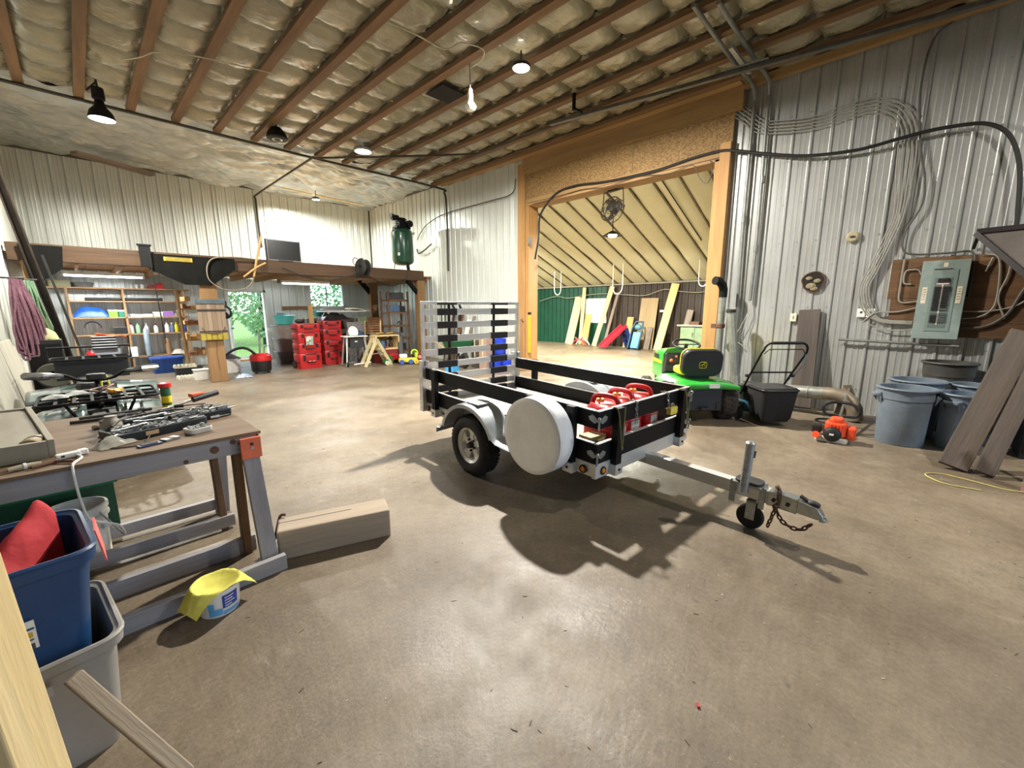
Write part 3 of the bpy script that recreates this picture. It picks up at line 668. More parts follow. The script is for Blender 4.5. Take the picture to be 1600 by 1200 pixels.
hubm = MB().lathe([(.0, .10), (.05, .09), (.12, .05), (.128, .08), (.128, -.08), (0, -.06)], 20).mesh('rim', plain('rim_yellow', '#d9c52a', .5), 40)
for x, y, r, me, sc_ in ((0, .37, .25, ta, 1), (0, -.37, .25, ta, 1), (1.18, .34, .19, tb, .75), (1.18, -.34, .19, tb, .75)):
    o = obj('tyre', me, None, tt, loc=(x, y, r), rot=(R(90) if y < 0 else R(-90), 0, 0)); q = obj('rim', hubm, None, tt, loc=(x, y, r), rot=(R(90) if y < 0 else R(-90), 0, 0)); q.scale = (sc_,)*3
fd = MB()
def fdk(u, v):
    y = (u-.5)*.90; x = -.30+v*.72
    z = .555-.13*max(0, abs(y)/.45-.55)**2*3-.05*max(0, .25-v)**2*16
    return (x-.03*(1-abs(2*u-1)**3) if v == 0 else x, y, z)
fd.grid(24, 10, fdk)
fdo = obj('fender_deck', fd, GRN, tt, smooth=60); m_ = fdo.modifiers.new('thick', 'SOLIDIFY'); m_.thickness = .02
obj('rear_lip', MB().tube([(-.32, -.41, .47), (-.335, -.2, .50), (-.34, 0, .51), (-.335, .2, .50), (-.32, .41, .47)], [.03, .045, .05, .045, .03], 10), GRN, tt, smooth=True)
st = obj('sticker', MB().box((-.393, -.07, .51), (.003, .13, .055)), WHITE, tt)
obj('rear_plate', MB().bx(-.26, -.20, -.24, .24, .15, .48), BLACK, tt, bevel=.01)
obj('hitch', MB().bx(-.34, -.22, -.05, .05, .18, .21).box((-.268, -.19, .22), (.004, .05, .09)), DARK, tt)
obj('chassis', MB().bx(-.2, 1.35, -.16, .16, .22, .40), BLACK, tt, bevel=.01)
obj('mower_deck', MB().prism(rrect(.75, 1.0, .2), .13, Matrix.Translation((.62, 0, .1))), GRN, tt, bevel=.015)
ho = MB(); HW = .235
def ring_h(x, w, z0, z1): return [(x, -w, z0), (x, -w, z1-.1), (x, -w*.8, z1-.02), (x, 0, z1), (x, w*.8, z1-.02), (x, w, z1-.1), (x, w, z0)]
loft(ho, [ring_h(.72, HW, .42, .90), ring_h(1.0, HW, .42, .88), ring_h(1.25, HW*.97, .42, .82), ring_h(1.38, HW*.85, .44, .72), ring_h(1.42, HW*.7, .48, .62)])
hoo = obj('hood', ho, GRN, tt, smooth=50)
for s in (-1, 1):
    obj('hood_stripe', MB().box((.98, s*(HW+.003), .67), (.40, .006, .05)), YEL, hoo)
    obj('grille', MB().box((1.05, s*(HW+.002), .745), (.22, .006, .07)), BLACK, hoo)
obj('dashboard', MB().prism([(-.26, -.2), (.26, -.2), (.22, .1), (-.22, .1)], .16, axes((.60, 0, .74), (0, 1, 0), (.25, 0, 1))), BLACK, tt, bevel=.015)
obj('control_knob', MB().sphere((.55, .17, .72), .03, 8, 6).sphere((.55, .1, .78), .02, 8, 6), plain('orange_knob', '#c8622a', .5), tt, smooth=True)
sw_ = [(.46+.05*math.sin(a), .18*math.cos(a), .98+.07*math.sin(a)) for a in [2*math.pi*k/28 for k in range(28)]]
swo = obj('steering_wheel', MB().tube([(.46+.15*math.sin(a), .185*math.cos(a), .97+.06*math.sin(a)) for a in [2*math.pi*k/28 for k in range(28)]], .016, 8, closed=True), BLACK, tt, smooth=True)
obj('steering_column', MB().cyl((.46, 0, .97), (.58, 0, .74), .025).bar((.46, -.18, .97), (.46, .18, .97), .03, .012), BLACK, swo)
def shellp(rad, k): return [(x, y) for x, y in rrect(.50*k, .42*k, rad)]
seat = MB(); M0 = axes((-.11, 0, .775), (0, -1, 0), (-.12, 0, 1))
loft(seat, [[M0 @ Vector((x*s, y*s-(.0), z)) for x, y in rrect(.52, .36, .11, 5)] for z, s in ((.05, .94), (.035, 1.0), (-.03, 1.0), (-.05, .93))])
sto = obj('seat_back', seat, BLACK, tt, smooth=40)
edge = MB().tube([M0 @ Vector((x*1.0, y*1.0, -.045)) for x, y in rrect(.52, .36, .11, 6)][0:14], .022, 8)
cush = MB(); loft(cush, [[M0 @ Vector((x*s, y*s, z)) for x, y in rrect(.53, .37, .11, 5)] for z, s in ((-.045, 1.0), (-.08, .98), (-.105, .85))])
obj('seat_pad', cush, YEL, sto, smooth=40)
sq = MB(); loft(sq, [[(x*s+.13, y*s, z) for x, y in rrect(.42, .48, .1, 5)] for z, s in ((.60, .95), (.62, 1), (.67, 1), (.69, .92))])
obj('seat_cushion', sq, YEL, tt, smooth=40)
obj('seat_base', MB().bx(-.05, .3, -.14, .14, .555, .61), DARK, tt)
# emblem on the seat back: outlined badge with a leaping deer
em = MB(); ME = M0 @ Matrix.Translation((-.10+.10, -.02, .0515))
em.tube([ME @ Vector((x, y, 0)) for x, y in rrect(.095, .085, .022)], .004, 5, closed=True)
em.tube([ME @ Vector(p) for p in ((-.034, -.012, 0), (-.02, .006, 0), (.0, .008, 0), (.014, .014, 0), (.022, .026, 0), (.034, .02, 0))], [.003, .005, .007, .006, .004, .002], 6)
for p in (((.012, .01, 0), (.03, -.006, 0), (.02, -.02, 0)), ((-.015, .004, 0), (-.002, -.014, 0), (-.018, -.026, 0)), ((.022, .024, 0), (.014, .034, 0), (.0, .032, 0))): em.tube([ME @ Vector(q) for q in p], .0026, 5)
obj('emblem', em, YEL, sto, smooth=True)

# ---- push mower seen from behind
pm = thing('push_mower', 'black push mower with grass bag and folding handle beside the tractor', 'lawn mower', (5.955, 1.085, 0), R(42))
BAG = mat('bag_fabric', '#121214', '#1c1c1e', rough=.85, scale=40)
bgm = MB(); loft(bgm, [[(x*s+.22, y*s, z) for x, y in rrect(.42, .44, .06)] for z, s in ((.06, .74), (.12, .86), (.40, 1), (.47, 1.03))])
bo = obj('grass_bag', bgm, BAG, pm, smooth=40); obj('bag_rim', MB().tube([(x*1.04+.22, y*1.04, .472) for x, y in rrect(.42, .44, .06)], .014, 6, closed=True), BLACK, bo, smooth=True)
obj('bag_lid', MB().prism(rrect(.42, .44, .06), .03, Matrix.Translation((.22, 0, .47))), BLACK, bo, bevel=.01)
BLUE = mat('mower_teal', '#1f4f66', '#1a4458', rough=.4, scale=8)
obj('deck', MB().prism(rrect(.58, .50, .16), .14, Matrix.Translation((.72, 0, .09))), BLUE, pm, bevel=.02)
en = obj('engine', MB().prism(rrect(.34, .32, .12), .13, Matrix.Translation((.70, 0, .23))).lathe([(.15, .36), (.155, .42), (.13, .46), (.05, .475), (0, .475)], 24, (.70, 0, 0)), BLACK, pm, smooth=40)
obj('fuel_cap', MB().cyl((.58, .16, .40), (.58, .16, .45), .03), BLACK, en, smooth=True)
obj('air_filter', MB().bx(.5, .62, .05, .24, .36, .46), BLACK, en, bevel=.012)
wmsh = MB().lathe([(.04, -.03), (.09, -.03), (.10, -.02), (.10, .02), (.09, .03), (.04, .03)], 20, (0, 0, 0), cap=True).mesh('wheel', RUBBER, 38)
for x, y, r in ((.44, .30, .1), (.44, -.30, .1), (.98, .29, .1), (.98, -.29, .1)): obj('wheel', wmsh, None, pm, loc=(x, y, .1), rot=(R(90), 0, 0))
hm = MB().tube(smoothpath([(.50, .25, .34), (.30, .26, .62), (.05, .27, .95)], 4)+arc((.03, .17, .98), .09, 0, 90, 4, (0, 1, 0), (-.25, 0, 1))+arc((.03, -.17, .98), .09, 90, 180, 4, (0, 1, 0), (-.25, 0, 1))+smoothpath([(.05, -.27, .95), (.30, -.26, .62), (.50, -.25, .34)], 4), .013, 8)
ha = obj('handle', hm, BLKMET, pm, smooth=True)
obj('cross_brace', MB().cyl((.255, -.265, .67), (.255, .265, .67), .011), BLKMET, ha, smooth=True)
obj('control_bar', MB().tube([(.04, -.25, .93), (.02, -.2, .99), (.02, .2, .99), (.04, .25, .93)], .006, 6), BLKMET, ha, smooth=True)
obj('grip', MB().cyl((.004, -.18, 1.069), (.004, .18, 1.069), .019), RUBBER, ha, smooth=True)
obj('starter_cable', MB().tube(smoothpath([(.05, -.26, .93), (.12, -.29, .80), (.28, -.29, .62), (.5, -.22, .40)], 5), .004, 5), plain('blue_cable', '#2f7fa0', .5), ha, smooth=True)
for s in (-1, 1): obj('clamp_knob', MB().cyl((.30, s*.26, .62), (.30, s*.31, .62), .02), BLACK, ha, smooth=True)

# ---- ducts
DUCT = mat('dull_duct', '#a5a69e', '#8b8b82', rough=.4, metal=.6, scale=9)
ex = thing('exhaust_pipe', 'upright silver pipe with a bent black top against the opening frame', 'pipe', (7.25, 2.28, 0))
obj('pipe', MB().cyl((0, 0, 0), (0, 0, 1.72), .055, n=20), DUCT, ex, smooth=True)
obj('clamp', MB().lathe([(.06, 1.17), (.068, 1.18), (.068, 1.23), (.06, 1.24)], 20).box((.0, .09, 1.2), (.05, .10, .07)), RUST, ex, smooth=True)
obj('elbow', MB().tube([(0, 0, 1.66), (0, 0, 1.78), (-.02, .015, 1.85), (-.07, .05, 1.91), (-.15, .09, 1.92)], [.062, .064, .066, .066, .066], 18), BLKMET, ex, smooth=True)
ln = thing('flexible_duct', 'silver duct leaning from the wall down to an elbow by the mower', 'duct', (7.15, 2.08, 0))
obj('pipe', MB().cyl((.0, .03, 1.46), (.05, -.10, .42), .062, n=20), DUCT, ln, smooth=True)
obj('collar', MB().lathe([(.07, 0), (.073, .02), (.07, .05)], 20, (.0, .03, 1.42)), DARK, ln, smooth=True)
obj('elbow', MB().tube(smoothpath([(.05, -.10, .42), (.03, -.13, .22), (-.02, -.22, .12), (-.05, -.34, .10)], 5), .075, 18), DUCT, ln, smooth=True)
hz = thing('stove_pipe', 'fat dull pipe lying along the wall with a bend at its end', 'pipe', (7.0, .35, 0))
obj('pipe', MB().cyl((0, 1.25, .30), (0, .42, .33), .085, n=22), DUCT, hz, smooth=True)
obj('elbow', MB().tube([(0, .45, .33), (0, .32, .335), (-.01, .22, .32), (-.02, .14, .26), (-.03, .09, .17), (-.03, .07, .02)], .088, 20), mat('brown_duct', '#7b6f5f', '#968a78', rough=.5, metal=.5, scale=8), hz, smooth=True)
obj('bead', MB().lathe([(.086, -.012), (.093, 0), (.086, .012)], 22, (0, .62, .322), Matrix.Rotation(R(90), 3, 'X')), DUCT, hz, smooth=True)
obj('seam_band', MB().lathe([(.086, -.012), (.093, 0), (.086, .012)], 22, (0, 1.0, .309), Matrix.Rotation(R(90), 3, 'X')), DUCT, hz, smooth=True)
obj('support_block', MB().bx(-.1, .12, 1.0, 1.14, 0, .22), OLDW['x'], hz)
one('rubber_hose', MB().tube([(.13*math.cos(a), .13*math.sin(a), .012) for a in [2*math.pi*k/24 for k in range(24)]], .012, 6, closed=True), RUBBER, 'small ring of black hose on the floor under the fat pipe', 'hose', (6.72, .68, 0), smooth=True)

# ---- string trimmer
ORG = mat('trimmer_orange', '#e2502a', '#d84420', rough=.35, scale=6)
tri = thing('string_trimmer', 'orange string trimmer lying with its loop handle up', 'trimmer', (5.72, .50, 0), R(1))
e1 = obj('engine_cover', MB().prism(rrect(.20, .20, .06), .16, Matrix.Translation((.06, 0, .07))).prism(rrect(.15, .12, .04), .06, Matrix.Translation((.05, .0, .22))), ORG, tri, bevel=.018)
for k in range(4): obj('cooling_fin', MB().box((-.042, -.05+.03*k, .16), (.012, .012, .10)), ORG, e1, bevel=.003)
obj('muffler_guard', MB().box((.06, -.14, .12), (.15, .08, .14)), ORG, tri, bevel=.02)
obj('starter_housing', MB().lathe([(.0, .075), (.05, .07), (.078, .05), (.085, .0)], 20, (-.03, .02, .1), Matrix.Rotation(R(-90), 3, 'Y')), BLACK, tri, smooth=True)
obj('badge', MB().box((-.107, .02, .11), (.003, .04, .02)), WHITE, tri)
obj('fuel_tank', MB().prism(rrect(.16, .30, .05), .06, Matrix.Translation((.03, .03, .0))), mat('milky_tank', '#cfcabb', rough=.4), tri, bevel=.015)
obj('fuel_cap', MB().cyl((-.05, .16, .07), (-.11, .16, .09), .036, n=18), ORG, tri, smooth=True)
obj('carburettor', MB().box((.04, .17, .13), (.12, .09, .09)), BLACK, tri, bevel=.012)
obj('shaft', MB().cyl((.14, 0, .16), (1.50, .02, .40), .014), STEEL, tri, smooth=True)
obj('throttle_grip', MB().cyl((.14, 0, .16), (.30, 0, .19), .026), plain('dark_red_grip', '#5d1a1a', .6), tri, smooth=True)
obj('loop_handle', MB().tube(smoothpath([(.42, -.02, .22), (.44, -.14, .23), (.44, -.17, .31), (.46, -.09, .37), (.46, .09, .37), (.44, .17, .31), (.44, .14, .23), (.42, .02, .22)], 4), .016, 8), BLACK, tri, smooth=True)
obj('guard', MB().add([(1.32, -.16, 0), (1.32, .14, 0), (1.56, .0, .44), (1.46, .08, .44), (1.62, -.16, 0), (1.62, .14, 0)], [(0, 1, 3, 2), (0, 2, 4), (1, 5, 3), (2, 3, 5, 4), (0, 4, 5, 1)]), mat('tan_guard', '#76664c', '#5d4f3a', rough=.7, scale=8), tri)

# ---- round refuse bins
BING = mat('grey_bin_plastic', '#6f7b86', '#626d78', rough=.5, scale=5, bump=.1)
BINB = mat('black_bin_plastic', '#2f2e2c', '#42403a', rough=.6, scale=5)
def bin_(name, label, loc, r, h, m, rz=0, handles=True, group='round grey refuse bins'):
    t = thing(name, label, 'bin', loc, rz, group)
    b = MB().lathe([(0, 0), (r*.84, 0), (r*.87, .02), (r*.95, h*.80), (r*.985, h*.80), (r*1.0, h*.965), (r*1.07, h*.97), (r*1.09, h*.99), (r*1.06, h), (r*.96, h), (r*.93, h*.8), (r*.82, .04), (0, .03)], 40)
    bo = obj('body', b, m, t, smooth=40)
    obj('rim', MB().tube([(r*1.055*math.cos(2*math.pi*k/40), r*1.055*math.sin(2*math.pi*k/40), h*.985) for k in range(40)], .013, 6, closed=True), m, bo, smooth=True)
    if handles:
        for a in (0, math.pi):
            hb = MB(); mk = hb.mark()
            hb.add([(r*.97, -.085, h*.90), (r*.97, .085, h*.90), (r*1.16, .06, h*.86), (r*1.16, -.06, h*.86), (r*.97, -.085, h*.865), (r*.97, .085, h*.865), (r*1.16, .06, h*.83), (r*1.16, -.06, h*.83)], [(0, 1, 2, 3), (7, 6, 5, 4), (0, 3, 7, 4), (1, 5, 6, 2), (3, 2, 6, 7)])
            for s in (-1, 1): hb.add([(r*.96, s*.085, h*.865), (r*1.15, s*.06, h*.84), (r*.955, s*.06, h*.70), (r*.955, s*.10, h*.80)], [(0, 1, 2, 3)])
            hb.xf(Matrix.Rotation(a, 4, 'Z'), mk); obj('handle', hb, m, bo)
    return t
bin_('refuse_bin', 'large grey round bin standing in front with both rims in view', (6.22, -.02, 0), .235, .63, BING, R(105))
bin_('refuse_bin', 'large grey round bin directly behind the front one', (6.72, -.10, 0), .235, .66, BING, R(40))
bin_('refuse_bin', 'small grey round bin half hidden by the leaning plank', (6.36, -.47, 0), .185, .60, BING, R(150))
bin_('refuse_bin', 'small grey round bin behind another, its rim beside the plank', (6.84, -.56, 0), .185, .64, BING, R(20))
bin_('refuse_bin', 'tall black bin against the wall behind the grey bins', (7.26, -.36, 0), .23, .84, BINB, 0, False)
# ---- planks
def plank(label, p0, p1, wd, th, m, up, cat='plank', group=None, name='plank'):
    p0 = Vector(p0); p1 = Vector(p1); L = (p1-p0).length; x = (p1-p0).normalized(); up = Vector(up); up = (up-x*up.dot(x)).normalized(); y = up.cross(x)
    o = one(name, MB().box((L/2, 0, 0), (L, wd, th)), m, label, cat, (0, 0, 0), 0, group, bevel=min(.004, th*.2))
    M = Matrix((x, y, up)).transposed().to_4x4(); M.translation = p0; o.matrix_world = M; return o
plank('wide dark brown plank leaning across the grey bins', (5.46, -.41, .03), (6.30, -.77, 1.25), .20, .045, wood('dirty_plank', '#3d332a', '#524539', 'x'), (-.85, -.15, .5), group='planks leaning at the right')
plank('narrower brown plank leaning beside the wide one', (5.42, -.60, .03), (6.25, -.93, 1.22), .13, .045, wood('dirty_plank', '#3d332a', '#524539', 'x'), (-.85, -.15, .5), group='planks leaning at the right')
plank('thin upright dark lath beside the leaning planks', (5.45, -.87, .01), (5.75, -1.02, 1.3), .035, .025, OLDW['x'], (-1, 0, .1), group='planks leaning at the right')
plank('reddish worn board standing at the far right edge', (5.12, -.93, .0), (5.22, -1.0, 1.2), .32, .05, wood('reddish_board', '#7d5a54', '#96736c', 'x'), (-.8, .6, .0), group='planks leaning at the right')
plank('tall dirty board leaning on the metal wall behind the push mower', (7.28, 1.08, .02), (7.50, 1.14, 1.46), .26, .04, wood('stained_board', '#453c34', '#5d5249', 'x'), (-1, 0, .15))
one('twine', MB().tube(smoothpath([(0, .05, .006), (.18, .16, .006), (.36, .08, .008), (.32, -.08, .006), (.12, -.14, .006), (-.06, -.18, .006), (-.2, -.3, .02)], 6), .005, 5), plain('yellow_twine', '#b5ab62', .7), 'loop of yellow twine lying on the floor by the planks', 'twine', (5.02, -.58, 0), R(60), smooth=True)
hp = thing('metal_hood', 'slanted brown sheet-metal hood with a dark edge by the breaker panel', 'hood', (7.1, -.37, 2.3))
va, vb, vd = Vector((0, 0, 0)), Vector((.05, -1.7, .05)), Vector((-.45, -.95, -1.15))
nn = (vb-va).cross(vd-va).normalized()*.02
obj('panel', MB().add([va, vb, vb+vd, vd, va+nn, vb+nn, vb+vd+nn, vd+nn], [(0, 1, 2, 3), (7, 6, 5, 4), (0, 4, 5, 1), (1, 5, 6, 2), (2, 6, 7, 3), (3, 7, 4, 0)]), mat('rusty_sheet', '#4a423c', '#5b524b', rough=.55, metal=.2, scale=4), hp)
EDG = plain('hood_edge', '#1c1112', .5)
obj('edge_strip', MB().bar(va+Vector((0, 0, .02)), vb+Vector((0, 0, .02)), .05, .05), EDG, hp); obj('edge_strip', MB().bar(va, vd, .05, .05), EDG, hp)
obj('bracket', MB().bar((.0, -.02, .0), (.42, -.02, -.12), .03, .03).bar((.02, -1.2, .0), (.44, -1.2, -.1), .03, .03), DARK, hp)

kc = thing('dark_cabinet', 'black box added for the dark cavity behind the leaning planks', 'cabinet', (6.35, -1.3, 0)); obj('carcass', MB().bx(-.02, .5, -.5, .40, 0, 1.22), BLACK, kc, bevel=.01); obj('door', MB().bx(-.035, -.02, -.48, .38, .06, 1.18), BLKMET, kc, bevel=.004); obj('handle', MB().cyl((-.05, .3, .6), (-.05, .3, .75), .01), GALV, kc)  # black box added to stand in for the shaded cavity behind the planks
# ================================================================== RIGHT WALL SERVICES AND CEILING RUNS
def run(name, label, cat, pts, r, m, n=8, sm=True, k=5, group=None):
    P = [Vector(p) for p in pts]; o = P[0].copy()
    pp = [p-o for p in P]; return one(name, MB().tube(smoothpath(pp, k) if sm else pp, r, n), m, label, cat, o, 0, group, smooth=True)
XW = 7.53
hose = [(6.31, 3.08), (6.29, 3.48), (6.08, 3.74), (5.78, 3.92), (5.33, 3.96), (4.72, 3.9), (4.17, 3.88), (3.56, 3.88), (3.01, 3.93), (2.61, 3.94), (2.37, 3.9), (1.96, 3.76), (1.47, 3.61), (1.1, 3.55), (.76, 3.53), (.45, 3.56), (.17, 3.58), (-.09, 3.57), (-.3, 3.53), (-.46, 3.41), (-.56, 3.22), (-.63, 2.94), (-.67, 2.54), (-.68, 2.40)]
run('power_cable', 'thick black cable swagged across the opening header and metal wall', 'cable', [(7.42, 6.42, 2.6), (7.42, 6.36, 2.85)]+[(7.42, a, b) for a, b in hose]+[(7.42, -.68, 2.2)], .022, BLACK)
cbl = [(3.01, 4.5), (2.71, 4.53), (2.43, 4.51), (2.24, 4.37), (2.05, 4.18), (1.79, 4.09), (1.36, 4.03), (.95, 4.07), (.76, 4.06), (.56, 3.97), (.42, 3.8), (.35, 3.56), (.33, 3.23), (.32, 2.69), (.38, 2.39), (.49, 2.0), (.56, 1.75), (.5, 1.49), (.35, 1.32), (.03, 1.29)]
CBLM = plain('grey_cable', '#8d8a80', .55)
for i in range(5):
    # offset each strand sideways along the path normal
    pts = []
    for j, (a, b) in enumerate(cbl):
        a2, b2 = cbl[min(j+1, len(cbl)-1)]; a1, b1 = cbl[max(j-1, 0)]
        t = Vector((a2-a1, b2-b1)).normalized(); nrm = Vector((-t.y, t.x)); off = (i-2)*.042*(1 if 1 < j < len(cbl)-2 else .35)*(.6 if j > 12 else 1)
        pts.append((7.49, a+nrm.x*off, b+nrm.y*off))
    run('wiring_strand', ['outermost grey cable of the bundle looping to the breaker panel', 'second grey cable of the bundle looping to the breaker panel', 'middle grey cable of the bundle looping to the breaker panel', 'fourth grey cable of the bundle looping to the breaker panel', 'innermost grey cable of the bundle looping to the breaker panel'][i], 'cable', pts, .008, CBLM, 6, group='grey cables to the breaker panel')
cab2 = [(.06, 4.77), (.25, 4.62), (.3, 4.16), (.25, 3.65), (.2, 3.35), (.13, 3.04), (.12, 2.74), (.23, 2.45), (.23, 2.22), (.11, 2.15), (-.18, 2.14), (-.39, 2.13), (-.42, 1.9), (-.42, 1.6)]
run('wiring_strand', 'dark grey cable snaking down from the ceiling to the breaker board', 'cable', [(7.49, a, b) for a, b in cab2], .012, plain('dark_cable', '#4d4b46', .55), 7)
CND = mat('conduit_paint', '#8b8c86', '#757670', rough=.45, metal=.5, scale=8)
for i, (pts, l) in enumerate((([(5.1, 2.16, 4.74), (6.6, 2.18, 4.74), (7.3, 2.16, 4.74), (7.47, 2.14, 4.60), (7.48, 2.14, 4.3), (7.48, 2.14, 2.8), (7.48, 2.12, 1.5)], 'grey conduit down the wall next to the opening frame'), ([(5.25, 1.95, 4.74), (6.6, 1.96, 4.74), (7.3, 1.95, 4.74), (7.47, 1.95, 4.60), (7.48, 1.95, 4.3), (7.48, 1.93, 2.6), (7.48, 1.94, 1.60)], 'grey conduit down the wall ending in loose wires'))):
    t = thing('conduit', l, 'conduit', (0, 0, 0), 0, 'conduits by the opening'); obj('tube', MB().tube(smoothpath(pts, 4), .026, 10), CND, t, smooth=True)
    for z in ((2.86, 3.9) if i == 0 else (2.4, 3.4)): obj('coupling', MB().cyl((7.48, pts[-2][1], z-.05), (7.48, pts[-2][1], z+.05), .033), CND, t, smooth=True)
for i, dy in enumerate((0, .05)):
    run('loose_wire', ['loose wire hanging from the conduit end, curling left', 'loose wire hanging from the conduit end, curling right'][i], 'wire', [(7.48, 1.945, 1.60), (7.46, 1.95-dy*.5, 1.42), (7.45, 2.03-dy, 1.2), (7.45, 2.1-dy*2, 1.0), (7.46, 1.98-dy, .88)], .005, plain('pale_wire', '#a6a49b', .5), 5)
# breaker panel on its board
bb = thing('breaker_board', 'dark plywood backboard behind the breaker panel', 'backboard', (7.525, -.35, 1.6))
PLYD = wood('dark_ply', '#4b3420', '#6b4b2c', 'y')
for z0, z1, y0, y1 in ((.0, .50, -.62, .66), (-.30, -.004, -.62, .62), (-.48, -.304, -.62, .05)): obj('board', MB().bx(-.022, .0, y0, y1, z0, z1), PLYD, bb)
pn = thing('breaker_box', 'grey-green electrical breaker panel with open breaker slots', 'breaker panel', (7.50, -.185, 1.575))
PGR = mat('panel_grey', '#87948e', '#7b8882', rough=.45, scale=8)
obj('box', MB().bx(-.10, 0, -.20, .20, -.47, .47), PGR, pn, bevel=.006)
cv = obj('cover', MB().bx(-.112, -.10, -.205, .205, -.475, .475), PGR, pn, bevel=.004)
obj('door_frame', MB().bx(-.118, -.112, -.118, .105, -.38, .36), mat('panel_grey_dark', '#75827c', rough=.45), cv, bevel=.003)
dl = obj('dead_front', MB().bx(-.121, -.118, -.075, .075, -.335, .27), mat('panel_inset', '#5f6b66', rough=.5), cv)
for s in (-1, 1):
    for k in range(14):
        z = .15-.029*k - (.03 if k > 9 else 0)
        obj('breaker_switch', MB().box((-.127, s*.036, z), (.014, .058, .024)), BLACK if (k < 9 or s > 0) and k != 10 else mat('breaker_grey', '#4a4f4d', rough=.5), dl)
obj('label_strip', MB().box((-.123, 0, -.05), (.006, .012, .50)), plain('pale_strip', '#c9bfae', .6), dl)
obj('main_breaker', MB().box((-.127, 0, .235), (.016, .09, .045)), BLACK, dl); obj('main_label', MB().box((-.124, 0, .195), (.006, .11, .016)), plain('pinkish_label', '#c9a99b', .6), dl)
PAP = mat('aged_paper', '#d8cdb4', '#c7bb9f', rough=.7, scale=9)
for y, z, a, b in ((.15, .06, .045, .20), (-.15, .06, .045, .20), (.0, .42, .04, .05)):
    s_ = obj('paper_label', MB().box((-.114, y, z), (.002, a, b)), PAP, cv)
    if b > .1:
        for k in range(5): obj('writing', MB().box((-.1155, y, z+.07-.03*k), (.001, a*(.5+.3*random.random()), .006)), plain('ink_line', '#57524a', .7), s_)
obj('cover_groove', MB().box((-.119, .02, .372), (.004, .16, .006)), DARK, cv)
for i, pts in enumerate(([(.52, 1.3), (.40, 1.42), (.2, 1.43), (.02, 1.48)], [(.45, 1.26), (.30, 1.20), (.15, 1.19), (.02, 1.21)], [(.2, 2.1), (.2, 1.75), (.18, 1.56), (.02, 1.56)], [(.1, 1.78), (.17, 1.80), (.17, 1.94), (.1, 1.96), (.05, 1.95), (.02, 1.90)], [(-.40, 1.35), (-.55, 1.38), (-.64, 1.5), (-.64, 1.8), (-.60, 2.05), (-.5, 2.1)], [(-.40, 1.24), (-.6, 1.26), (-.75, 1.4), (-.82, 1.62), (-.86, 1.75)], [(-.40, 1.44), (-.6, 1.44), (-.8, 1.5), (-.92, 1.62)], [(-.70, 2.05), (-.70, 1.85), (-.66, 1.6), (-.74, 1.35)], [(-.56, 2.06), (-.52, 1.9)])):
    run('panel_wire', ['cable curving into the left side of the breaker panel at mid height', 'cable curving into the lower left corner of the breaker panel', 'cable dropping along the left edge of the backboard', 'square loop of cable at the upper left of the breaker panel', 'cable rising from the right side of the breaker panel', 'thick cable sweeping from the lower right of the breaker panel', 'cable running right from the middle of the breaker panel', 'cable hanging at the right end of the backboard', 'short cut-off cable at the upper right of the breaker panel'][i], 'cable', [(7.48, a, b) for a, b in pts], .009 if i != 5 else .015, CBLM if i != 5 else plain('dark_cable2', '#55514a', .6), 6, group='cables around the breaker panel')
run('wall_rail', 'thin grey pipe fixed level on the wall below the breaker panel', 'pipe', [(7.47, .76, 1.045), (7.47, -.42, 1.015)], .018, CND, 8, False)
wh = thing('wall_hole', 'round hole cut in the metal wall with insulation showing', 'wall hole', (7.525, 1.145, 1.86))
rimp = [(0, .135*(1+.05*math.sin(3*a)+.04*math.sin(7*a))*math.cos(a), .145*(1+.05*math.sin(3*a+1))*math.sin(a)) for a in [2*math.pi*k/36 for k in range(36)]]
obj('cavity', MB().add([(-.012, y, z) for _, y, z in rimp]+[(-.010, 0, 0)], [(k, (k+1) % 36, 36) for k in range(36)]), plain('hole_dark', '#1d1712', .9), wh)
obj('cut_edge', MB().tube([(-.012, y, z) for _, y, z in rimp], .008, 6, closed=True), RUST, wh, smooth=True)
INS = mat('loose_insulation', '#6e6048', '#8f8468', rough=.9, scale=20)
for y, z, r in ((.02, -.06, .055), (-.05, .01, .04), (.05, .05, .035), (-.02, -.10, .04)): obj('insulation_tuft', MB().sphere((-.02, y, z), r, 8, 6, (.35, 1.2, .8)), INS, wh, smooth=True)
jb = thing('junction_cap', 'small round tan cap on the metal wall above the outlets', 'junction box', (7.53, .76, 2.44))
obj('cap', MB().lathe([(.075, 0), (.075, .025), (.055, .045), (0, .045)], 20, (0, 0, 0), Matrix.Rotation(R(-90), 3, 'Y')), mat('tan_cap', '#a3997c', rough=.6), jb, smooth=True)
obj('plug', MB().box((-.05, 0, 0), (.02, .05, .02)), DARK, jb)
for y, l in ((.555, 'white outlet box on the metal wall, the left one of the pair'), (.455, 'white outlet box on the metal wall, the right one of the pair')):
    t = thing('outlet_box', l, 'outlet', (7.53, y, 1.415), 0, 'white outlet boxes'); obj('plate', MB().box((-.02, 0, 0), (.04, .088, .115)), WHITE, t, bevel=.004)
    obj('socket', MB().cyl((-.041, 0, .01), (-.045, 0, .01), .014, n=12), DARK, t)
t = thing('outlet_box', 'cream outlet box on the wall beside the leaning dirty board', 'outlet', (7.53, 1.335, 1.345)); obj('plate', MB().box((-.02, 0, 0), (.04, .08, .12)), mat('cream_plate', '#cfc9b3', rough=.5), t, bevel=.004); obj('socket', MB().box((-.041, 0, 0), (.004, .02, .05)), plain('cream_slot', '#8d8877', .6), t)
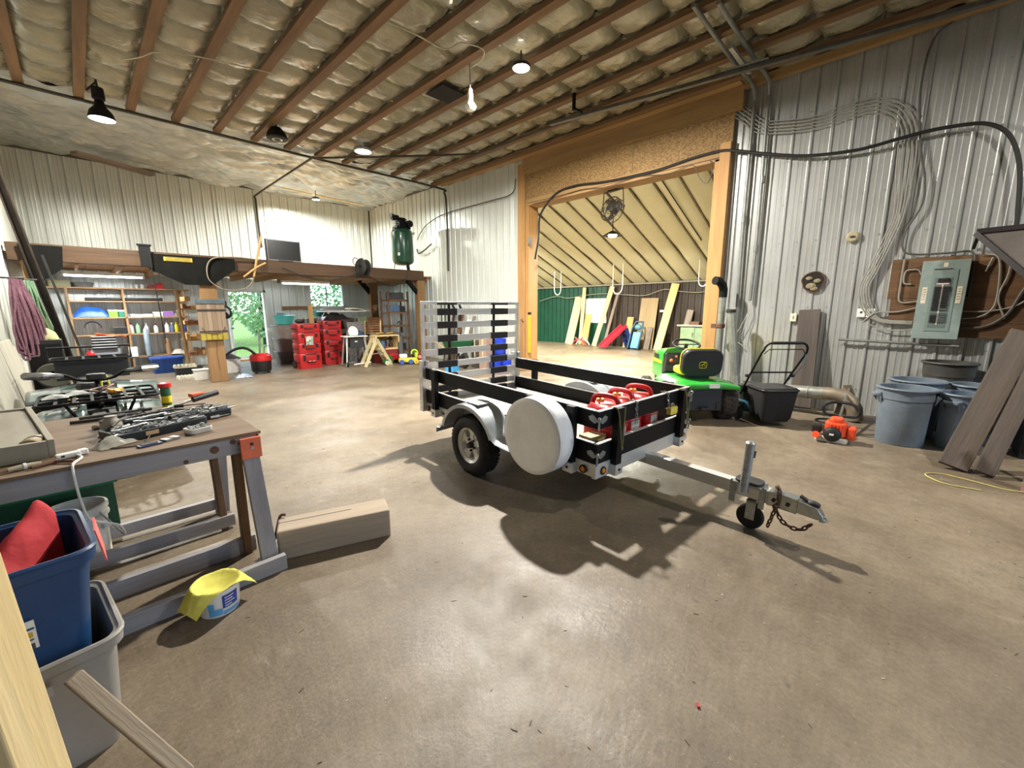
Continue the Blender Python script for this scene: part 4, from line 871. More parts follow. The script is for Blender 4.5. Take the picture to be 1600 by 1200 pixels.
# ceiling runs
DKP = mat('dark_pipe', '#3a362f', '#4a453c', rough=.5, metal=.4, scale=9)
run('ceiling_pipe', 'dark pipe crossing the ceiling where the foil begins', 'pipe', [(-.6, 9.86, 4.76), (3.9, 9.86, 4.74), (7.2, 9.80, 4.74), (7.44, 9.74, 4.62), (7.47, 9.70, 4.2), (7.47, 9.70, 2.55)], .026, DKP, 8, True, 6)
run('ceiling_pipe', 'dark pipe along the foil ceiling to the back wall and down it', 'pipe', [(3.98, 9.75, 4.72), (4.0, 13.9, 4.72), (4.02, 14.13, 4.62), (4.03, 14.15, 3.9), (4.05, 14.15, 3.3)], .024, DKP, 8, True, 6)
run('ceiling_pipe', 'dark pipe angling across the ceiling and on beside the header', 'pipe', [(4.0, 9.72, 4.70), (5.0, 8.6, 4.70), (6.1, 7.3, 4.70), (6.3, 6.9, 4.70), (6.36, 5.0, 4.70), (6.75, 1.9, 4.70)], .022, DKP, 8, True, 5)
tk = thing('door_track', 'grey steel track hung under the ceiling beside the header', 'track', (0, 0, 0))
obj('rail', MB().bar((5.98, 4.85, 4.56), (6.97, -.5, 4.56), .07, .05), mat('track_steel', '#6d6a64', '#5a5751', rough=.45, metal=.6, scale=9), tk, bevel=.006)
obj('hanger', MB().bx(5.83, 5.87, 4.25, 4.29, 4.56, 4.80).bx(5.83, 6.06, 4.25, 4.28, 4.57, 4.60), BLKMET, tk)
obj('cross_bracket', MB().bx(5.95, 6.75, 2.0, 2.05, 4.60, 4.64), GALV, tk); obj('splice_plate', MB().bar((6.45, 2.25, 4.60), (6.54, 1.75, 4.60), .13, .012), GALV, tk)
# unlit bulb lamp on its pendant
bl = thing('pendant_bulb', 'white compact bulb hanging unlit beside the blazing lamp', 'lamp', (4.22, 4.86, 4.28))
obj('bulb', MB().lathe([(0, -.045), (.05, -.04), (.072, -.01), (.072, .025), (.055, .05), (.04, .07), (.035, .11)], 22), plain('bulb_glass', '#e9e8e0', .35), bl, smooth=True)
obj('collar', MB().lathe([(.075, .02), (.079, .0), (.076, -.006)], 22), WHITE, bl, smooth=True)
obj('socket', MB().lathe([(.036, .10), (.04, .15), (.03, .22), (.014, .24)], 16), WHITE, bl, smooth=True)
obj('chain', MB().tube([(0, 0, .24), (.005, .004, .40), (0, 0, .54)], .008, 6), GALV, bl, smooth=True)
run('lamp_cord', 'pale cord looping across the ceiling to the hanging bulb', 'cord', [(2.9, 4.75, 4.72), (3.2, 4.65, 4.68), (3.6, 4.6, 4.66), (3.75, 4.48, 4.74), (4.0, 4.35, 4.72), (4.12, 4.5, 4.70), (4.16, 4.75, 4.72), (4.22, 4.86, 4.78)], .008, plain('cream_cord', '#bcb296', .6), 6)
run('lamp_cord', 'pale cord running over the strapping at the left ceiling', 'cord', [(.85, 8.0, 4.76), (1.0, 7.6, 4.70), (1.15, 7.4, 4.74), (1.5, 7.2, 4.76), (2.4, 6.9, 4.76)], .007, plain('cream_cord', '#bcb296', .6), 6)
cf = thing('ceiling_spot', 'black bell-shaped heater hanging at the edge of the strapping', 'ceiling heater', (3.0, 8.9, 4.62))
obj('shell', MB().lathe([(.02, .18), (.08, .17), (.15, .09), (.18, .0), (.17, -.02), (.10, -.03), (0, -.03)], 24), BLKMET, cf, smooth=True); obj('grille', MB().lathe([(.05, -.032), (.07, -.04), (.09, -.032)], 20), STEEL, cf, smooth=True); obj('stem', MB().cyl((0, 0, .17), (0, 0, .24), .02), BLKMET, cf)
hb = thing('disc_lamp', 'finned disc lamp on the ceiling near the foil section', 'lamp', (4.50, 8.55, 4.66))
obj('fins', MB().lathe([(.05, .10), (.17, .06), (.18, .03), (.16, .0)], 28), GALV, hb, smooth=True); obj('lens', MB().lathe([(0, -.012), (.09, -.008), (.12, .0), (.16, .004)], 28), plain('pale_lens', '#f2f0e6', .3, emit=4), hb, smooth=True); obj('stem', MB().cyl((0, 0, .09), (0, 0, .18), .02), GALV, hb); lamp('lamp_light', 'AREA', (0, 0, -.03), 45, (1, .97, .9), .2, hb, R(176))
vt = thing('ceiling_vent', 'long louvred wooden vent at the edge of the foil ceiling', 'vent', (1.05, 13.3, 4.70), R(29))
obj('frame', MB().bx(-.72, .72, -.11, -.08, -.02, .04).bx(-.72, .72, .08, .11, -.02, .04).bx(-.75, -.72, -.11, .11, -.02, .04).bx(.72, .75, -.11, .11, -.02, .04), OLDW['x'], vt)
for k in range(4): obj('slat', MB().bx(-.72, .72, -.07+.04*k, -.05+.04*k, -.01, .03), OLDW['x'], vt)
plank('thin pale lath fixed under the foil ceiling', (4.3, 12.7, 4.72), (6.75, 13.0, 4.72), .05, .03, PALE['x'], (0, 0, 1), 'lath', name='ceiling_lath')
# lit bell lamp hanging under the left ceiling
sf = thing('bell_lamp', 'black bell lamp hanging under the left part of the ceiling', 'lamp', (.64, 9.0, 4.32))
obj('shade', MB().lathe([(.05, .21), (.07, .12), (.13, .05), (.16, -.05), (.15, -.055)], 24), BLKMET, sf, smooth=True); obj('ballast', MB().lathe([(0, .38), (.07, .37), (.075, .22), (.05, .20)], 18), BLKMET, sf, smooth=True); obj('lens', MB().lathe([(0, -.045), (.15, -.045)], 24), LENS, sf); obj('rod', MB().cyl((0, 0, .37), (0, 0, .48), .016), DARK, sf); obj('bracket', MB().bar((-.12, 0, .30), (.0, 0, .45), .02, .02), DARK, sf)
lamp('lamp_light', 'AREA', (0, 0, -.06), 190, (1, .96, .86), .2, sf, R(176))
# back-wall compressor lines on the right wall
run('air_line', 'thin dark line sagging along the wall from the compressor', 'pipe', [(7.48, 11.2, 3.55), (7.48, 11.0, 3.75), (7.48, 10.6, 3.95), (7.48, 9.75, 4.10), (7.48, 8.0, 4.12), (7.47, 7.2, 4.15), (7.46, 7.05, 4.45)], .012, DARK, 6)
run('air_line', 'short black hose pointing off the wall beside the compressor', 'hose', [(7.52, 11.3, 3.3), (7.44, 11.1, 3.15), (7.42, 10.8, 3.2), (7.42, 10.4, 3.35)], .02, BLACK, 6)
# ================================================================== WORKBENCH AND FOREGROUND
B0 = Vector((.02, 3.3, 0))
wbn = thing('workbench', 'weathered sawhorse workbench with a plywood top and orange corner plate', 'workbench', B0)
def bl_(x0, x1, y0, y1, z0, z1): return MB().bx(x0-B0.x, x1-B0.x, y0-B0.y, y1-B0.y, z0, z1)
def bb_(p, q, wd, th, up): return MB().bar(Vector(p)-B0, Vector(q)-B0, wd, th, up)
GREYW = {a: wood('grey_lumber', '#7d7a7c', '#a29fa2', a, contrast=.15) for a in 'xyz'}
TOPM = wood('stained_plywood', '#5d4a38', '#836b52', 'x', contrast=.1)
obj('top', bl_(-.66, .66, 2.70, 3.95, .782, .80), TOPM, wbn, bevel=.002)
ap = obj('apron', bl_(-.64, .60, 2.715, 2.755, .685, .781), GREYW['x'], wbn, bevel=.003)
for x, z, s in ((.43, .735, .022), (.52, .76, .016), (.56, .745, .018), (.30, .70, .012)):
    obj('rust_stain', MB().cyl((x-B0.x, 2.7145-B0.y, z), (x-B0.x, 2.713-B0.y, z), s, n=9), RUST, ap)
obj('apron', bl_(-.64, .60, 3.86, 3.90, .685, .781), GREYW['x'], wbn, bevel=.003)
BRL = wood('brown_leg', '#5b432e', '#75593e', 'z')
for (tx, ty, fx, fy, m) in ((.595, 2.73, .60, 2.56, GREYW['z']), (.545, 2.80, .55, 2.86, BRL), (.52, 3.40, .52, 3.30, BRL), (.585, 3.46, .57, 3.60, GREYW['z']), (-.55, 2.73, -.55, 2.56, GREYW['z']), (-.55, 3.46, -.55, 3.60, GREYW['z'])):
    obj('leg', bb_((fx, fy, .0 if fy != 2.56 else .0), (tx, ty, .78), .085, .04, (0, 1, .1) if m is not BRL else (1, 0, 0)), m, wbn, bevel=.003)
ORP = mat('orange_tape', '#e2714a', '#cf6440', rough=.55, scale=9)
pl_ = obj('corner_plate', bl_(.545, .647, 2.665, 2.69, .655, .775), ORP, wbn, bevel=.002)
obj('corner_plate', bl_(.645, .652, 2.69, 2.75, .655, .775), ORP, wbn)
for z in (.715, .74): obj('screw', MB().cyl((.60-B0.x, 2.664-B0.y, z), (.60-B0.x, 2.66-B0.y, z), .009, n=10), GALV if z < .72 else DARK, pl_)
for y, z0, z1, x1 in ((2.505, 0, .088, .665), (2.865, 0, .10, .60), (3.275, .02, .10, .58), (3.615, .03, .11, .60)): obj('runner', bl_(-.64, x1, y-.02, y+.02, z0, z1), GREYW['x'], wbn, bevel=.003)
ZT = .801
# --- socket sets
CASE = mat('case_dark', '#1c2328', '#262e34', rough=.5, scale=8)
def sockets(label, loc, rz, wx, wy, n, name='socket_case'):
    t = thing(name, label, 'tool case', loc, rz, 'open socket cases on the bench')
    b = MB(); poly = rrect(wx, wy, .025)
    loft(b, [ring2(poly, 0, .96), ring2(poly, .012, 1), ring2(poly, .048, 1.0), ring2(poly, .05, .96), ring2(poly, .036, .94)])
    obj('tray', b, CASE, t, smooth=40)
    s = MB()
    for k in range(n):
        x = random.uniform(-wx*.43, wx*.43); y = random.choice([-.36, -.2, -.04, .14, .3])*wy+random.uniform(-.008, .008); r = random.uniform(.006, .013)
        if random.random() < .55: s.lathe([(0, .034), (r*.5, .036), (r*.55, .048), (r, .05), (r, .034)], 10, (x, y, random.uniform(0, .014)))
        else: s.cyl((x, y, .048), (x+random.uniform(.02, .05), y+random.uniform(-.012, .012), .052), r*.7, n=8)
    o = obj('sockets', s, STEEL, t, smooth=True); o['kind'] = 'stuff'
    return t
c1 = sockets('long open socket case full of steel sockets along the bench middle', (.235, 3.13, ZT), R(18), .44, .24, 90)
obj('brand_plate', MB().box((-.07, -.121, .028), (.06, .003, .022)), plain('tan_plate', '#c3a475', .5), c1)
sockets('open socket case at the right end of the bench', (.50, 3.34, ZT), R(20), .22, .26, 60)
sockets('open socket case behind the long one on the bench', (.20, 3.42, ZT), R(14), .36, .20, 60)
WR_ = [((.05, 3.02), (.19, 3.10)), ((.12, 3.28), (.30, 3.33)), ((.30, 3.27), (.46, 3.36)), ((.0, 3.2), (.11, 3.32)), ((.33, 3.5), (.5, 3.62)), ((.15, 3.2), (.27, 3.17))]
wl_ = ['steel wrench lying across the near end of the long socket case', 'steel wrench lying between the two socket cases', 'steel wrench pointing at the right socket case', 'short steel wrench beside the round dusty lamp', 'steel ratchet handle at the back of the bench', 'small steel wrench on top of the long socket case']
for i, (a, b) in enumerate(WR_):
    d = (Vector(b)-Vector(a)); L = d.length; zz = ZT+(.056 if i in (0, 1, 2, 5) else .001)
    m = MB().box((L/2, 0, .005), (L-.03, .012, .006)).lathe([(.007, 0), (.015, 0), (.015, .010), (.007, .010)], 12, (.008, 0, 0)).prism([(L-.02, -.012), (L, -.016), (L+.012, -.008), (L, 0), (L+.012, .008), (L, .016), (L-.02, .012)], .01)
    one('wrench', m, STEEL, wl_[i], 'wrench', (a[0], a[1], zz), math.atan2(d.y, d.x), 'wrenches on the bench')
br = thing('breaker_bar', 'long black bar with an orange collar across the back corner of the bench', 'bar', (.30, 3.60, ZT+.03), R(20))
obj('bar', MB().cyl((0, 0, 0), (.22, .02, .03), .008), STEEL, br, smooth=True); obj('grip', MB().cyl((.22, .02, .03), (.40, .035, .05), .02, n=12), plain('navy_grip', '#151b26', .5), br, smooth=True); obj('collar', MB().box((.27, .06, .055), (.09, .05, .03)), plain('orange_collar', '#dd5b2c', .5), br, bevel=.008)
obj('stand', MB().box((.1, .01, -.02), (.03, .05, .02)), DARK, br)
tb = thing('parts_tub', 'white plastic tub holding small metal parts on the bench', 'tub', (.40, 2.93, ZT), R(22))
p = rrect(.115, .095, .022); m = MB(); loft(m, [ring2(p, 0, .9), ring2(p, .006, 1), ring2(p, .03, 1.04), ring2(p, .032, .98), ring2(p, .012, .93)]); obj('tub', m, WHITE, tb, smooth=40)
m = MB()
for k in range(26): m.sphere((random.uniform(-.04, .04), random.uniform(-.032, .032), .02+random.uniform(0, .022)), random.uniform(.006, .011), 6, 4)
o = obj('contents', m, GALV, tb, smooth=True); o['kind'] = 'stuff'
pk = thing('drill_packet', 'small flat packet with metallic sheen near the bench edge', 'packet', (.265, 2.865, ZT), R(30)); obj('card', MB().box((0, 0, .006), (.075, .05, .012)), GALV, pk, bevel=.002); obj('band', MB().box((0, .0, .0125), (.02, .051, .002)), plain('brown_band', '#6d4a3a', .6), pk)
pk = thing('drill_packet', 'small packet of blue-backed bits near the bench edge', 'packet', (.175, 2.82, ZT), R(14)); obj('card', MB().box((0, 0, .004), (.10, .045, .008)), plain('blue_card', '#2c3f66', .5), pk, bevel=.002)
for k in range(4): obj('bit', MB().cyl((-.035, -.015+.01*k, .011), (.03, -.013+.01*k, .011), .003, n=6), STEEL, pk)
bgx = MB().grid(14, 10, lambda u, v: ((u-.5)*.17, (v-.5)*.11, .004+.045*max(0, (1-abs(2*u-1)**2)*(1-abs(2*v-1)**2))*(1+.5*NZ.noise(Vector((u*5, v*5, 2))))+.006*NZ.noise(Vector((u*12, v*12, 0)))))
one('plastic_bag', bgx, mat('clear_bag', '#b3b0a4', '#9d9a8d', rough=.2, scale=9, alpha=.75), 'crumpled clear plastic bag on the bench beside the socket case', 'bag', (.045, 2.96, ZT), R(28), smooth=80)
one('lens_strap', MB().tube(smoothpath([(-.05, .02, .003), (-.02, -.03, .003), (.06, -.05, .003), (.10, .02, .003), (.12, .06, .02)], 5), .003, 5), BLACK, 'thin black strap trailing from the plastic bag', 'strap', (.07, 2.90, ZT), 0, smooth=True)
lj = thing('dusty_lamp', 'round dusty metal lamp shell standing behind the plastic bag', 'lamp shell', (.055, 3.28, ZT)); DUST = mat('dusty_metal', '#8b8578', '#736d61', rough=.6, metal=.2, scale=12)
obj('shell', MB().lathe([(.0, 0), (.05, 0), (.055, .02), (.048, .055), (.03, .08), (.026, .095), (0, .095)], 20), DUST, lj, smooth=True); obj('cap', MB().lathe([(.028, .09), (.028, .10), (0, .102)], 16), DUST, lj, smooth=True)
rm_ = thing('power_adapter', 'white switch box with a cord on the bench edge', 'adapter', (-.12, 2.86, ZT), R(14)); obj('case', MB().box((0, 0, .014), (.085, .032, .026)), WHITE, rm_, bevel=.006); obj('plug', MB().box((.055, .012, .014), (.035, .034, .026)), WHITE, rm_, bevel=.005); obj('marking', MB().box((-.02, -.0165, .016), (.012, .002, .01)), BLACK, rm_)
run('white_cord', 'white cord hanging from the switch box down to the bucket', 'cord', [(-.09, 2.845, ZT+.012), (-.075, 2.80, ZT+.006), (-.10, 2.73, ZT+.004), (-.107, 2.695, ZT-.01), (-.106, 2.69, .70), (-.10, 2.70, .60), (-.085, 2.72, .52), (-.04, 2.76, .47), (.01, 2.85, .40), (.02, 3.1, .25), (-.06, 3.30, .34)], .0055, WHITE, 7)
pc = thing('canister', 'tan cylinder lying on the bench with its dark open end forward', 'canister', (-.225, 3.02, ZT+.05), R(-15)); obj('shell', MB().lathe([(.042, -.06), (.045, -.05), (.048, .05), (.044, .06), (.036, .06), (.036, -.02), (0, -.02)], 22, (0, 0, 0), Matrix.Rotation(R(90), 3, 'X')), mat('tan_tin', '#a08f6a', '#877656', rough=.5, scale=9), pc, smooth=40); obj('band', MB().lathe([(.049, -.006), (.051, 0), (.049, .006)], 22, (0, 0, 0), Matrix.Rotation(R(90), 3, 'X')), DARK, pc, smooth=True); obj('cavity', MB().lathe([(0, .03), (.036, .03)], 22, (0, 0, 0), Matrix.Rotation(R(90), 3, 'X')), BLACK, pc)
pt = thing('steel_tray', 'dusty tilted steel tray on the left end of the bench', 'tray', (-.43, 3.25, ZT+.03), rot=(R(4), R(2), R(8))); DTR = mat('dusty_tray', '#77705f', '#8f8877', rough=.55, metal=.1, scale=6, stretch=(1, .3, 1)); obj('plate', MB().bx(-.22, .20, -.33, .42, .06, .075), DTR, pt, bevel=.003)
for a in ((-.22, .20, -.35, -.33), (-.22, .20, .42, .44)): obj('side', MB().bx(a[0], a[1], a[2], a[3], .0, .085), DTR, pt)
obj('side', MB().bx(.20, .225, -.35, .44, -.0, .09), DTR, pt, bevel=.003); obj('rib', MB().bx(-.05, -.03, -.33, .42, .075, .085), DTR, pt); obj('foot', MB().bx(-.2, .18, -.3, .4, -.028, .0), DARK, pt)
pr = thing('pruner', 'rusty pliers lying open by the white switch box', 'pliers', (-.165, 2.80, ZT), R(-20)); obj('handle', MB().tube([(0, 0, .008), (.04, -.012, .008), (.08, -.03, .008)], .007, 6), RUST, pr, smooth=True); obj('handle', MB().tube([(0, 0, .01), (-.02, -.03, .01), (-.05, -.06, .01)], .007, 6), RUST, pr, smooth=True); obj('jaw', MB().prism([(-.006, -.008), (.01, -.006), (.006, .034), (-.004, .036)], .012), RUST, pr)
kn = thing('utility_knife', 'old utility knife with banded handle at the bench front', 'knife', (-.30, 2.78, ZT), R(14)); obj('handle', MB().tube([(0, 0, .012), (.05, .0, .014), (.10, 0, .012)], [.009, .013, .009], 8), mat('bone_handle', '#b3aa90', '#8f866c', rough=.5, scale=9), kn, smooth=True); obj('band', MB().cyl((.045, 0, .014), (.055, 0, .014), .0145), WHITE, kn); obj('blade', MB().box((-.05, 0, .008), (.10, .014, .003)), RUST, kn)
for i, (x, y, r, l) in enumerate(((-.08, 3.80, 3, .36), (-.12, 3.70, -4, .30), (.02, 3.62, 8, .26))): one('steel_rod', MB().cyl((0, 0, .012), (l, 0, .012), .011, n=10).cyl((l*.8, 0, .012), (l*.9, 0, .012), .017, n=10), DARK, ['long dark rod at the very back of the bench', 'dark rod second from the back edge of the bench', 'shorter dark rod behind the dusty lamp on the bench'][i], 'rod', (x, y, ZT), R(r), 'rods at the back of the bench', smooth=True)
sb = thing('spray_bottle', 'green and yellow spray can with a red cap behind the bench corner', 'spray can', (.375, 3.90, ZT)); obj('body', MB().lathe([(0, 0), (.028, 0), (.03, .01), (.03, .085)], 20), plain('can_yellow', '#e0c51e', .4), sb, smooth=True); obj('band', MB().lathe([(.0305, .08), (.0305, .13), (.028, .14)], 20), plain('can_green', '#1d5a34', .4), sb, smooth=True); obj('base_band', MB().lathe([(.0307, .012), (.0307, .03)], 20), plain('can_green', '#1d5a34', .4), sb); obj('cap', MB().lathe([(.03, .14), (.041, .145), (.040, .172), (.02, .18), (0, .18)], 20), plain('cap_red', '#c0161c', .4), sb, smooth=True)
# --- under and before the bench
def bucket(name, label, loc, r, h, m, cat='bucket', wall=.012):
    t = thing(name, label, cat, loc)
    obj('body', MB().lathe([(0, 0), (r*.88, 0), (r*.89, .01), (r*.96, h*.78), (r*1.05, h*.79), (r*1.05, h*.83), (r*.98, h*.84), (r*.985, h*.90), (r*1.05, h*.91), (r*1.05, h*.985), (r*1.0, h), (r*.95, h), (r*.84, .03), (0, .02)], 32), m, t, smooth=40)
    return t
wbk = bucket('plastic_bucket', 'white plastic bucket under the bench', (-.16, 3.45, 0), .135, .36, WHITE)
obj('bail', MB().tube(arc((.0, 0, .29), .142, 180, 325, 10, (.6, -.8, 0), (0, 0, .55)), .004, 6), GALV, wbk, smooth=True); obj('bail_grip', MB().cyl((.10, -.10, .225), (.135, -.06, .215), .011), WHITE, wbk, smooth=True)
gc = thing('plastic_crate', 'dark green crate of oddments under the bench', 'crate', (-.20, 3.83, 0)); GCR = mat('crate_green', '#0f5230', '#0b4527', rough=.45, scale=6)
for a in ((-.28, .22, -.15, -.13), (-.28, .22, .11, .13)): obj('side', MB().bx(a[0], a[1], a[2], a[3], 0, .43), GCR, gc, bevel=.004)
for a in ((-.28, -.26), (.20, .22)): obj('end', MB().bx(a[0], a[1], -.13, .11, 0, .43), GCR, gc, bevel=.004)
obj('floor_panel', MB().bx(-.26, .20, -.13, .11, .0, .02), GCR, gc); obj('rim', MB().bx(-.30, .24, -.17, -.15, .39, .44).bx(.22, .24, -.15, .15, .39, .44), mat('crate_green_rim', '#137a43', rough=.45), gc)
for k in range(4): obj('rib', MB().bx(.10-.03*k, .115-.03*k, -.156, -.15, .2, .32), mat('crate_green_rim', '#137a43', rough=.45), gc)
one('garment', MB().grid(12, 10, lambda u, v: ((u-.5)*.40, (v-.5)*.20, .30+.07*NZ.noise(Vector((u*4, v*4, 9))))), mat('dark_cloth', '#231f1d', '#3d2c2a', rough=.9, scale=12), 'dark cloth bundled in the green crate', 'cloth', (-.23, 3.82, 0), smooth=80)
def tote(name, label, loc, rz, lx, ly, h, m, taper=.86, group=None, closed=False):
    t = thing(name, label, 'tote', loc, rz, group); p = rrect(lx, ly, .06)
    b = MB(); loft(b, [ring2(p, 0, taper), ring2(p, .012, taper+.015), ring2(p, h*.9, .97), ring2(p, h*.905, 1.03), ring2(p, h*.99, 1.04), ring2(p, h, 1.01), ring2(p, h*.985, .96), ring2(p, h*.88, .945), ring2(p, .03, taper-.02)], True, True)
    obj('body', b, m, t, smooth=40)
    obj('rim', MB().tube(ring2(p, h*.992, 1.025), .009, 6, closed=True), m, t, smooth=True)
    for s in (-1, 1):
        for x in (-lx*.17, lx*.17):
            z0, z1 = .03, h*.86
            obj('rib', MB().bar((x, s*(ly/2*(taper+.02)), z0), (x, s*(ly/2*.975), z1), .02, .012, (0, s, 0)), m, t)
    return t
BTOT = mat('blue_tote', '#17375f', '#1b4270', rough=.42, scale=4); GTOT = mat('grey_tote', '#8b8781', '#9b968f', rough=.5, scale=4)
gt = tote('storage_tote', 'grey plastic tote under the blue one in the foreground', (-.35, 2.02, 0), R(6), .58, .46, .42, GTOT, .86)
obj('handle_lip', MB().bx(-.02, .12, -.262, -.235, .33, .365), GTOT, gt, bevel=.004)
btt = tote('storage_tote', 'blue plastic tote holding red cloth in the foreground', (-.365, 2.03, .27), R(6), .56, .44, .47, BTOT, .80)
lb = obj('label_sticker', MB().box((.085, -.205, .25), (.085, .003, .10), M=Matrix.Rotation(R(6), 3, 'X')), WHITE, btt)
INKB = plain('black_ink', '#101010', .6)
for x0, x1, z, hh, c in ((.053, .09, .29, .010, '#b02028'), (.085, .125, .272, .008, '#2c4f78'), (.08, .12, .252, .018, '#c9a93a'), (.055, .12, .235, .004, '#6c6c6c'), (.07, .12, .213, .018, '#4a4a4a')):
    obj('print', MB().box(((x0+x1)/2, -.2075+.0011*(z-.25)*-95*.0, z), (x1-x0, .003, hh), M=Matrix.Rotation(R(6), 3, 'X')), plain('print_'+c[1:], c, .6), lb)
def cloth(name, label, loc, fn, m, nu=26, nv=22, cat='cloth', rz=0):
    return one(name, MB().grid(nu, nv, fn), m, label, cat, loc, rz, smooth=80)
REDC = mat('red_cloth', '#b0242b', '#c23a3f', rough=.8, scale=6, bump=.2, bscale=20)
def jk_(u, v):
    t = max(0, min(1, ((u-.30)*.57+(v-.05)*.9)/1.13)); du = u-(.30+.62*t); dv = v-(.05+.90*t); d = math.hypot(du, dv)
    z = .02+(.06+.22*t**1.4)*math.exp(-(d/.17)**2)+.10*math.exp(-(((u-.12)/.2)**2+((v-.30)/.25)**2))
    return ((u-.5)*.46, (v-.5)*.36, z+.022*NZ.noise(Vector((u*5, v*5, 3)))+.016*abs(NZ.noise(Vector((u*9+v*4, v*7-u*5, 5)))))
cloth('red_jacket', 'crumpled red cloth stuffed in the blue tote', (-.365, 2.03, .52), jk_, REDC, 40, 34, rz=R(6))
one('pink_flag', MB().add([(0, 0, 0), (.0, .09, .02), (.012, .09, -.10), (.014, .02, -.14), (.004, .0, 0), (.006, .09, .02), (.018, .09, -.10), (.020, .02, -.14)], [(0, 1, 2, 3), (7, 6, 5, 4), (0, 4, 5, 1), (1, 5, 6, 2), (2, 6, 7, 3), (3, 7, 4, 0)]), mat('pink_cloth', '#e0736c', '#d4655f', rough=.7, scale=6), 'pink scrap of cloth hanging outside the blue tote', 'cloth', (-.063, 2.09, .70))
plank('pale fresh stud standing in the left foreground corner', (-.215, 1.15, 0), (-.275, 1.17, 1.25), .20, .10, PALE['x'], (-.5, -.87, 0), 'stud', name='stud')
plank('weathered grey stick propped against the grey tote', (.05, 1.52, .02), (-.15, 1.66, .44), .042, .03, wood('dry_stick', '#8d7f6c', '#a8998340'[:7], 'x'), (.4, -1, .4), 'stick', name='wood_stick')
bmx = thing('timber_block', 'heavy square timber lying on the floor past the bench', 'timber', (.995, 2.57, 0), R(-20.5))
obj('timber', MB().bx(-.33, .33, -.10, .10, 0, .19), wood('split_timber', '#86786a', '#a3937c', 'x', contrast=.1), bmx, bevel=.012)
obj('groove', MB().bx(-.33, .10, .018, .022, .189, .1915), DARK, bmx)
run('chain_bit', 'short rusty chain at the end of the square timber', 'chain', [(.62, 2.66, .012), (.65, 2.72, .03), (.69, 2.75, .10), (.73, 2.77, .20), (.76, 2.76, .205)], .009, RUST, 6)
pb = thing('compound_pail', 'white and blue pail with a yellow cloth draped over it', 'pail', (.31, 2.385, 0))
obj('body', MB().lathe([(0, 0), (.082, 0), (.086, .008), (.096, .125), (.10, .126), (.10, .138), (.092, .14), (.08, .02), (0, .015)], 36), WHITE, pb, smooth=40)
BLU = plain('label_blue', '#1e3f9a', .5); LBL = plain('label_light_blue', '#5da3d6', .5)
def wrap(a0, a1, z0, z1, m, name='label_panel'):
    rr = lambda z: .0865+.0105*z/.125+.0008
    n = 8; obj(name, MB().add([(rr(z)*math.cos(R(a0+(a1-a0)*i/n)), rr(z)*math.sin(R(a0+(a1-a0)*i/n)), z) for z in (z0, z1) for i in range(n+1)], [(i, i+1, n+2+i, n+1+i) for i in range(n)]), m, pb)
wrap(-128, -92, .015, .05, LBL); wrap(-128, -112, .05, .085, LBL); wrap(-90, -45, .045, .115, BLU); wrap(-90, -40, .012, .03, LBL)
for k, z in enumerate((.10, .085, .07, .055)): wrap(-84, -84+(26, 22, 30, 20)[k], z-.003, z+.003, WHITE, 'lettering')
YC = mat('yellow_cloth', '#d8d264', '#c6bf52', rough=.8, scale=7, bump=.15, bscale=30)
def yfn(u, v):
    x = (u-.5)*.40; y = (v-.5)*.205; x, y = x*.93-y*.36, x*.36+y*.93; r = math.hypot(x, y)
    if r < .1: z = .150-.045*(1-(r/.1)**2)
    else:
        k = (.103+.5*(r-.1))/r; x *= k; y *= k; z = .150-.75*(r-.1)
    return (x*1.02, y*1.02, z+.006*NZ.noise(Vector((u*6, v*6, 1)))+.004)
cloth('cleaning_cloth', 'yellow cleaning cloth draped over the white pail', (.31, 2.385, 0), yfn, YC, 40, 34)

# ================================================================== ATV
at = thing('quad_bike', 'grey-green quad bike with black racks parked behind the bench', 'quad bike', (.05, 5.93, 0))
TEAL = mat('atv_green', '#5d6d6a', '#4d5d5b', rough=.25, scale=5, coat=.5)
tq = tyre(.27, .22, 26, 16); ATR = MB().lathe([(0, .05), (.06, .06), (.13, .03), (.14, .09), (.14, -.09), (0, -.05)], 18).mesh('rim', GALV, 40)
for x, y in ((-.38, -.62), (.38, -.62), (-.40, .62), (.40, .62)):
    obj('tyre', tq, None, at, loc=(x, y, .27), rot=(0, R(90 if x > 0 else -90), 0)); obj('rim', ATR, None, at, loc=(x, y, .27), rot=(0, R(90 if x > 0 else -90), 0))
for s in (-1, 1):
    f = MB().grid(10, 16, lambda u, v, s=s: (s*(.10+.40*u), -1.02+.85*v, .50+.17*math.sin(math.pi*min(1, v*1.02))**.6-.05*u-.12*max(0, u-.75)*2))
    fo = obj('front_fender', f, TEAL, at, smooth=60); mm = fo.modifiers.new('thick', 'SOLIDIFY'); mm.thickness = .02
    f = MB().grid(10, 14, lambda u, v, s=s: (s*(.12+.40*u), .22+.80*v, .56+.16*math.sin(math.pi*min(1, .1+v*.9))**.6-.05*u))
    fo = obj('rear_fender', f, TEAL, at, smooth=60); mm = fo.modifiers.new('thick', 'SOLIDIFY'); mm.thickness = .02
    obj('headlight', MB().prism(rrect(.17, .06, .025), .03, axes((s*.13, -.99, .50), (1, 0, 0), (0, .25, 1))), mat('lamp_lens', '#9aa0a0', rough=.15), at, bevel=.006)
    obj('lamp_chrome', MB().sphere((s*.20, -1.02, .51), .016, 8, 6), WHITE, at, smooth=True)
    obj('hand_guard', MB().tube([(s*.22, -.28, .90), (s*.34, -.36, .92), (s*.44, -.34, .93), (s*.45, -.22, .92)], [.02, .035, .035, .02], 8), mat('chrome_guard', '#c2c4c4', '#55585a', rough=.15, metal=.8, scale=9), at, smooth=True)
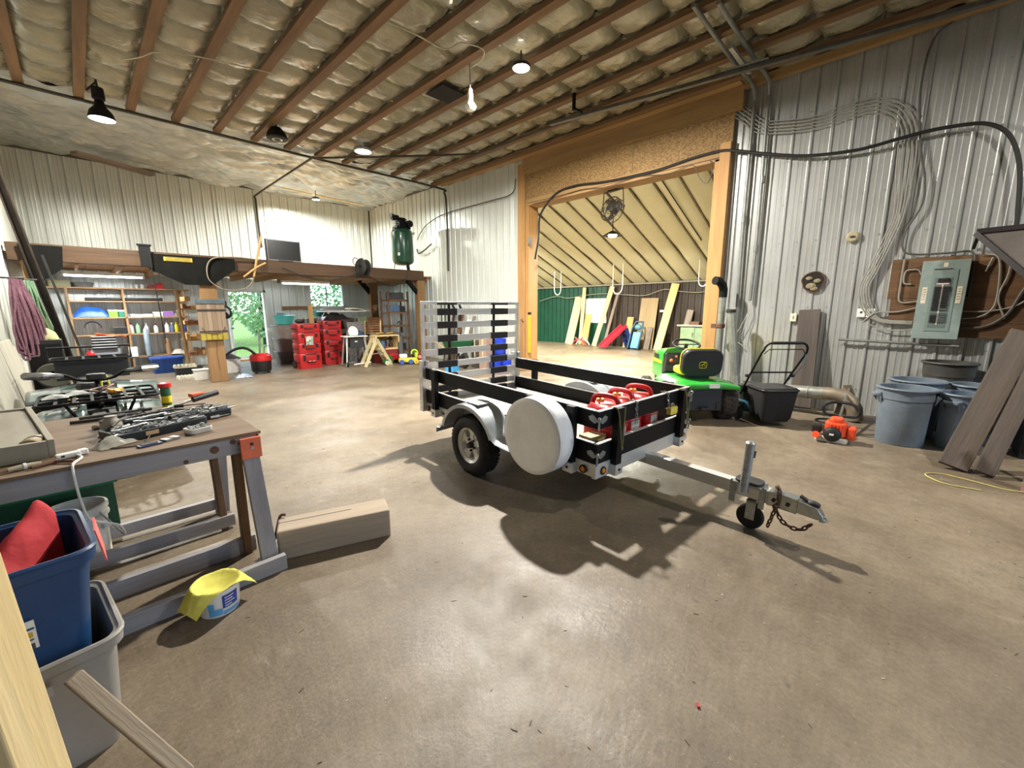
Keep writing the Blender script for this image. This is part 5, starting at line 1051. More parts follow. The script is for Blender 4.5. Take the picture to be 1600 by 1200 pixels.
obj('nose', MB().prism([(-.26, -.16), (.26, -.16), (.20, .10), (-.20, .10)], .12, axes((0, -.93, .48), (1, 0, 0), (0, .2, 1))), BLACK, at, bevel=.02)
obj('bumper', MB().tube([(-.30, -1.0, .55), (-.30, -1.08, .42), (-.24, -1.10, .36), (.24, -1.10, .36), (.30, -1.08, .42), (.30, -1.0, .55)], .017, 8), BLKMET, at, smooth=True)
obj('winch', MB().cyl((-.09, -1.06, .42), (.09, -1.06, .42), .04).box((0, -1.05, .42), (.26, .06, .05)), DARK, at)
obj('body_core', MB().bx(-.16, .16, -.85, .95, .32, .58), BLACK, at, bevel=.03); obj('fuel_tank', MB().prism(rrect(.30, .40, .1), .14, Matrix.Translation((0, -.12, .58))), BLACK, at, bevel=.03)
obj('seat', MB().prism(rrect(.30, .75, .1), .12, Matrix.Translation((0, .40, .66))), mat('atv_seat', '#1b1b1c', '#2a2a2b', rough=.6, scale=9), at, bevel=.03)
def rack(z, y0, y1, w, name, nb):
    mo = MB().tube([(x, y+(y0+y1)/2, z) for x, y in rrect(w, y1-y0, .07)], .011, 7, closed=True)
    ro = obj(name, mo, BLKMET, at, smooth=True)
    for k in range(nb): x = -w/2+w*(k+1)/(nb+1); obj('rack_bar', MB().bar((x, y0, z), (x, y1, z), .022, .012), BLKMET, ro)
    for y in (y0+(y1-y0)/3, y0+2*(y1-y0)/3): obj('rack_bar', MB().bar((-w/2, y, z-.008), (w/2, y, z-.008), .012, .018), BLKMET, ro)
    for x in (-w*.3, w*.3): obj('rack_post', MB().cyl((x, y0+.1, z), (x*.7, y0+.12, z-.15), .012), BLKMET, ro)
    return ro
rack(.745, -1.04, -.36, .76, 'front_rack', 6)
rr_ = rack(.96, .70, 1.15, .66, 'rear_rack', 4); obj('rack_rail', MB().tube([(-.33, .72, .96), (-.33, .72, 1.10), (.33, .72, 1.10), (.33, .72, .96)], .011, 7), BLKMET, rr_, smooth=True); obj('cargo_box', MB().bx(-.3, .3, .73, 1.12, .74, .95), BLACK, at, bevel=.01)
obj('handlebar', MB().tube(smoothpath([(-.40, -.22, .92), (-.22, -.28, .91), (-.10, -.25, .84), (.10, -.25, .84), (.22, -.28, .91), (.40, -.22, .92)], 4), .014, 8), BLKMET, at, smooth=True); obj('steering_stem', MB().cyl((0, -.25, .84), (0, -.40, .58), .02), BLKMET, at); obj('gauge_pod', MB().prism(rrect(.14, .10, .03), .06, Matrix.Translation((0, -.28, .84))), BLACK, at, bevel=.01)
one('cable_coil', MB().tube(smoothpath([(.0, -.02, .0), (.06, -.05, .03), (.12, -.02, .06), (.12, .06, .05), (.03, .09, .03), (-.03, .05, .02), (.02, .0, .01)], 5), .006, 5), plain('pink_cable', '#a98f86', .6), 'pinkish cable coiled on the front rack of the quad bike', 'cable', (.02, 5.30, .765), smooth=True)
mtr = thing('yellow_multimeter', 'yellow clamp meter lying on the front rack of the quad bike', 'meter', (.16, 5.20, .758), R(8)); obj('body', MB().prism([(-.04, -.01), (.04, -.01), (.055, .05), (.045, .10), (-.045, .10), (-.055, .05)], .035), plain('meter_yellow', '#d9982a', .45), mtr, bevel=.006); obj('jaw', MB().bx(-.02, .02, -.09, -.01, .005, .03), plain('meter_yellow', '#d9982a', .45), mtr, bevel=.004); obj('tip', MB().bx(-.014, .014, -.13, -.09, .008, .028), BLACK, mtr); obj('display', MB().box((0, .06, .036), (.06, .03, .004)), BLACK, mtr)
for i, (x, y) in enumerate(((-.22, 5.18), (-.10, 5.30))): one('work_glove', MB().grid(10, 8, lambda u, v: ((u-.5)*.16, (v-.5)*.11, .012+.03*max(0, (1-abs(2*u-1)**2)*(1-abs(2*v-1)**2))*(1+.6*NZ.noise(Vector((u*4, v*4, i)))))), mat('glove_grey', '#b9bcb8', '#6f7371', rough=.7, scale=10), ['pale glove lying at the left of the quad bike front rack', 'pale glove lying at the middle of the quad bike front rack'][i], 'glove', (x, y, .757), R(30*i), 'gloves on the quad bike', smooth=80)
one('yellow_strap', MB().tube(smoothpath([(-.03, 0, 0), (-.02, 0, .09), (0, 0, .12), (.02, 0, .09), (.03, 0, 0)], 5), .008, 6), plain('bright_yellow', '#d8d23a', .5), 'bright yellow strap loop standing behind the quad handlebar', 'strap', (.11, 5.95, .735), smooth=True)

# ================================================================== LEFT WALL
PUR = mat('purple_rope', '#6f4a58', '#8c6573', rough=.9, scale=50); GRR = mat('green_rope', '#5b7a5a', '#79977a', rough=.9, scale=50)
def rope_bundle(label, loc, n, L, w, m, r=.011, sd=1):
    t = thing('rope_bundle', label, 'rope', loc, 0, 'ropes on the left wall'); rnd = random.Random(sd)
    for k in range(n):
        y = (k/(n-1)-.5)*w; a = rnd.uniform(-.03, .03); b = rnd.uniform(-.04, .04); l = L*rnd.uniform(.86, 1.0); x = rnd.uniform(.0, .06)
        obj('rope_loop', MB().tube(smoothpath([(.01, y*.3, .02), (.03+x, y*.7+a, -L*.25), (.035+x, y+b, -L*.6), (.03+x, y*1.1, -l+.04), (.05+x, y*1.1+.025, -l), (.06+x, y*1.1+.05, -l+.05), (.05+x, y+.03+a, -L*.5), (.03, y*.4+.02, .015)], 4), r, 5), m, t, smooth=True)
    obj('hook', MB().cyl((-.05, -.16, .03), (.03, .10, .03), .012), DARK, t, smooth=True); return t
rope_bundle('thick bundle of purple rope hanging on the left wall', (-.53, 8.7, 1.90), 15, 1.05, .22, PUR, .014, 3).rotation_euler.z = R(-62)
rope_bundle('green rope hanging beside the purple bundle', (-.43, 9.05, 1.90), 7, .75, .14, GRR, .012, 8).rotation_euler.z = R(-62)
sbm = thing('steel_beam', 'dark steel channel leaning on the left wall by the shelves', 'steel channel', (-.08, 9.5, 0)); SB = mat('dark_channel', '#2b2119', '#3c3026', rough=.5, metal=.3, scale=8)
for dx, dy, w_, t_ in ((0, 0, .10, .02), (-.045, -.04, .02, .09), (.045, -.04, .02, .09)): obj('flange' if dx else 'web', MB().bar((dx, dy, 0), (dx-.47, dy, 3.65), w_, t_, (0, -1, 0)), SB, sbm)
plank('thin dark rod leaning beside the steel channel', (.10, 9.3, .0), (-.24, 9.32, 2.3), .03, .03, DARK, (0, -1, 0), 'rod', name='steel_rod')
SHW = wood('whitewashed_sheet', '#8f8c80', '#a9a699', 'z', contrast=.1)
for i, (y0, y1, xb, xt, h) in enumerate(((5.4, 7.08, -.48, -.64, 1.22), (7.1, 8.2, -.47, -.63, 1.15), (8.22, 8.45, -.47, -.62, 1.05))):
    m = MB().add([(xb, y0, 0), (xb, y1, 0), (xt, y1, h), (xt, y0, h), (xb-.02, y0, 0), (xb-.02, y1, 0), (xt-.02, y1, h), (xt-.02, y0, h)], [(0, 1, 2, 3), (7, 6, 5, 4), (0, 4, 5, 1), (1, 5, 6, 2), (2, 6, 7, 3), (3, 7, 4, 0)])
    one('plywood_sheet', m, SHW, ['pale weathered sheet leaning on the left wall, nearest the bench', 'pale weathered sheet leaning on the left wall below the ropes', 'narrow pale board leaning beside the weathered sheets'][i], 'sheet', (0, 0, 0), 0, 'pale sheets on the left wall')
kb = thing('black_cabinet', 'black box standing behind the quad bike at the left', 'cabinet', (-.36, 8.75, 0)); obj('body', MB().bx(-.18, .16, -.12, .25, 0, 1.1), BLACK, kb, bevel=.01); obj('door', MB().bx(-.165, .145, -.135, -.12, .08, 1.05), BLKMET, kb, bevel=.004); obj('handle', MB().cyl((.10, -.15, .7), (.10, -.15, .85), .01), GALV, kb)
one('feed_sack', MB().grid(14, 12, lambda u, v: ((u-.5)*.30, (v-.5)*.26, .16*max(0, (1-abs(2*u-1)**2.2)*(1-abs(2*v-1)**2.2))**.6+.02*NZ.noise(Vector((u*5, v*5, 0))))), mat('olive_sack', '#8a8a5a', '#a19f74', rough=.8, scale=8), 'olive sack lying on the black box at the left', 'sack', (-.37, 8.80, 1.1), smooth=80)
one('hose_coil', MB().tube([(.13*math.cos(a*.35), .0+.02*math.sin(a), .13*math.sin(a*.35)) for a in range(0, 54)], .014, 6), plain('yellow_hose', '#8e7430', .7), 'dull yellow hose coil propped beside the weathered sheet', 'hose', (-.36, 8.35, .30), smooth=True)
one('wheel_hub', MB().lathe([(.06, -.05), (.15, -.06), (.17, -.02), (.17, .02), (.15, .06), (.06, .05)], 24, (0, 0, 0), Matrix.Rotation(R(80), 3, 'X')), mat('olive_paint', '#33352a', '#44463a', rough=.5, scale=6), 'round dark olive drum standing before the black box', 'drum', (-.33, 8.45, .62), smooth=True)

one('tool_hose', MB().tube(smoothpath([(-.10, -.06, .062), (-.02, .08, .066), (.12, .14, .066), (.26, .12, .064), (.30, .03, .062), (.2, -.02, .06)], 6), .006, 6), BLACK, 'thin black hose looped over the socket cases on the bench', 'hose', (.14, 3.22, ZT), R(10), smooth=True)
for i, (x, y, r, l) in enumerate(((.12, 3.46, 30, .10), (.02, 3.44, -30, .08), (.33, 3.20, 60, .09), (.56, 3.22, 10, .06), (.42, 3.50, -15, .12))): one('screwdriver', MB().cyl((0, 0, .062), (l, 0, .062), .004, n=6).cyl((-.05, 0, .062), (0, 0, .062), .012, n=10), STEEL if i % 2 else DARK, ['dark screwdriver behind the dusty lamp shell', 'steel screwdriver left of the rear socket case', 'dark screwdriver between the socket cases', 'short steel driver at the right bench end', 'dark driver on the back of the right socket case'][i], 'screwdriver', (x, y, ZT-.05 if i in (1, 3) else ZT), R(r), 'drivers on the bench', smooth=True)
# ================================================================== STORAGE LOFT
BEAMW = wood('loft_beam', '#3d2b1a', '#573d24', 'x', contrast=.2)
lfb = thing('loft_beam', 'long brown timber beam carrying the storage loft', 'beam', (3.3, 10.55, 2.3))
obj('beam', MB().bx(-3.95, 3.86, -.08, .08, 0, .28), BEAMW, lfb, bevel=.006)
obj('joist_face', MB().bx(-3.95, 3.86, .08, .11, .02, .26), BEAMW, lfb)
lfl = thing('loft_floor', 'board floor of the storage loft seen from below', 'loft floor', (3.4, 12.4, 2.42))
LBW = wood('loft_board', '#8d6a44', '#a9845a', 'y')
lbme = MB().bx(-.24, .24, -1.75, 1.75, 0, .03).mesh('board', LBW)
for k in range(17): obj('board', lbme, None, lfl, loc=(-3.86+.4855*k, 0, 0))
jme = MB().bx(-.022, .022, -1.72, 1.72, -.13, 0).mesh('joist', LBW)
for k in range(14): obj('joist', jme, None, lfl, loc=(-3.9+.61*k, 0, 0))
POSTW = wood('post_wood', '#6f5232', '#8d6c45', 'z', contrast=.2)
for x, y, w_, l in ((1.93, 10.55, .30, 'stout timber post under the loft beam with a keg sign on it'), (7.06, 10.55, .24, 'timber post at the right end of the loft beam'), (-.42, 10.55, .2, 'timber post at the left end of the loft beam'), (6.55, 12.4, .24, 'timber post deeper under the loft behind the barrel rack')):
    t = thing('timber_post', l, 'post', (x, y, 0), 0, 'posts under the loft'); obj('post', MB().bx(-w_/2, w_/2, -.09, .09, 0, 2.30), POSTW, t, bevel=.008)
    if x == 1.93: obj('crack', MB().tube([(.02, -.091, .25), (.0, -.091, .6), (.03, -.091, .95)], .004, 4), DARK, t)
GUS = mat('dark_gusset', '#0d0d0d', '#161613', spec=.15, rough=.9, scale=6)
g1 = thing('gusset_plate', 'dark gusset plate at the left end of the loft beam', 'gusset', (-.25, 10.44, 2.25)); obj('plate', MB().prism([(-.27, .30), (.23, .30), (.19, -.05), (-.08, -.29), (-.2, -.29)], .02, axes((0, 0, 0), (1, 0, 0), (0, 0, 1))), GUS, g1)
g2 = thing('gusset_plate', 'dark winged gusset above the post with the keg sign', 'gusset', (1.78, 10.44, 2.25)); obj('plate', MB().prism([(-.72, .29), (.66, .29), (.66, .08), (.22, -.26), (-.22, -.26), (-.72, .0)], .02, axes((0, 0, 0), (1, 0, 0), (0, 0, 1))), GUS, g2)
nt_ = obj('notice', MB().box((-.28, -.03, .21), (.44, .004, .075)), plain('notice_yellow', '#a8912c', .6), g2)
for k in range(3): obj('print_line', MB().box((-.28, -.033, .235-.025*k), (.38, .002, .008)), INKB, nt_)
g3 = thing('corner_brace', 'dark corner brace between the loft beam and right post', 'brace', (6.83, 10.55, 2.1)); obj('brace', MB().bar((-.18, 0, .2), (.13, 0, -.14), .10, .09, (0, 1, 0)), GUS, g3)
g4 = thing('corner_brace', 'dark brace at the top of the deeper loft post', 'brace', (6.35, 12.4, 2.1)); obj('brace', MB().bar((-.22, 0, .28), (.11, 0, -.1), .12, .09, (0, 1, 0)), GUS, g4)
# keg sign
kg = thing('keg_sign', 'wooden slatted keg-shaped sign with a yellow foot on the post', 'sign', (1.92, 10.42, .92), R(2)); KEG = wood('keg_stave', '#7d6a58', '#94806c', 'z')
for k in range(6): obj('stave', MB().bx(-.24+.08*k, -.163+.08*k, -.02, .02, .10, .70), KEG, kg, bevel=.004)
obj('hoop', MB().bx(-.245, .245, -.03, -.02, .56, .59), DARK, kg); obj('hoop', MB().bx(-.245, .245, -.03, -.02, .13, .155), DARK, kg)
obj('top_board', MB().bx(-.25, .25, -.03, .03, .70, .79), mat('teal_board', '#3d4a52', '#56636b', rough=.7, scale=8), kg, bevel=.004)
for k in range(5): obj('foot_block', MB().bx(-.23+.094*k, -.145+.094*k, -.025, .025, -.03, .10), mat('yellow_foot', '#a3912f', '#8a7a28', rough=.7, scale=9), kg, bevel=.003)
obj('rope_swag', MB().tube(arc((.0, -.035, .26), .2, 190, 350, 12, (1, 0, 0), (0, 0, .8)), .008, 6), plain('keg_rope', '#5d4a44', .8), kg, smooth=True)
# things on and along the beam
tv = thing('television', 'flat dark screen standing on the loft beam', 'television', (3.46, 10.52, 2.58)); obj('bezel', MB().bx(-.36, .35, -.03, .04, .0, .46), plain('silver_bezel', '#77787a', .4), tv, bevel=.006); obj('screen', MB().bx(-.335, .325, -.036, -.03, .025, .435), plain('dark_screen', '#0d0f10', .25), tv); obj('foot', MB().bx(-.15, .15, -.07, .08, -.0, .012), BLACK, tv); obj('side_strip', MB().bx(-.38, -.36, -.02, .03, .0, .46), BLACK, tv)
rl = thing('hose_reel', 'black hose reel mounted on the loft beam', 'hose reel', (5.22, 10.30, 2.55), R(15)); obj('drum', MB().lathe([(.05, -.07), (.13, -.07), (.13, .07), (.05, .07)], 22, (0, 0, 0), Matrix.Rotation(R(90), 3, 'Y'), cap=True), BLACK, rl, smooth=40)
for s in (-1, 1): obj('flange', MB().lathe([(.05, -.008), (.19, -.008), (.20, 0), (.19, .008), (.05, .008)], 26, (s*.085, 0, 0), Matrix.Rotation(R(90), 3, 'Y')), DARK, rl, smooth=40)
obj('bracket', MB().bx(-.03, .03, .0, .10, -.05, .22).bx(-.1, .1, .06, .16, -.22, .05), DARK, rl); obj('hose_guide', MB().tube(arc((-.22, 0, .12), .09, 0, 350, 12), .01, 6), BLACK, rl, smooth=True)
run('air_hose', 'dark hose swagging below the loft beam from the reel', 'hose', [(5.15, 10.36, 2.45), (4.9, 10.36, 2.32), (4.5, 10.36, 2.22), (4.1, 10.36, 2.20), (3.7, 10.38, 2.28), (3.35, 10.40, 2.42)], .013, BLACK, 6)
run('air_hose', 'dark hose swagging from the reel to the right post', 'hose', [(5.32, 10.38, 2.42), (5.6, 10.40, 2.25), (5.95, 10.40, 2.12), (6.25, 10.42, 2.16), (6.5, 10.43, 2.32), (6.62, 10.44, 2.5)], .012, BLACK, 6)
run('beam_wire', 'pale cord looped in front of the winged gusset', 'cord', [(2.9, 10.41, 2.56), (2.5, 10.40, 2.58), (2.1, 10.39, 2.54), (1.95, 10.38, 2.38), (1.95, 10.38, 2.1), (2.15, 10.38, 1.93), (2.4, 10.38, 1.90), (2.65, 10.38, 2.0), (2.78, 10.39, 2.25), (2.85, 10.40, 2.5)], .012, plain('tan_cord', '#7d7463', .7), 6)
run('tan_pole', 'tan pole sloping up past the left side of the television', 'pole', [(2.75, 10.36, 2.2), (2.85, 10.36, 2.6), (2.98, 10.38, 3.05)], .022, PINE['z'], 7); run('tan_pole', 'tan pole crossing under the television shelf', 'pole', [(2.55, 10.34, 2.18), (2.8, 10.34, 2.38), (3.0, 10.34, 2.5)], .018, PINE['z'], 7)
hgb = thing('hoist_bracket', 'black hoist bracket with a thin cable hanging down', 'bracket', (1.02, 10.36, 2.28)); obj('plate', MB().bx(-.08, .08, -.03, .03, 0, .38), BLKMET, hgb, bevel=.004); obj('cap', MB().bx(-.10, .10, -.04, .04, .38, .41), BLKMET, hgb); obj('cable', MB().tube([(.05, -.035, .35), (.06, -.03, -.2), (.09, 0, -.95), (.10, .02, -1.42)], .009, 6), BLACK, hgb, smooth=True)
# compressor
CGR = mat('compressor_green', '#0f3a29', '#14442f', rough=.28, scale=6, coat=.3)
cpz = thing('air_compressor', 'dark green upright air compressor standing on the loft edge', 'compressor', (6.66, 10.72, 2.58)); obj('tank', MB().lathe([(0, .14), (.18, .15), (.27, .20), (.30, .27), (.30, 1.0), (.27, 1.08), (.18, 1.13), (0, 1.14)], 32), CGR, cpz, smooth=50)
for a in range(3): obj('leg', MB().bar((.22*math.cos(R(a*120+30)), .22*math.sin(R(a*120+30)), .24), (.27*math.cos(R(a*120+30)), .27*math.sin(R(a*120+30)), 0), .07, .02), BLKMET, cpz)
pmp = obj('pump', MB().bx(-.22, .22, -.13, .13, 1.13, 1.18).bx(-.12, .08, -.1, .1, 1.18, 1.42).lathe([(.0, -.1), (.07, -.1), (.075, .0), (.06, .12), (0, .12)], 16, (-.22, -.02, 1.40), Matrix.Rotation(R(80), 3, 'Y')), BLKMET, cpz, bevel=.01)
obj('motor', MB().lathe([(0, -.15), (.09, -.14), (.10, 0), (.09, .14), (0, .15)], 18, (.20, 0, 1.28), Matrix.Rotation(R(90), 3, 'X')), BLKMET, cpz, smooth=True)
for z in (1.22, 1.27, 1.32, 1.37): obj('cooling_fin', MB().bx(-.15, .11, -.125, .125, z, z+.012), BLKMET, pmp)
obj('air_filter', MB().cyl((-.34, -.04, 1.44), (-.26, -.03, 1.43), .055), DARK, pmp, smooth=True); obj('pressure_gauge', MB().cyl((.31, -.06, 1.04), (.36, -.08, 1.04), .035), STEEL, cpz, smooth=True); obj('relief_pipe', MB().tube([(-.30, -.05, 1.12), (-.34, -.08, 1.0), (-.335, -.08, .8), (-.30, -.06, .7)], .012, 6), RUST, cpz, smooth=True); obj('label_plate', MB().box((-.24, -.185, .42), (.06, .004, .08), M=Matrix.Rotation(R(-52), 3, 'Z')), WHITE, cpz)
# fluorescent fittings under the loft
def tubelight(label, loc, L, energy):
    t = thing('fluorescent_light', label, 'light', loc); obj('body', MB().bx(-L/2, L/2, -.05, .05, .03, .09), WHITE, t, bevel=.005)
    for s in (-1, 1):
        obj('lamp_tube', MB().cyl((-L/2+.03, s*.03, .01), (L/2-.03, s*.03, .01), .016, n=10), plain('lit_tube', '#f6fbff', .4, emit=9 if energy else .3), t, smooth=True); obj('end_cap', MB().bx(s*L/2-.02, s*L/2+.02, -.045, .045, -.01, .04), WHITE, t)
    if energy:
        ld = bpy.data.lights.new('tube_light', 'AREA'); ld.shape = 'RECTANGLE'; ld.size = L*.95; ld.size_y = .08; ld.energy = energy; ld.color = (.93, .97, 1)
        o = bpy.data.objects.new('tube_light', ld); COL.objects.link(o); o.parent = t; o.location = (0, 0, -.012)
tubelight('bright fluorescent fitting over the storage shelves', (.52, 12.6, 2.20), 1.25, 60)
tubelight('white fluorescent fitting under the loft by the window', (4.6, 12.5, 2.19), 1.3, 14)
# ================================================================== STORAGE SHELVES AT THE BACK LEFT
SX0, SX1 = -.12, 2.0
shf = thing('storage_shelves', 'wide wooden storage shelves under the fluorescent light', 'shelves', (.95, 13.9, 0))
SHW_ = wood('shelf_pine', '#94704a', '#b08a60', 'x')
for z, x0, x1 in ((2.02, -.45, 2.1), (1.72, SX0, SX1), (1.34, SX0, SX1), (.94, SX0, SX1), (.38, -.1, SX1)): obj('shelf_board', MB().bx(x0-.95, x1-.95, -.28, .24, z-.03, z), SHW_, shf, bevel=.003)
for x in (-.10, .82, 1.96):
    for y in (-.26, .22): obj('upright', MB().bx(x-.97, x-.93, y-.02, y+.02, 0, 2.0), wood('shelf_pine', '#94704a', '#b08a60', 'z'), shf, bevel=.003)
YS = 13.78
def lathe_thing(name, label, cat, loc, prof, m, group=None, cap=None, capm=None, n=18):
    t = thing(name, label, cat, loc, 0, group); obj('body', MB().lathe(prof, n), m, t, smooth=40)
    if cap: obj('cap', MB().lathe(cap, n), capm, t, smooth=40)
    return t
def bottle(label, loc, h, r, m, cm):
    lathe_thing('bottle', label, 'bottle', loc, [(0, 0), (r*.95, 0), (r, .01), (r, h*.55), (r*.8, h*.68), (r*.35, h*.78), (r*.33, h*.84)], m, 'bottles on the shelf', [(r*.4, h*.82), (r*.4, h*.93), (r*.55, h*.95), (r*.3, h), (0, h)], cm)
bz = .941
for i, (x, h, c, cc, l) in enumerate(((.88, .26, '#d8d4cc', '#b02028', 'white bottle with red base cap at the shelf upright'), (1.0, .27, '#8fb894', '#7da884', 'pale green bottle on the cleaning shelf'), (1.16, .24, '#d9d6d0', '#c9c4bc', 'white spray bottle in the cleaning row'), (1.34, .23, '#e4e2de', '#8a2f34', 'slim white bottle with dark cap on the cleaning shelf'), (1.56, .28, '#e6e4e0', '#d5d0c8', 'tall white jug left of the blue bottle'), (1.66, .24, '#5d6f96', '#d8d8d8', 'grey-blue bottle with a white cap'), (1.75, .26, '#d9c62a', '#c4b224', 'yellow bottle on the cleaning shelf'), (1.90, .25, '#1f4f9a', '#183f80', 'blue jug at the right end of the shelf'))):
    bottle(l, (x, YS, bz), h, .045 if i != 7 else .065, plain('bottle_'+c[1:], c, .4), plain('bottle_'+cc[1:], cc, .4))
def carton(name, label, cat, loc, d, m, rz=0, lid=None, group=None):
    t = thing(name, label, cat, loc, rz, group); obj('body', MB().bx(-d[0]/2, d[0]/2, -d[1]/2, d[1]/2, 0, d[2]), m, t, bevel=.006)
    if lid: obj('lid', MB().bx(-d[0]/2-.008, d[0]/2+.008, -d[1]/2-.008, d[1]/2+.008, d[2]*.82, d[2]+.004), lid, t, bevel=.005)
    else: obj('tape', MB().bx(-d[0]/2-.002, d[0]/2+.002, -.02, .02, d[2]*.4, d[2]+.002), plain('pale_tape', '#cfc6a8', .5), t)
    return t
LID = plain('pale_lid', '#e2e4e0', .4)
carton('storage_box', 'lime green box with a white lid beside the blue tarp', 'box', (.60, YS, 1.341), (.16, .2, .17), plain('lime_box', '#7fc43a', .5), 0, LID)
carton('storage_box', 'teal box with a white lid beside the shelf upright', 'box', (.76, YS, 1.341), (.14, .2, .16), plain('teal_box', '#2f7a66', .5), 0, LID)
carton('storage_box', 'low white tray box on the third shelf', 'box', (1.1, YS, 1.341), (.4, .2, .06), plain('white_box', '#dadcd6', .5), 0, LID)
carton('storage_box', 'pale box next to the purple one on the shelf', 'box', (1.42, YS, 1.341), (.18, .2, .11), plain('mint_box', '#c3d6c6', .5), 0, LID)
carton('storage_box', 'purple box on the third shelf', 'box', (1.62, YS, 1.341), (.20, .2, .13), plain('purple_box', '#9a6cb4', .5), 0, plain('purple_lid', '#a97fc2', .4))
carton('storage_box', 'small cream box at the shelf end by the bottles', 'box', (1.85, YS, 1.341), (.09, .2, .16), plain('cream_box', '#cfc7b0', .5), 0)
carton('storage_box', 'red box on the top shelf near the gusset', 'box', (1.52, 13.72, 2.021), (.16, .2, .13), plain('red_box', '#b0262c', .5), 0)
carton('storage_box', 'dark red box beside the red one on the top shelf', 'box', (1.36, 13.72, 2.021), (.12, .2, .10), plain('dark_red_box', '#7d2226', .5), 0)
cloth('blue_tarp', 'bright blue tarp folded on the third shelf', (.23, YS, 1.341), lambda u, v: ((u-.5)*.60, (v-.5)*.3, .01+.20*max(0, (1-abs(2*u-1)**2.5)*(1-abs(2*v-1)**3))**.6*(1+.35*NZ.noise(Vector((u*4, v*3, 1))))+.02*NZ.noise(Vector((u*12, v*12, 2)))), mat('tarp_blue', '#1f4fb4', '#2d63cc', rough=.4, scale=9), 24, 12, 'tarp')
one('pipe_length', MB().cyl((-.68, 0, .035), (.68, 0, .035), .035, n=14).cyl((.62, 0, .035), (.69, 0, .035), .042, n=14), DARK, 'long dark pipe lying on the second shelf', 'pipe', (.85, 13.70, 1.72), smooth=True)
one('wire_coil', MB().tube([((.10+.004*(k % 5))*math.cos(k*.42), .01*(k % 3), .11+(.10+.004*(k % 5))*math.sin(k*.42)) for k in range(46)], .006, 5), GALV, 'coil of grey wire behind the dark pipe', 'wire coil', (.45, 13.92, 1.72), smooth=True)
lathe_thing('pot', 'dark enamel pan on the top shelf', 'pan', (.18, 13.75, 2.021), [(0, 0), (.16, 0), (.19, .10), (.20, .105), (.18, .11), (.15, .015), (0, .015)], mat('grey_enamel', '#56544f', '#6b6963', rough=.35, scale=9), None)
carton('storage_box', 'pale olive crate at the left end of the top shelf', 'box', (-.18, 13.75, 2.021), (.34, .25, .15), mat('olive_crate', '#8f8f70', rough=.7), 0)
for i, x in enumerate((1.0, 1.1, 1.2)): lathe_thing('jar', ['glass jar on the top shelf, leftmost of three', 'glass jar on the top shelf, middle of three', 'glass jar on the top shelf, rightmost of three'][i], 'jar', (x, 13.74, 2.021), [(0, 0), (.04, 0), (.042, .08), (.036, .09)], plain('jar_glass', '#c9cdc3', .15), 'jars on the top shelf', [(.038, .09), (.038, .105), (0, .105)], GALV)
blk = thing('stacked_trays', 'stack of black and white trays on the lower shelf', 'tray stack', (.36, 13.70, .60)); 
for k in range(5): obj('tray', MB().prism(rrect(.42, .30, .04), .045, Matrix.Translation((0, 0, .062*k))), BLACK, blk, bevel=.006); obj('tray_rim', MB().prism(rrect(.43, .31, .04), .012, Matrix.Translation((0, 0, .062*k+.046))), WHITE, blk)
carton('storage_box', 'grey box under the stack of black trays', 'box', (.36, 13.75, .381), (.5, .3, .218), mat('grey_card', '#8a8c90', rough=.6), 0)
cloth('orange_vest', 'orange vest lying over the tray stack', (.50, 13.66, .92), lambda u, v: ((u-.5)*.52, (v-.5)*.24, .05+.05*NZ.noise(Vector((u*3, v*3, 6)))-.10*u), mat('vest_orange', '#e0622c', '#d2572a', rough=.7, scale=8), 20, 10, 'vest')
carton('storage_box', 'dark case on the fourth shelf beside the vest', 'box', (.70, 13.80, .941), (.26, .22, .16), mat('dark_case', '#20221f', rough=.5), 0)
one('blue_cooler_handle', MB().tube(arc((0, 0, 0), .14, 0, 180, 10), .012, 6), plain('navy_strap', '#2a2f52', .5), 'navy hoop handle above the tray stack', 'handle', (.22, 13.75, 1.10), smooth=True)
lathe_thing('gas_jug', 'small red jug at the left of the lowest shelf', 'jug', (.12, 13.68, .381), [(0, 0), (.09, 0), (.10, .02), (.10, .14), (.06, .19), (.03, .21)], plain('jug_red', '#b8181c', .4), None, [(.033, .20), (.033, .23), (0, .23)], BLACK)
lathe_thing('silver_cylinder', 'slim pale blue cylinder leaning on the lowest shelf', 'cylinder', (1.12, 13.62, .381), [(0, 0), (.05, 0), (.055, .02), (.055, .62), (.03, .68), (0, .68)], mat('pale_cylinder', '#8fa0a8', '#a9b8be', rough=.35, metal=.3, scale=5))
lathe_thing('cardboard_tube', 'brown cardboard tube standing on the lowest shelf', 'tube', (1.52, 13.72, .381), [(0, 0), (.05, 0), (.05, .42), (.045, .42), (.045, .02)], mat('kraft', '#9a7a55', rough=.8))
cloth('plastic_sheet', 'crumpled pale plastic on the lowest shelf', (1.72, 13.72, .381), lambda u, v: ((u-.5)*.34, (v-.5)*.24, .01+.11*max(0, (1-abs(2*u-1)**2)*(1-abs(2*v-1)**2))*(1+.5*NZ.noise(Vector((u*6, v*6, 1))))), mat('pale_plastic', '#cfc9b8', '#bdb6a2', rough=.3, scale=8), 16, 12, 'plastic sheet')
carton('storage_box', 'small white appliance box on the lowest shelf', 'box', (.84, 13.70, .381), (.16, .2, .24), plain('white_box', '#dadcd6', .5), 0)
tbt = tote('storage_tote', 'blue tote on the floor under the shelf end', (1.38, 13.1, 0), 0, .62, .44, .36, mat('mid_blue_tote', '#2750a0', '#2e5cb4', rough=.4, scale=4), .86)
obj('lid', MB().prism(rrect(.64, .46, .06), .03, Matrix.Translation((0, 0, .35))), mat('mid_blue_tote', '#2750a0'), tbt, bevel=.006)
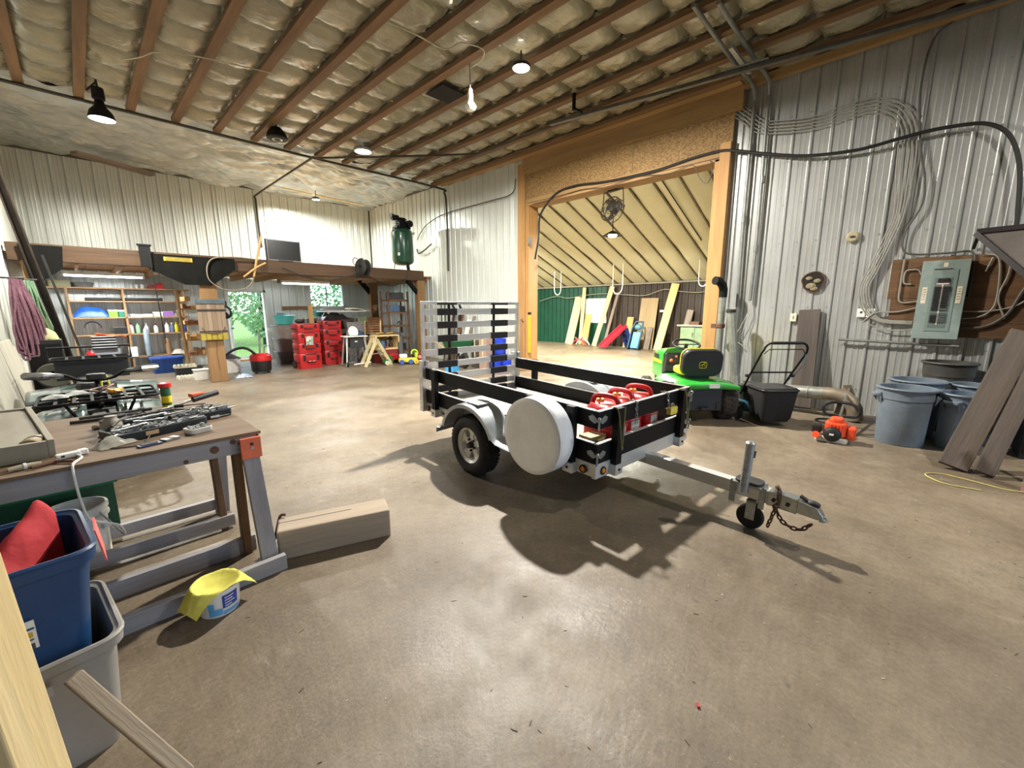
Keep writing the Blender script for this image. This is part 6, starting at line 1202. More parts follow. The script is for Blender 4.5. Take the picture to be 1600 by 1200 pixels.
egg = thing('battery_box', 'low black box on the floor by the lumber rack', 'box', (1.62, 11.9, 0)); obj('body', MB().bx(-.24, .24, -.15, .15, 0, .20), BLACK, egg, bevel=.01); obj('lid', MB().bx(-.25, .25, -.16, .16, .19, .215), BLACK, egg, bevel=.005)
EGG = mat('egg_carton', '#cfc9b6', '#b9b3a0', rough=.8, scale=12)
for i, (x, y, z) in enumerate(((1.55, 11.85, .216), (1.55, 11.55, 0))):
    for j in range(1):
        t = thing('egg_tray', ['egg tray lying on top of the black box', 'egg trays lying on the floor before the black box'][i], 'egg tray', (x, y, z), R(6*i)); obj('tray', MB().bx(-.2, .2, -.13, .13, 0, .04), EGG, t)
        cme = MB().lathe([(.03, 0), (.022, .03), (0, .034)], 8).mesh('cup', EGG, 40)
        for a in range(6):
            for b in range(4): obj('cup', cme, None, t, loc=(-.167+.067*a, -.1+.067*b, .04))
# lumber rack with cut ends
lr = thing('lumber_rack', 'narrow rack of lumber offcuts behind the timber post', 'rack', (1.86, 12.2, 0)); 
for x in (-.16, .30): obj('upright', MB().bar((x-.06 if x < 0 else x, -.25, 0), (x-.1 if x < 0 else x, -.22, 1.95), .05, .05), wood('rack_wood', '#8a6a45', '#a5845c', 'z'), lr)
for z in (.45, .80, 1.15, 1.5): obj('shelf', MB().bx(-.22, .32, -.28, .3, z, z+.03), wood('rack_wood', '#8a6a45', '#a5845c', 'x'), lr)
rl_ = random.Random(4); cats = ['offcut']
offl = ['thick', 'thin', 'short', 'long', 'dark', 'pale', 'reddish', 'split', 'squared', 'narrow', 'wide', 'worn']
k_ = 0
for z in (.48, .83, 1.18, 1.53):
    x = -.18; n_ = 0
    while x < .24:
        w_ = rl_.uniform(.06, .12); h_ = rl_.uniform(.05, .14); m = [BRNW['y'], OLDW['y'], PINE['y'], wood('reddish_offcut', '#7a4a38', '#915c47', 'y')][rl_.randrange(4)]
        lev = {.48: 'lowest', .83: 'second', 1.18: 'third', 1.53: 'top'}[z]
        one('lumber_offcut', MB().bx(0, w_-.008, -.25, .28, 0, h_), m, 'lumber offcut on the %s shelf of the lumber rack, %s from the left' % (lev, ['first', 'second', 'third', 'fourth', 'fifth', 'sixth', 'seventh', 'eighth'][n_]), 'offcut', (1.86+x, 12.2, z+.001), 0, 'offcuts on the %s rack shelf' % lev, bevel=.003); x += w_; n_ += 1
one('stacked_lumber', MB().bx(-.05, .05, -.3, .3, 0, .10), PINE['y'], 'pale block lying on the top of the lumber rack', 'wood block', (1.78, 12.2, 1.70), bevel=.003)
# ring-shaped tool on the post, white bins behind the post
rg = thing('angle_grinder', 'black ring-shaped tool hanging at the edge of the post', 'tool', (2.20, 10.6, 1.45)); obj('ring', MB().tube([(.10*math.cos(a), .02*math.sin(a*2), .12*math.sin(a)) for a in [2*math.pi*k/24 for k in range(24)]], .022, 8, closed=True), BLACK, rg, smooth=True); obj('handle', MB().tube([(-.02, 0, .12), (-.03, 0, .2), (.03, 0, .22), (.03, 0, .13)], .016, 8), BLACK, rg, smooth=True); obj('motor', MB().sphere((.0, 0, -.06), .06, 10, 8), DARK, rg, smooth=True)
tote('storage_tote', 'white tote on the floor beside the timber post', (2.35, 11.9, 0), R(10), .55, .40, .34, WHITE, .88)
cloth('grey_cover', 'dark tarp heaped on the white tote', (2.38, 11.85, .345), lambda u, v: ((u-.5)*.5, (v-.5)*.36, .01+.10*max(0, (1-abs(2*u-1)**2)*(1-abs(2*v-1)**2))*(1+.5*NZ.noise(Vector((u*5, v*5, 1))))), mat('dark_tarp', '#2c3036', '#3d4249', rough=.6, scale=9), 16, 12, 'tarp')
tote('storage_tote', 'small white bin behind the timber post at the left', (1.72, 11.15, 0), R(5), .26, .26, .22, WHITE, .9)
vac = thing('shop_vacuum', 'red and black shop vacuum on the floor by the doorway', 'vacuum', (2.92, 11.2, 0), R(-10)); obj('drum', MB().lathe([(0, .04), (.19, .04), (.21, .08), (.22, .30), (.22, .31)], 26), BLACK, vac, smooth=40); obj('head', MB().lathe([(.23, .30), (.235, .33), (.22, .42), (.16, .47), (0, .48)], 26), plain('vac_red', '#b01c1e', .4), vac, smooth=40); obj('handle', MB().tube([(.08, 0, .46), (.10, 0, .62), (.2, 0, .66), (.22, 0, .50)], .018, 8), GALV, vac, smooth=True); obj('hose', MB().tube(smoothpath([(-.1, -.1, .46), (-.25, -.12, .60), (-.42, -.05, .62), (-.62, .02, .52), (-.75, .05, .36)], 6), .03, 10), BLACK, vac, smooth=True); obj('wand', MB().cyl((.0, .05, .46), (.03, .02, .98), .02), GALV, vac, smooth=True)
for a in range(4): obj('caster', MB().sphere((.19*math.cos(R(45+90*a)), .19*math.sin(R(45+90*a)), .03), .03, 8, 6), BLACK, vac, smooth=True)
cloth('shop_rag', 'pale blue rag dropped on the floor by the post', (2.42, 10.75, .0), lambda u, v: ((u-.5)*.34, (v-.5)*.26, .01+.07*max(0, (1-abs(2*u-1)**2)*(1-abs(2*v-1)**2))*(1+.8*NZ.noise(Vector((u*6, v*6, 3))))), mat('rag_blue', '#c9d3dd', '#4d6788', rough=.8, scale=14), 14, 12, 'rag')
# grey totes by the door and turquoise basin
GT2 = [mat('tote_clear', '#a49c98', '#8d8581', rough=.4, scale=4), mat('tote_mauve', '#8d8286', '#7a7074', rough=.4, scale=4), mat('tote_dark', '#5d5b5e', '#4c4a4d', rough=.4, scale=4)]
for i, l in enumerate(('dark grey tote at the bottom of the stack by the doorway', 'mauve grey tote in the middle of the stack by the doorway', 'brownish tote at the top of the stack by the doorway')):
    t = tote('storage_tote', l, (4.0, 12.65, .36*i), R(4*i-3), .62, .48, .35, GT2[2-i], .88, 'totes by the doorway'); obj('lid', MB().prism(rrect(.64, .50, .06), .025, Matrix.Translation((0, 0, .335))), GT2[1], t, bevel=.005)
TQ = mat('turquoise_plastic', '#5fc4c0', '#4fb3b0', rough=.4, scale=5)
lathe_thing('wash_basin', 'turquoise basin on top of the tote stack', 'basin', (3.97, 12.6, 1.085), [(0, 0), (.17, 0), (.19, .01), (.26, .24), (.28, .25), (.27, .26), (.24, .25), (.17, .02), (0, .015)], TQ)
lathe_thing('small_pail', 'grey pail inside the turquoise basin', 'pail', (3.92, 12.66, 1.102), [(0, 0), (.09, 0), (.11, .30), (.12, .31), (.10, .30), (.08, .02), (0, .02)], mat('bluegrey', '#7c8a92', rough=.4))
# red modular tool boxes: two stacks
TRD = mat('toolbox_red', '#9c1216', '#b51c1f', rough=.42, scale=5); TBK = plain('toolbox_black', '#171414', .5)
def toolbox(label, loc, rz, w_, d_, h_, wheels=False, group='red stacking tool boxes'):
    t = thing('tool_box', label, 'tool box', loc, rz, group); b = MB(); p = rrect(w_, d_, .03); loft(b, [ring2(p, .004, .97), ring2(p, h_*.72, 1), ring2(p, h_*.72, .985)]); obj('body', b, TRD, t, smooth=40)
    l = MB(); loft(l, [ring2(p, h_*.72, 1), ring2(p, h_*.92, 1.0), ring2(p, h_-.004, .95)]); lo = obj('lid', l, TRD, t, smooth=40)
    for x in (-w_*.3, w_*.3): obj('latch', MB().box((x, -d_/2-.008, h_*.70), (.06, .018, h_*.35)), TBK, t, bevel=.004)
    obj('handle', MB().tube([(-.10, -d_/2, h_*.45), (-.09, -d_/2-.035, h_*.45), (.09, -d_/2-.035, h_*.45), (.10, -d_/2, h_*.45)], .014, 6), TBK, t, smooth=True)
    obj('seam_strip', MB().box((0, -d_/2-.002, h_*.93), (w_*.5, .006, h_*.06)), TBK, lo)
    for s in (-1, 1): obj('side_rail', MB().box((s*w_/2, 0, h_*.4), (.012, d_*.9, .03)), TBK, t)
    if wheels:
        for s in (-1, 1): obj('wheel', MB().lathe([(0, -.03), (.09, -.03), (.10, 0), (.09, .03), (0, .03)], 18, (s*(w_/2-.0), d_*.35, .1), Matrix.Rotation(R(90), 3, 'Y')), RUBBER, t, smooth=40)
    return t
z = 0
for h_, l, wv in ((.40, 'largest red tool box on wheels at the bottom of the left stack', True), (.26, 'red tool box second from the floor in the left stack', False), (.26, 'red tool box third from the floor in the left stack', False), (.22, 'red tool box at the top of the left stack', False)):
    t = toolbox(l, (4.02, 11.25, z), R(2), .56, .42, h_, wv); z += h_+.002
    if h_ == .40: obj('wordmark', MB().tube(smoothpath([(-.10, -.222, .17), (-.04, -.222, .20), (.0, -.222, .18), (.06, -.222, .195), (.10, -.222, .18)], 3), .008, 5), WHITE, t, smooth=True)
z = 0
for h_, l in ((.40, 'largest red tool box at the bottom of the right stack'), (.28, 'red tool box second from the floor in the right stack'), (.30, 'red tool box third from the floor in the right stack'), (.22, 'red tool box at the top of the right stack')):
    toolbox(l, (4.78, 11.6, z), R(-2), .52, .42, h_); z += h_+.002
one('tool_pouch', MB().sphere((0, 0, .06), .1, 10, 8, (1.2, .8, .6)), BLACK, 'dark tool pouch on top of the left tool box stack', 'pouch', (3.9, 11.25, 1.147), smooth=True)
cloth('green_pack', 'white and green packet stuffed against the left tool boxes', (4.0, 10.99, .72), lambda u, v: ((u-.5)*.18, -.02*math.sin(3*v), (v-.5)*.22), mat('packet_green', '#d5d8d0', '#4d6b44', rough=.5, scale=14), 8, 8, 'packet')
plank('short pale board standing behind the left tool boxes', (4.35, 11.6, .0), (4.35, 11.7, 1.62), .12, .03, PINE['x'], (0, -1, 0), 'board', name='wood_board')
plank('brown rail fixed level to the wall by the window', (3.98+.45, 14.12, 1.55), (5.35, 14.12, 1.55), .03, .10, BRNW['x'], (0, 0, 1), 'rail', name='wood_rail')
# heap above the tool boxes
lathe_thing('wash_basin', 'turquoise tub behind the right tool box stack', 'basin', (4.75, 12.4, 1.30), [(0, 0), (.2, 0), (.24, .16), (.25, .17), (.22, .16), (.19, .02), (0, .02)], TQ)
carton('work_bench_box', 'large crate hidden behind the right tool boxes', 'crate', (5.1, 12.35, 0), (1.3, .6, 1.25), mat('dull_crate', '#4d443e', '#5c524a', rough=.8, scale=6), 0)
cloth('black_bags', 'heap of black bags on top of the right tool boxes', (4.95, 11.7, 1.205), lambda u, v: ((u-.5)*.8, (v-.5)*.5, .01+.17*max(0, (1-abs(2*u-1)**3)*(1-abs(2*v-1)**3))*(1+.7*NZ.noise(Vector((u*6, v*5, 3))))), mat('black_bag', '#1a171a', '#2b2629', rough=.4, scale=9), 24, 16, 'bags')
for i, (x, y, z, lx, ly, r, m, l) in enumerate(((5.3, 11.9, 1.44, 1.2, .6, 8, WHITE, 'large pale panel lying on the heap under the window'), (5.1, 12.2, 1.48, .5, .35, -12, mat('grey_panel', '#8f8f8b', rough=.6), 'small grey panel lying at the left of the heap'), (5.75, 11.85, 1.48, .6, .4, 25, mat('cream_panel', '#c9c2b0', rough=.6), 'cream tilted panel on the heap under the window'))):
    one('flat_panel', MB().box((0, 0, 0), (lx, ly, .03)), m, l, 'panel', (x, y, z), R(r), 'panels on the heap', bevel=.004, rot=(0, R(4*i), R(r)))
cloth('grey_bags', 'striped grey bag slumped beside the right tool boxes', (5.35, 11.35, .0), lambda u, v: ((u-.5)*.5+.05*math.sin(9*v), -.12*math.sin(math.pi*u)*math.sin(math.pi*min(1, v+.1))-.04, v*1.15), mat('striped_bag', '#3a3638', '#8f8b8c', rough=.6, scale=22, stretch=(3, 1, 1)), 14, 20, 'bag')
carton('storage_box', 'grey and green carton on the heap beside the barrel rack', 'box', (5.72, 11.7, .95), (.3, .3, .30), mat('mixed_carton', '#8a857a', '#5f7a45', rough=.7, scale=8), R(5))
carton('storage_box', 'brown carton supporting the heap beside the barrel rack', 'box', (5.72, 11.7, 0), (.36, .4, .948), mat('brown_carton', '#6d5442', rough=.8), 0)
# half-barrel rack
bk = thing('barrel_rack', 'curved slatted half-barrel rack standing under the loft', 'rack', (6.05, 11.55, 0), R(238)); BK = wood('barrel_slat', '#6e4a2c', '#87603a', 'x')
for s in (-.22, .22): obj('hoop', MB().tube(arc((-.22, s, .75), .52, 0, 100, 14), .022, 6)+None if False else MB().tube([(-.22, s, 1.27)]+arc((-.22, s, .75), .52, 85, 0, 12)+[(.30, s, 0)], .022, 6), PALE['z'], bk, smooth=True)
for k in range(11):
    a = R(8+8*k); obj('slat', MB().bar((-.22+.50*math.cos(a), -.24, .75+.50*math.sin(a)), (-.22+.50*math.cos(a), .24, .75+.50*math.sin(a)), .045, .014, (math.cos(a), 0, math.sin(a))), BK, bk)
for k in range(6): obj('slat', MB().bar((.28, -.24, .12+.1*k), (.28, .24, .12+.1*k), .045, .014, (1, 0, 0)), BK, bk)
cloth('flower_box', 'mixed faded bundles piled inside the barrel rack', (5.93, 11.05, .0), lambda u, v: ((u-.5)*.5, -.14*math.sin(math.pi*u)-.02*NZ.noise(Vector((u*9, v*9, 1))), v*.85), mat('mixed_bundle', '#5a4638', '#8a7a5c', rough=.9, scale=18, contrast=.6), 12, 16, 'bundle')
# work table with white round seat
tbl = thing('work_table', 'small white-topped table with splayed metal legs', 'table', (5.05, 10.72, 0), R(-8)); obj('top', MB().prism(rrect(.62, .42, .05), .025, Matrix.Translation((0, 0, .78))), WHITE, tbl, bevel=.004)
for sx in (-1, 1):
    for sy in (-1, 1): obj('leg', MB().bar((sx*.22, sy*.12, .78), (sx*.30, sy*.22, .02), .035, .03), ALU, tbl)
obj('motor_box', MB().bx(-.16, .18, -.14, .14, .50, .76), mat('motor_dark', '#262b2c', rough=.5), tbl, bevel=.01); obj('motor_badge', MB().box((0, -.142, .66), (.07, .004, .03)), WHITE, tbl); obj('foot_bar', MB().cyl((-.12, -.23, .06), (.32, -.23, .09), .02), WHITE, tbl, smooth=True); obj('wheel', MB().lathe([(0, -.03), (.06, -.03), (.07, 0), (.06, .03), (0, .03)], 14, (-.28, -.2, .07), Matrix.Rotation(R(90), 3, 'Y')), RUBBER, tbl, smooth=40)
one('stool_seat', MB().prism([(.13*math.cos(R(a)), .15*math.sin(R(a))) for a in range(-40, 221, 13)], .03, axes((0, 0, .10), (1, 0, 0), (0, .25, 1))), plain('cream_seat', '#dfe2d4', .5), 'round cream seat shell standing on the small table', 'seat', (5.02, 10.70, .806), bevel=.01)
cloth('blue_sack', 'dark blue bundle on the small table', (5.22, 10.78, .806), lambda u, v: ((u-.5)*.26, (v-.5)*.2, .01+.12*max(0, (1-abs(2*u-1)**2)*(1-abs(2*v-1)**2))), mat('blue_bundle', '#26415e', '#1d3149', rough=.7, scale=9), 12, 10, 'bundle')
trs = thing('step_trestle', 'cream wooden folding step trestle with open treads', 'step ladder', (5.40, 10.35, 0), R(-6)); CRW = wood('cream_paint', '#c9bd92', '#b5a87c', 'z')
for sy in (-.16, .16):
    obj('rail', MB().bar((-.32, sy, .0), (.02, sy, .72), .03, .085, (1, 0, .5)), CRW, trs); obj('rail', MB().bar((.40, sy, .0), (.02, sy, .72), .03, .085, (1, 0, -.5)), CRW, trs)
for k in range(4): t_ = .15+.2*k; obj('tread', MB().box((.40-.38*t_, 0, .72*t_), (.11, .30, .022)), CRW, trs)
obj('spreader', MB().bar((-.16, -.17, .33), (.21, -.17, .36), .01, .02), GALV, trs)
cb = thing('crate_shelf', 'open wooden crate with yellow oddments on it beside the trestle', 'crate', (5.95, 10.75, .38), R(-4)); 
obj('base_box', MB().bx(-.32, .32, -.18, .18, -.38, 0), mat('red_base', '#7a2a22', rough=.7), cb)
for a in ((-.35, .35, .0, .03), (-.35, .35, .37, .40)): obj('panel', MB().bx(a[0], a[1], -.2, .2, a[2], a[3]), PALE['x'], cb, bevel=.003)
for x in (-.335, .335): obj('panel', MB().bx(x-.015, x+.015, -.2, .2, .03, .37), PALE['z'], cb, bevel=.003)
lathe_thing('paint_can', 'blue can inside the open wooden crate', 'can', (5.85, 10.72, .412), [(0, 0), (.09, 0), (.09, .2), (.085, .21), (0, .205)], plain('can_blue', '#38567a', .4))
for i in range(6): one('fruit_toy', MB().sphere((0, 0, .04), .045, 8, 6, (1.3, 1, .8)), mat('mustard', '#a3842c', '#6d5a24', rough=.6, scale=12), 'mustard yellow oddment on the wooden crate, %s from the left' % ['first', 'second', 'third', 'fourth', 'fifth', 'sixth'][i], 'oddment', (5.70+.10*i, 10.72+.07*((i*7) % 3-1), .785), 0, 'oddments on the crate', smooth=True)
# ladder-like metal rack on the right
rk = thing('tall_rack', 'tall narrow wooden rack against the right wall under the loft', 'rack', (6.55, 11.1, 0)); RKW = wood('rack_dark', '#5a3d28', '#714f34', 'z')
for x in (-.34, .30):
    for y in (-.2, .2): obj('upright', MB().bx(x-.025, x+.025, y-.02, y+.02, 0, 2.0), RKW, rk)
for z in (.25, .62, .98, 1.36, 1.72): obj('shelf', MB().bx(-.36, .32, -.22, .22, z, z+.05), wood('rack_dark', '#5a3d28', '#714f34', 'x'), rk)
for i, (x, z, d, c, l) in enumerate(((.0, 1.771, (.42, .3, .2), '#3c3e44', 'dark grey bin on the top of the tall rack'), (-.08, 1.411, (.26, .3, .2), '#47627e', 'blue box on the second level of the tall rack'), (.16, 1.411, (.16, .25, .17), '#24262a', 'black box on the second level of the tall rack'), (-.02, .671, (.3, .3, .14), '#6d6a66', 'grey carton on a lower level of the tall rack'), (.0, .301, (.42, .3, .2), '#2b2424', 'dark carton at the foot of the tall rack'))):
    carton('storage_box', l, 'box', (6.55+x, 11.1, z), d, plain('rackbox_%d' % i, c, .6), R(4))
vv = thing('upright_vacuum', 'black upright sweeper leaning by the tall rack', 'sweeper', (6.28, 10.45, 0)); obj('head', MB().bx(-.14, .14, -.12, .1, 0, .12), BLACK, vv, bevel=.02); obj('body', MB().bar((0, .0, .1), (.08, .16, .75), .16, .13), BLACK, vv, bevel=.03); obj('handle', MB().tube([(.08, .16, .75), (.13, .2, 1.1), (.09, .18, 1.16), (.03, .17, 1.1)], .018, 8), BLACK, vv, smooth=True)
# toys on the floor
ty_ = thing('toy_truck', 'yellow and white ride-on toy with blue wheels', 'toy', (6.20, 9.98, 0), R(-25)); TY = plain('toy_yellow', '#e0d02a', .4); TB_ = plain('toy_blue', '#3f56a8', .4)
obj('chassis', MB().prism(rrect(.52, .22, .08), .11, Matrix.Translation((0, 0, .06))), TY, ty_, bevel=.02); obj('hood', MB().prism(rrect(.22, .20, .06), .11, Matrix.Translation((-.13, 0, .17))), WHITE, ty_, bevel=.03); obj('seat_back', MB().prism(rrect(.08, .2, .03), .14, Matrix.Translation((.22, 0, .17))), plain('toy_lime', '#b4d42c', .4), ty_, bevel=.02); obj('handle', MB().tube(arc((.18, 0, .30), .085, -20, 200, 12, (1, 0, 0), (0, 0, 1)), .022, 8), plain('toy_lime', '#b4d42c', .4), ty_, smooth=True)
for x in (-.18, .06, .20):
    for s in (-1, 1): obj('wheel', MB().lathe([(0, -.025), (.06, -.025), (.07, 0), (.06, .025), (0, .025)], 16, (x, s*.12, .07), Matrix.Rotation(R(90), 3, 'X')), TB_ if x < .15 else TY, ty_, smooth=40)
obj('wheel_dot', MB().cyl((.20, -.145, .07), (.20, -.15, .07), .03), plain('toy_orange', '#d87a2a', .4), ty_)
tb2 = thing('toy_wagon', 'red toy wagon tipped among the toys by the rack', 'toy', (5.95, 10.45, 0), R(20)); obj('tray', MB().prism(rrect(.36, .26, .05), .16, Matrix.Translation((0, 0, .10))), plain('wagon_red', '#b01826', .4), tb2, bevel=.02); obj('handle', MB().tube([(-.16, 0, .2), (-.30, -.05, .42), (-.22, -.12, .52)], .012, 6), plain('wagon_red', '#b01826', .4), tb2, smooth=True)
for s in (-1, 1): obj('wheel', MB().lathe([(0, -.02), (.06, -.02), (.06, .02), (0, .02)], 14, (s*.13, -.14, .06), Matrix.Rotation(R(90), 3, 'X')), BLACK, tb2, smooth=40)
tb3 = thing('toy_tractor', 'small green toy tractor with a pale wheel', 'toy', (5.72, 10.22, 0), R(15)); obj('body', MB().bx(-.14, .14, -.07, .07, .06, .16), plain('toy_green', '#1f6a34', .4), tb3, bevel=.02); obj('wheel', MB().lathe([(0, -.02), (.065, -.02), (.065, .02), (0, .02)], 16, (-.12, -.10, .065), Matrix.Rotation(R(90), 3, 'X')), plain('toy_pale', '#d6d2b4', .4), tb3, smooth=40); obj('cab', MB().bx(-.02, .12, -.06, .06, .16, .26), plain('toy_green', '#1f6a34', .4), tb3, bevel=.02)
tb4 = thing('toy_car', 'dark red rounded toy behind the yellow ride-on', 'toy', (6.62, 10.08, 0)); obj('body', MB().sphere((0, 0, .14), .15, 14, 10, (1.1, .9, .9)), plain('toy_dark_red', '#8c1420', .35), tb4, smooth=True); obj('face_plate', MB().cyl((-.06, -.12, .17), (-.065, -.14, .17), .05), plain('toy_pink', '#d9a0a4', .4), tb4)
tb5 = thing('toy_chair', 'red plastic toy seat behind the wagon', 'toy', (6.02, 10.95, 0)); obj('seat', MB().bx(-.16, .16, -.14, .14, .0, .24), plain('seat_red', '#b21c24', .4), tb5, bevel=.03); obj('back', MB().bx(-.16, .16, .10, .15, .24, .52), plain('seat_red', '#b21c24', .4), tb5, bevel=.03)
# ================================================================== NEXT BAY (THROUGH THE OPENING)
XF = 14.72
def lean(label, y0, y1, h, wd, xb=14.35, th=.04, m=None, cat='board', group='boards leaning in the next bay', name='leaning_board'):
    return plank(label, (xb, y0, .0), (XF-.02, y1, h), wd, th, m or PALE['x'], (-1, 0, .12), cat, group, name)
lean('wide pale live-edge board leaning on the green wall', 10.50, 10.25, 1.95, .38, m=wood('live_edge', '#cbb486', '#ddca9f', 'x'))
lean('narrow pale board behind the live-edge board', 10.06, 10.0, 2.33, .16, 14.55)
lean('short brown board leaning below the annex window', 9.80, 9.76, 1.25, .30, 14.45, m=PINE['x'])
lean('tall pale board leaning between the green and brown sheets', 9.22, 8.70, 2.33, .20, 14.3)
lean('dark board leaning right behind the tall pale one', 8.86, 8.44, 2.1, .12, 14.45, m=OLDW['x'])
lean('short two-tone board beside the red slide', 7.88, 7.86, 1.15, .26, 14.45, m=PINE['x'])
lean('wide plywood sheet leaning on the brown wall', 7.15, 7.12, 1.85, .66, 14.42, .02, wood('annex_ply', '#8f7a5a', '#a38d6b', 'x'), 'sheet', None, 'plywood_sheet')
plank('short stained board before the plywood sheet', (14.22, 6.95, 0), (14.45, 6.93, .80), .20, .04, OLDW['x'], (-1, 0, .12), 'board', 'boards leaning in the next bay', 'leaning_board')
lean('tallest pale board leaning near the green cabinet', 6.50, 6.20, 2.33, .28, 14.15, .05, wood('pale_stud', '#c6ab70', '#d9c08a', 'x'))
lean('mid-height board leaning near the green cabinet', 5.78, 5.62, 1.42, .22, 14.4, m=OLDW['x'])
sl_ = thing('toy_slide', 'red toy slide on a blue frame in the next bay', 'slide', (13.9, 8.0, 0), R(-35)); RS = plain('slide_red', '#c8283a', .4)
obj('chute', MB().bar((-.55, 0, .06), (.3, 0, .78), .40, .03, (0, 0, 1)), RS, sl_)
for s in (-.21, .21): obj('side_rail', MB().bar((-.55, s, .10), (.3, s, .86), .03, .12, (0, 0, 1)), RS, sl_)
for s in (-.17, .17): obj('frame_leg', MB().bar((.3, s, .76), (.55, s, 0), .10, .12), plain('slide_blue', '#1c2f6a', .4), sl_)
for z in (.15, .35, .55): obj('step', MB().box((.56-.33*z, 0, z), (.10, .34, .05)), plain('slide_blue', '#1c2f6a', .4), sl_)
bt = thing('toy_stroller', 'blue toy pushcart with upright handle in the next bay', 'toy', (14.1, 7.22, 0), R(-10)); BLT = plain('stroller_blue', '#3f8fc4', .4)
obj('seat_panel', MB().bar((-.22, 0, .06), (-.05, 0, .62), .30, .05, (-1, 0, .2)), BLT, bt)
for s in (-.22, .22): obj('frame', MB().tube([(-.30, s, .05), (-.08, s, .75), (.05, s*.7, 1.0)], .03, 6), plain('stroller_dark', '#28506e', .5), bt, smooth=True); obj('wheel', MB().lathe([(0, -.02), (.07, -.02), (.07, .02), (0, .02)], 12, (-.2, s*1.1, .07), Matrix.Rotation(R(90), 3, 'X')), BLACK, bt, smooth=40)
obj('handle_bar', MB().cyl((.05, -.16, 1.0), (.05, .16, 1.0), .03), plain('stroller_dark', '#28506e', .5), bt); obj('hood', MB().sphere((-.02, 0, .80), .14, 10, 8, (.7, 1, .8)), plain('stroller_teal', '#4d7f8c', .5), bt, smooth=True)
ro = thing('rocking_stand', 'red and white rocker frame on the floor by the short board', 'rocker', (14.15, 9.75, 0), R(90)); 
for s, m in ((-.14, plain('rocker_white', '#d8d0c8', .5)), (.14, plain('rocker_red', '#b04a48', .5))):
    obj('runner', MB().tube(arc((0, s, -.10), .34, 20, 160, 12), .03, 7), m, ro, smooth=True); obj('cradle', MB().tube(arc((0, s, .46), .22, 215, 325, 10), .028, 7), m, ro, smooth=True)
obj('cross_bar', MB().cyl((0, -.14, .24), (0, .14, .24), .03), plain('rocker_white', '#d8d0c8', .5), ro)
gcab = thing('metal_cabinet', 'pale green cabinet half hidden by the right jamb', 'cabinet', (13.6, 4.95, 0)); GC = mat('cabinet_green', '#7c9270', '#6b8062', rough=.45, scale=6)
obj('carcass', MB().bx(-.3, .3, -.45, .42, 0, .92), GC, gcab, bevel=.01); obj('worktop', MB().bx(-.36, .34, -.5, .52, .92, .96), mat('cabinet_top', '#a9a698', rough=.5), gcab, bevel=.004); obj('door', MB().bx(-.315, -.3, -.02, .40, .05, .88), GC, gcab, bevel=.004); obj('handle', MB().cyl((-.33, .03, .60), (-.33, .03, .72), .012), STEEL, gcab); obj('drum_rest', MB().bx(-.2, .1, -.1, .2, .96, 1.06), RUST, gcab)
HOO = plain('white_hoop', '#d9dad2', .4)
for i, (x, y, zt, zb, w_, l) in enumerate(((13.4, 10.40, 3.42, 2.05, .32, 'white hanging hoop nearest the left jamb'), (13.2, 7.62, 3.88, 2.25, .38, 'white hanging hoop in the middle of the opening'), (13.4, 4.82, 3.15, 2.25, .26, 'white hanging hoop nearest the right jamb'))):
    zt = za(x)-.02; zb = 2.02 if i != 2 else 2.1
    one('hanging_hoop', MB().tube([(0, w_/2, zt)]+[(0, w_/2, zb+.34), ]+arc((0, 0, zb+.22), w_/2, 0, -180, 10, (0, 1, 0), (0, 0, 1.4))+[(0, -w_/2, zb+.34), (0, -w_/2, zt)], .017, 7), HOO, l, 'hoop', (x, y, 0), 0, 'white hoops in the next bay', smooth=True)
run('sagging_cord', 'pale cord sagging along the green and brown wall', 'cord', [(14.68, 12.4, 1.82), (14.68, 11.5, 2.0), (14.68, 10.8, 1.92), (14.68, 9.9, 2.02), (14.68, 9.0, 2.06), (14.68, 8.0, 1.98), (14.68, 7.3, 1.95), (14.68, 6.6, 2.14), (14.68, 6.0, 2.05), (14.68, 5.4, 2.0), (14.68, 5.0, 2.08)], .012, plain('pale_cord', '#a09a88', .6), 5)
one('wall_socket', MB().box((0, 0, 0), (.03, .14, .08)), WHITE, 'small white socket on the brown wall by the tallest board', 'outlet', (14.76, 6.68, 1.38), bevel=.004)
run('corner_pole', 'thin grey pole at the corner of the brown wall', 'pole', [(14.55, 5.05, 0), (14.55, 5.05, 2.42)], .03, CND, 8, False)
# sooty patch hardware and bead line
run('heat_cable', 'dotted dark cable running down the sloped annex ceiling', 'cable', [(8.3+.5*k, 4.55, za(8.3+.5*k)-.05) for k in range(9)], .014, DARK, 5, False)
for i, (dx, dy, r) in enumerate(((0, 0, .16), (.12, .16, .10), (-.14, .1, .09), (.1, -.18, .11), (-.05, -.2, .08))):
    o = one('soot_tuft', MB().sphere((0, 0, 0), r, 10, 8, (1, 1, .22)), mat('soot', '#4b4434', '#6b6149', rough=.95, scale=14), ['dark sooty tuft above the dish lamp', 'sooty tuft right of the dish lamp', 'sooty tuft left of the dish lamp', 'sooty tuft beyond the dish lamp', 'small sooty tuft near the dish lamp'][i], 'soot', (10.2+dx, 6.1+dy, za(10.2+dx)-.0), 0, 'soot on the annex ceiling', smooth=True, rot=(0, sl, 0))
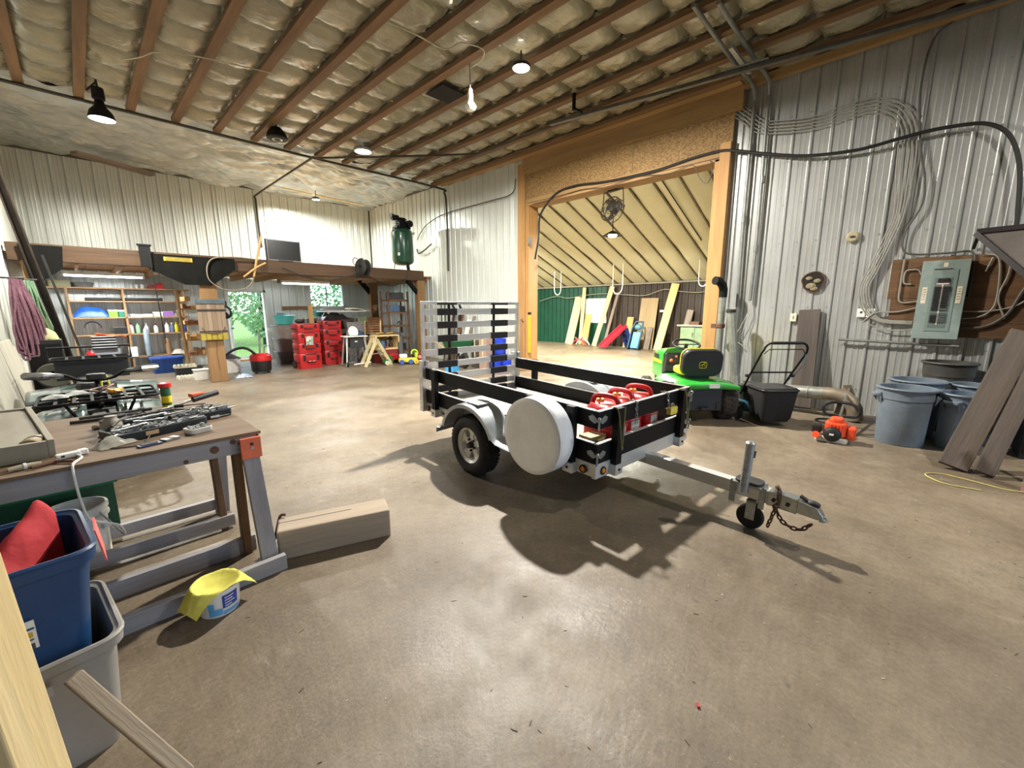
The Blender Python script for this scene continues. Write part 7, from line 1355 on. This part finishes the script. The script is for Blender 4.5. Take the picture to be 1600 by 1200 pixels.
# fan on the header
fn = thing('wall_fan', 'dark caged fan hanging from the header of the opening', 'fan', (7.70, 4.62, 3.42), R(170)); FM = plain('fan_dark', '#2a2621', .5)
def fx(p): return Matrix.Rotation(R(-14), 3, 'Y') @ Vector(p)
for rr2 in (.235, .17, .10): obj('cage_ring', MB().tube([fx((.07, rr2*math.cos(a), rr2*math.sin(a))) for a in [2*math.pi*k/36 for k in range(36)]], .006 if rr2 < .2 else .011, 5, closed=True), FM, fn, smooth=True)
obj('cage_ring', MB().tube([fx((-.05, .235*math.cos(a), .235*math.sin(a))) for a in [2*math.pi*k/36 for k in range(36)]], .008, 5, closed=True), FM, fn, smooth=True)
for k in range(18): a = 2*math.pi*k/18; obj('cage_wire', MB().tube([fx((.075, .05*math.cos(a), .05*math.sin(a))), fx((.07, .235*math.cos(a), .235*math.sin(a))), fx((-.05, .235*math.cos(a), .235*math.sin(a)))], .003, 4), FM, fn)
for k in range(3):
    a = 2*math.pi*k/3+.4; m = MB().grid(6, 5, lambda u, v: fx(((u-.5)*.05*(1-v*.3), *(Vector((math.cos(a+(u-.5)*1.1), math.sin(a+(u-.5)*1.1)))*(.04+.17*v*(1-.25*(2*u-1)**2))))))
    o = obj('blade', m, FM, fn, smooth=80); o.modifiers.new('thick', 'SOLIDIFY').thickness = .006
obj('motor', MB().lathe([(0, -.10), (.06, -.09), (.065, .0), (.05, .06), (0, .07)], 18, (0, 0, 0), Matrix.Rotation(R(76), 3, 'Y')), FM, fn, smooth=True)
obj('yoke', MB().tube([(0, .25, .0), (0, .26, .12), (0, .24, .36), (0, -.24, .36), (0, -.26, .12), (0, -.25, 0)], .012, 7), FM, fn, smooth=True); obj('mount', MB().bx(-.04, .04, -.12, .12, .35, .385), FM, fn)
run('fan_wire', 'thin dark wire drooping along the bottom of the header', 'wire', [(7.44, 6.5, 3.80), (7.43, 5.9, 3.82), (7.43, 5.2, 3.86), (7.43, 4.6, 3.80), (7.43, 4.0, 3.86), (7.43, 3.4, 3.78), (7.43, 3.0, 3.84), (7.43, 2.85, 3.6), (7.43, 2.72, 3.5), (7.43, 2.66, 3.66), (7.43, 2.70, 3.84)], .006, DARK, 5)
one('switch_box', MB().bx(-.03, .0, -.05, .05, -.08, .08), CND, 'small grey switch box on the left jamb', 'switch', (7.46, 6.60, 3.02), bevel=.004)
# level tools hung on the left jamb
lv = thing('spirit_level', 'yellow level hanging on the left jamb', 'level', (7.44, 6.60, .45)); obj('bar', MB().bx(-.02, .02, -.035, .035, 0, .95), plain('level_yellow', '#c9a52a', .5), lv, bevel=.004); obj('end_cap', MB().bx(-.022, .022, -.037, .037, .90, .96), BLACK, lv)
hk = thing('hand_hook', 'grey long-handled hook hanging on the left jamb', 'hook', (7.40, 6.85, .35)); obj('shaft', MB().cyl((0, 0, 0), (0, 0, .85), .014), OLDW['z'], hk, smooth=True); obj('hook', MB().tube(arc((0, -.04, .85), .05, 0, 180, 8, (0, 1, 0), (0, 0, 1)), .012, 6), STEEL, hk, smooth=True)
# ================================================================== ALONG THE RIGHT WALL BEHIND THE RAMP
for i, (y, h, ln_, m, l) in enumerate(((9.55, 1.45, .18, OLDW['x'], 'weathered board leaning on the wall behind the ramp'), (9.25, 1.35, .12, BRNW['x'], 'brown board leaning on the wall behind the ramp'), (8.95, 1.2, .16, WHITE, 'white strip leaning on the wall behind the ramp'), (8.75, 1.3, .10, OLDW['x'], 'narrow grey board leaning on the wall behind the ramp'))):
    plank(l, (7.15, y, 0), (7.48, y-.12, h), ln_, .03, m, (-1, 0, .2), 'board', 'boards behind the ramp', 'wood_board')
for i, y in enumerate((9.45, 9.15)):
    t = thing('ski', ['dark ski leaning upright behind the ramp, farther one', 'dark ski leaning upright behind the ramp, nearer one'][i], 'ski', (7.3, y, 0), 0, 'skis behind the ramp'); obj('blade', MB().tube([(0, 0, .0), (.10, 0, .9), (.14, 0, 1.5), (.08, 0, 1.62)], [.03, .045, .045, .03], 6), BLACK, t, smooth=True); obj('binding', MB().box((-.03, 0, .75), (.06, .09, .2)), GALV, t, bevel=.01)
wbw = thing('wheelbarrow', 'green wheeled cart standing behind the ramp', 'cart', (6.72, 8.45, 0), R(-100)); CG = plain('cart_green', '#1f5a3a', .45)
obj('tray', MB().frustum((0, 0, .42), (.5, .4), (.75, .55), .28), CG, wbw, bevel=.01); obj('leg', MB().bar((-.3, -.2, .45), (-.35, -.25, 0), .03, .03), DARK, wbw); obj('leg', MB().bar((-.3, .2, .45), (-.35, .25, 0), .03, .03), DARK, wbw); obj('wheel', MB().lathe([(.1, -.04), (.18, -.04), (.2, 0), (.18, .04), (.1, .04)], 20, (.35, 0, .2), Matrix.Rotation(R(90), 3, 'X')), RUBBER, wbw, smooth=40); obj('handle', MB().cyl((-.2, .22, .45), (-.8, .26, .62), .018), PINE['x'], wbw); obj('handle', MB().cyl((-.2, -.22, .45), (-.8, -.26, .62), .018), PINE['x'], wbw)
BLP = plain('pail_blue', '#1f3fc0', .4)
for i, (x, y, z) in enumerate(((7.05, 7.35, 0), (7.25, 7.18, 0), (7.12, 7.28, .40))): lathe_thing('blue_pail', ['bright blue pail on the floor behind the ramp', 'bright blue pail close to the wall behind the ramp', 'bright blue pail stacked on another behind the ramp'][i], 'pail', (x, y, z), [(0, 0), (.13, 0), (.14, .02), (.15, .36), (.16, .37), (.14, .38), (.13, .03), (0, .03)], BLP, 'blue pails behind the ramp')
carton('storage_box', 'small light blue box on the floor behind the ramp', 'box', (6.1, 7.9, 0), (.26, .22, .22), plain('box_sky', '#3d97d0', .5), R(20), plain('box_sky_lid', '#d7e4ea', .5))
for i, (y, h, c) in enumerate(((8.05, .55, '#4a4038'), (7.75, .62, '#a58a78'))): carton('storage_box', ['dark tall carton behind the ramp', 'pinkish tall carton behind the ramp'][i], 'box', (7.15, y, 0), (.4, .26, h*1.3), plain('carton_%d' % i, c, .7), R(3))
for i, y in enumerate((10.15, 9.98)):
    t = thing('tool_hook', ['hooked tool on the wall above the ramp, farther one', 'hooked tool on the wall above the ramp, nearer one'][i], 'tool', (7.515, y, 1.35), 0, 'hooked tools on the wall'); obj('shaft', MB().cyl((0, 0, -.35), (0, 0, .3), .014), DARK, t, smooth=True); obj('hook', MB().tube(arc((0, .05, .3), .05, 180, 0, 8, (0, 1, 0), (0, 0, 1)), .014, 6), DARK, t, smooth=True)
# ================================================================== SMALL LITTER
rl2 = random.Random(11); lm_ = MB()
for k in range(420):
    x = rl2.uniform(.2, 5.5); y = rl2.uniform(-1.2, 4.5); lm_.cur = k % 2
    if k % 2: lm_.box((x, y, .001), (rl2.uniform(.006, .028), rl2.uniform(.0012, .003), .002), rl2.uniform(0, 3))
    else: lm_.box((x, y, .001), (rl2.uniform(.003, .013), rl2.uniform(.002, .005), .002), rl2.uniform(0, 3))
setp(obj('floor_litter', lm_, [plain('pale_litter', '#b3ab99', .8), plain('dark_straw', '#54483a', .9)]), 'wood chips and straw bits scattered on the floor', 'litter', kind='stuff')
one('red_scrap', MB().box((0, 0, .004), (.018, .010, .008)), plain('scrap_red', '#b82c34', .5), 'tiny red scrap lying in the open foreground floor', 'scrap', (1.45, .42, 0), .6)
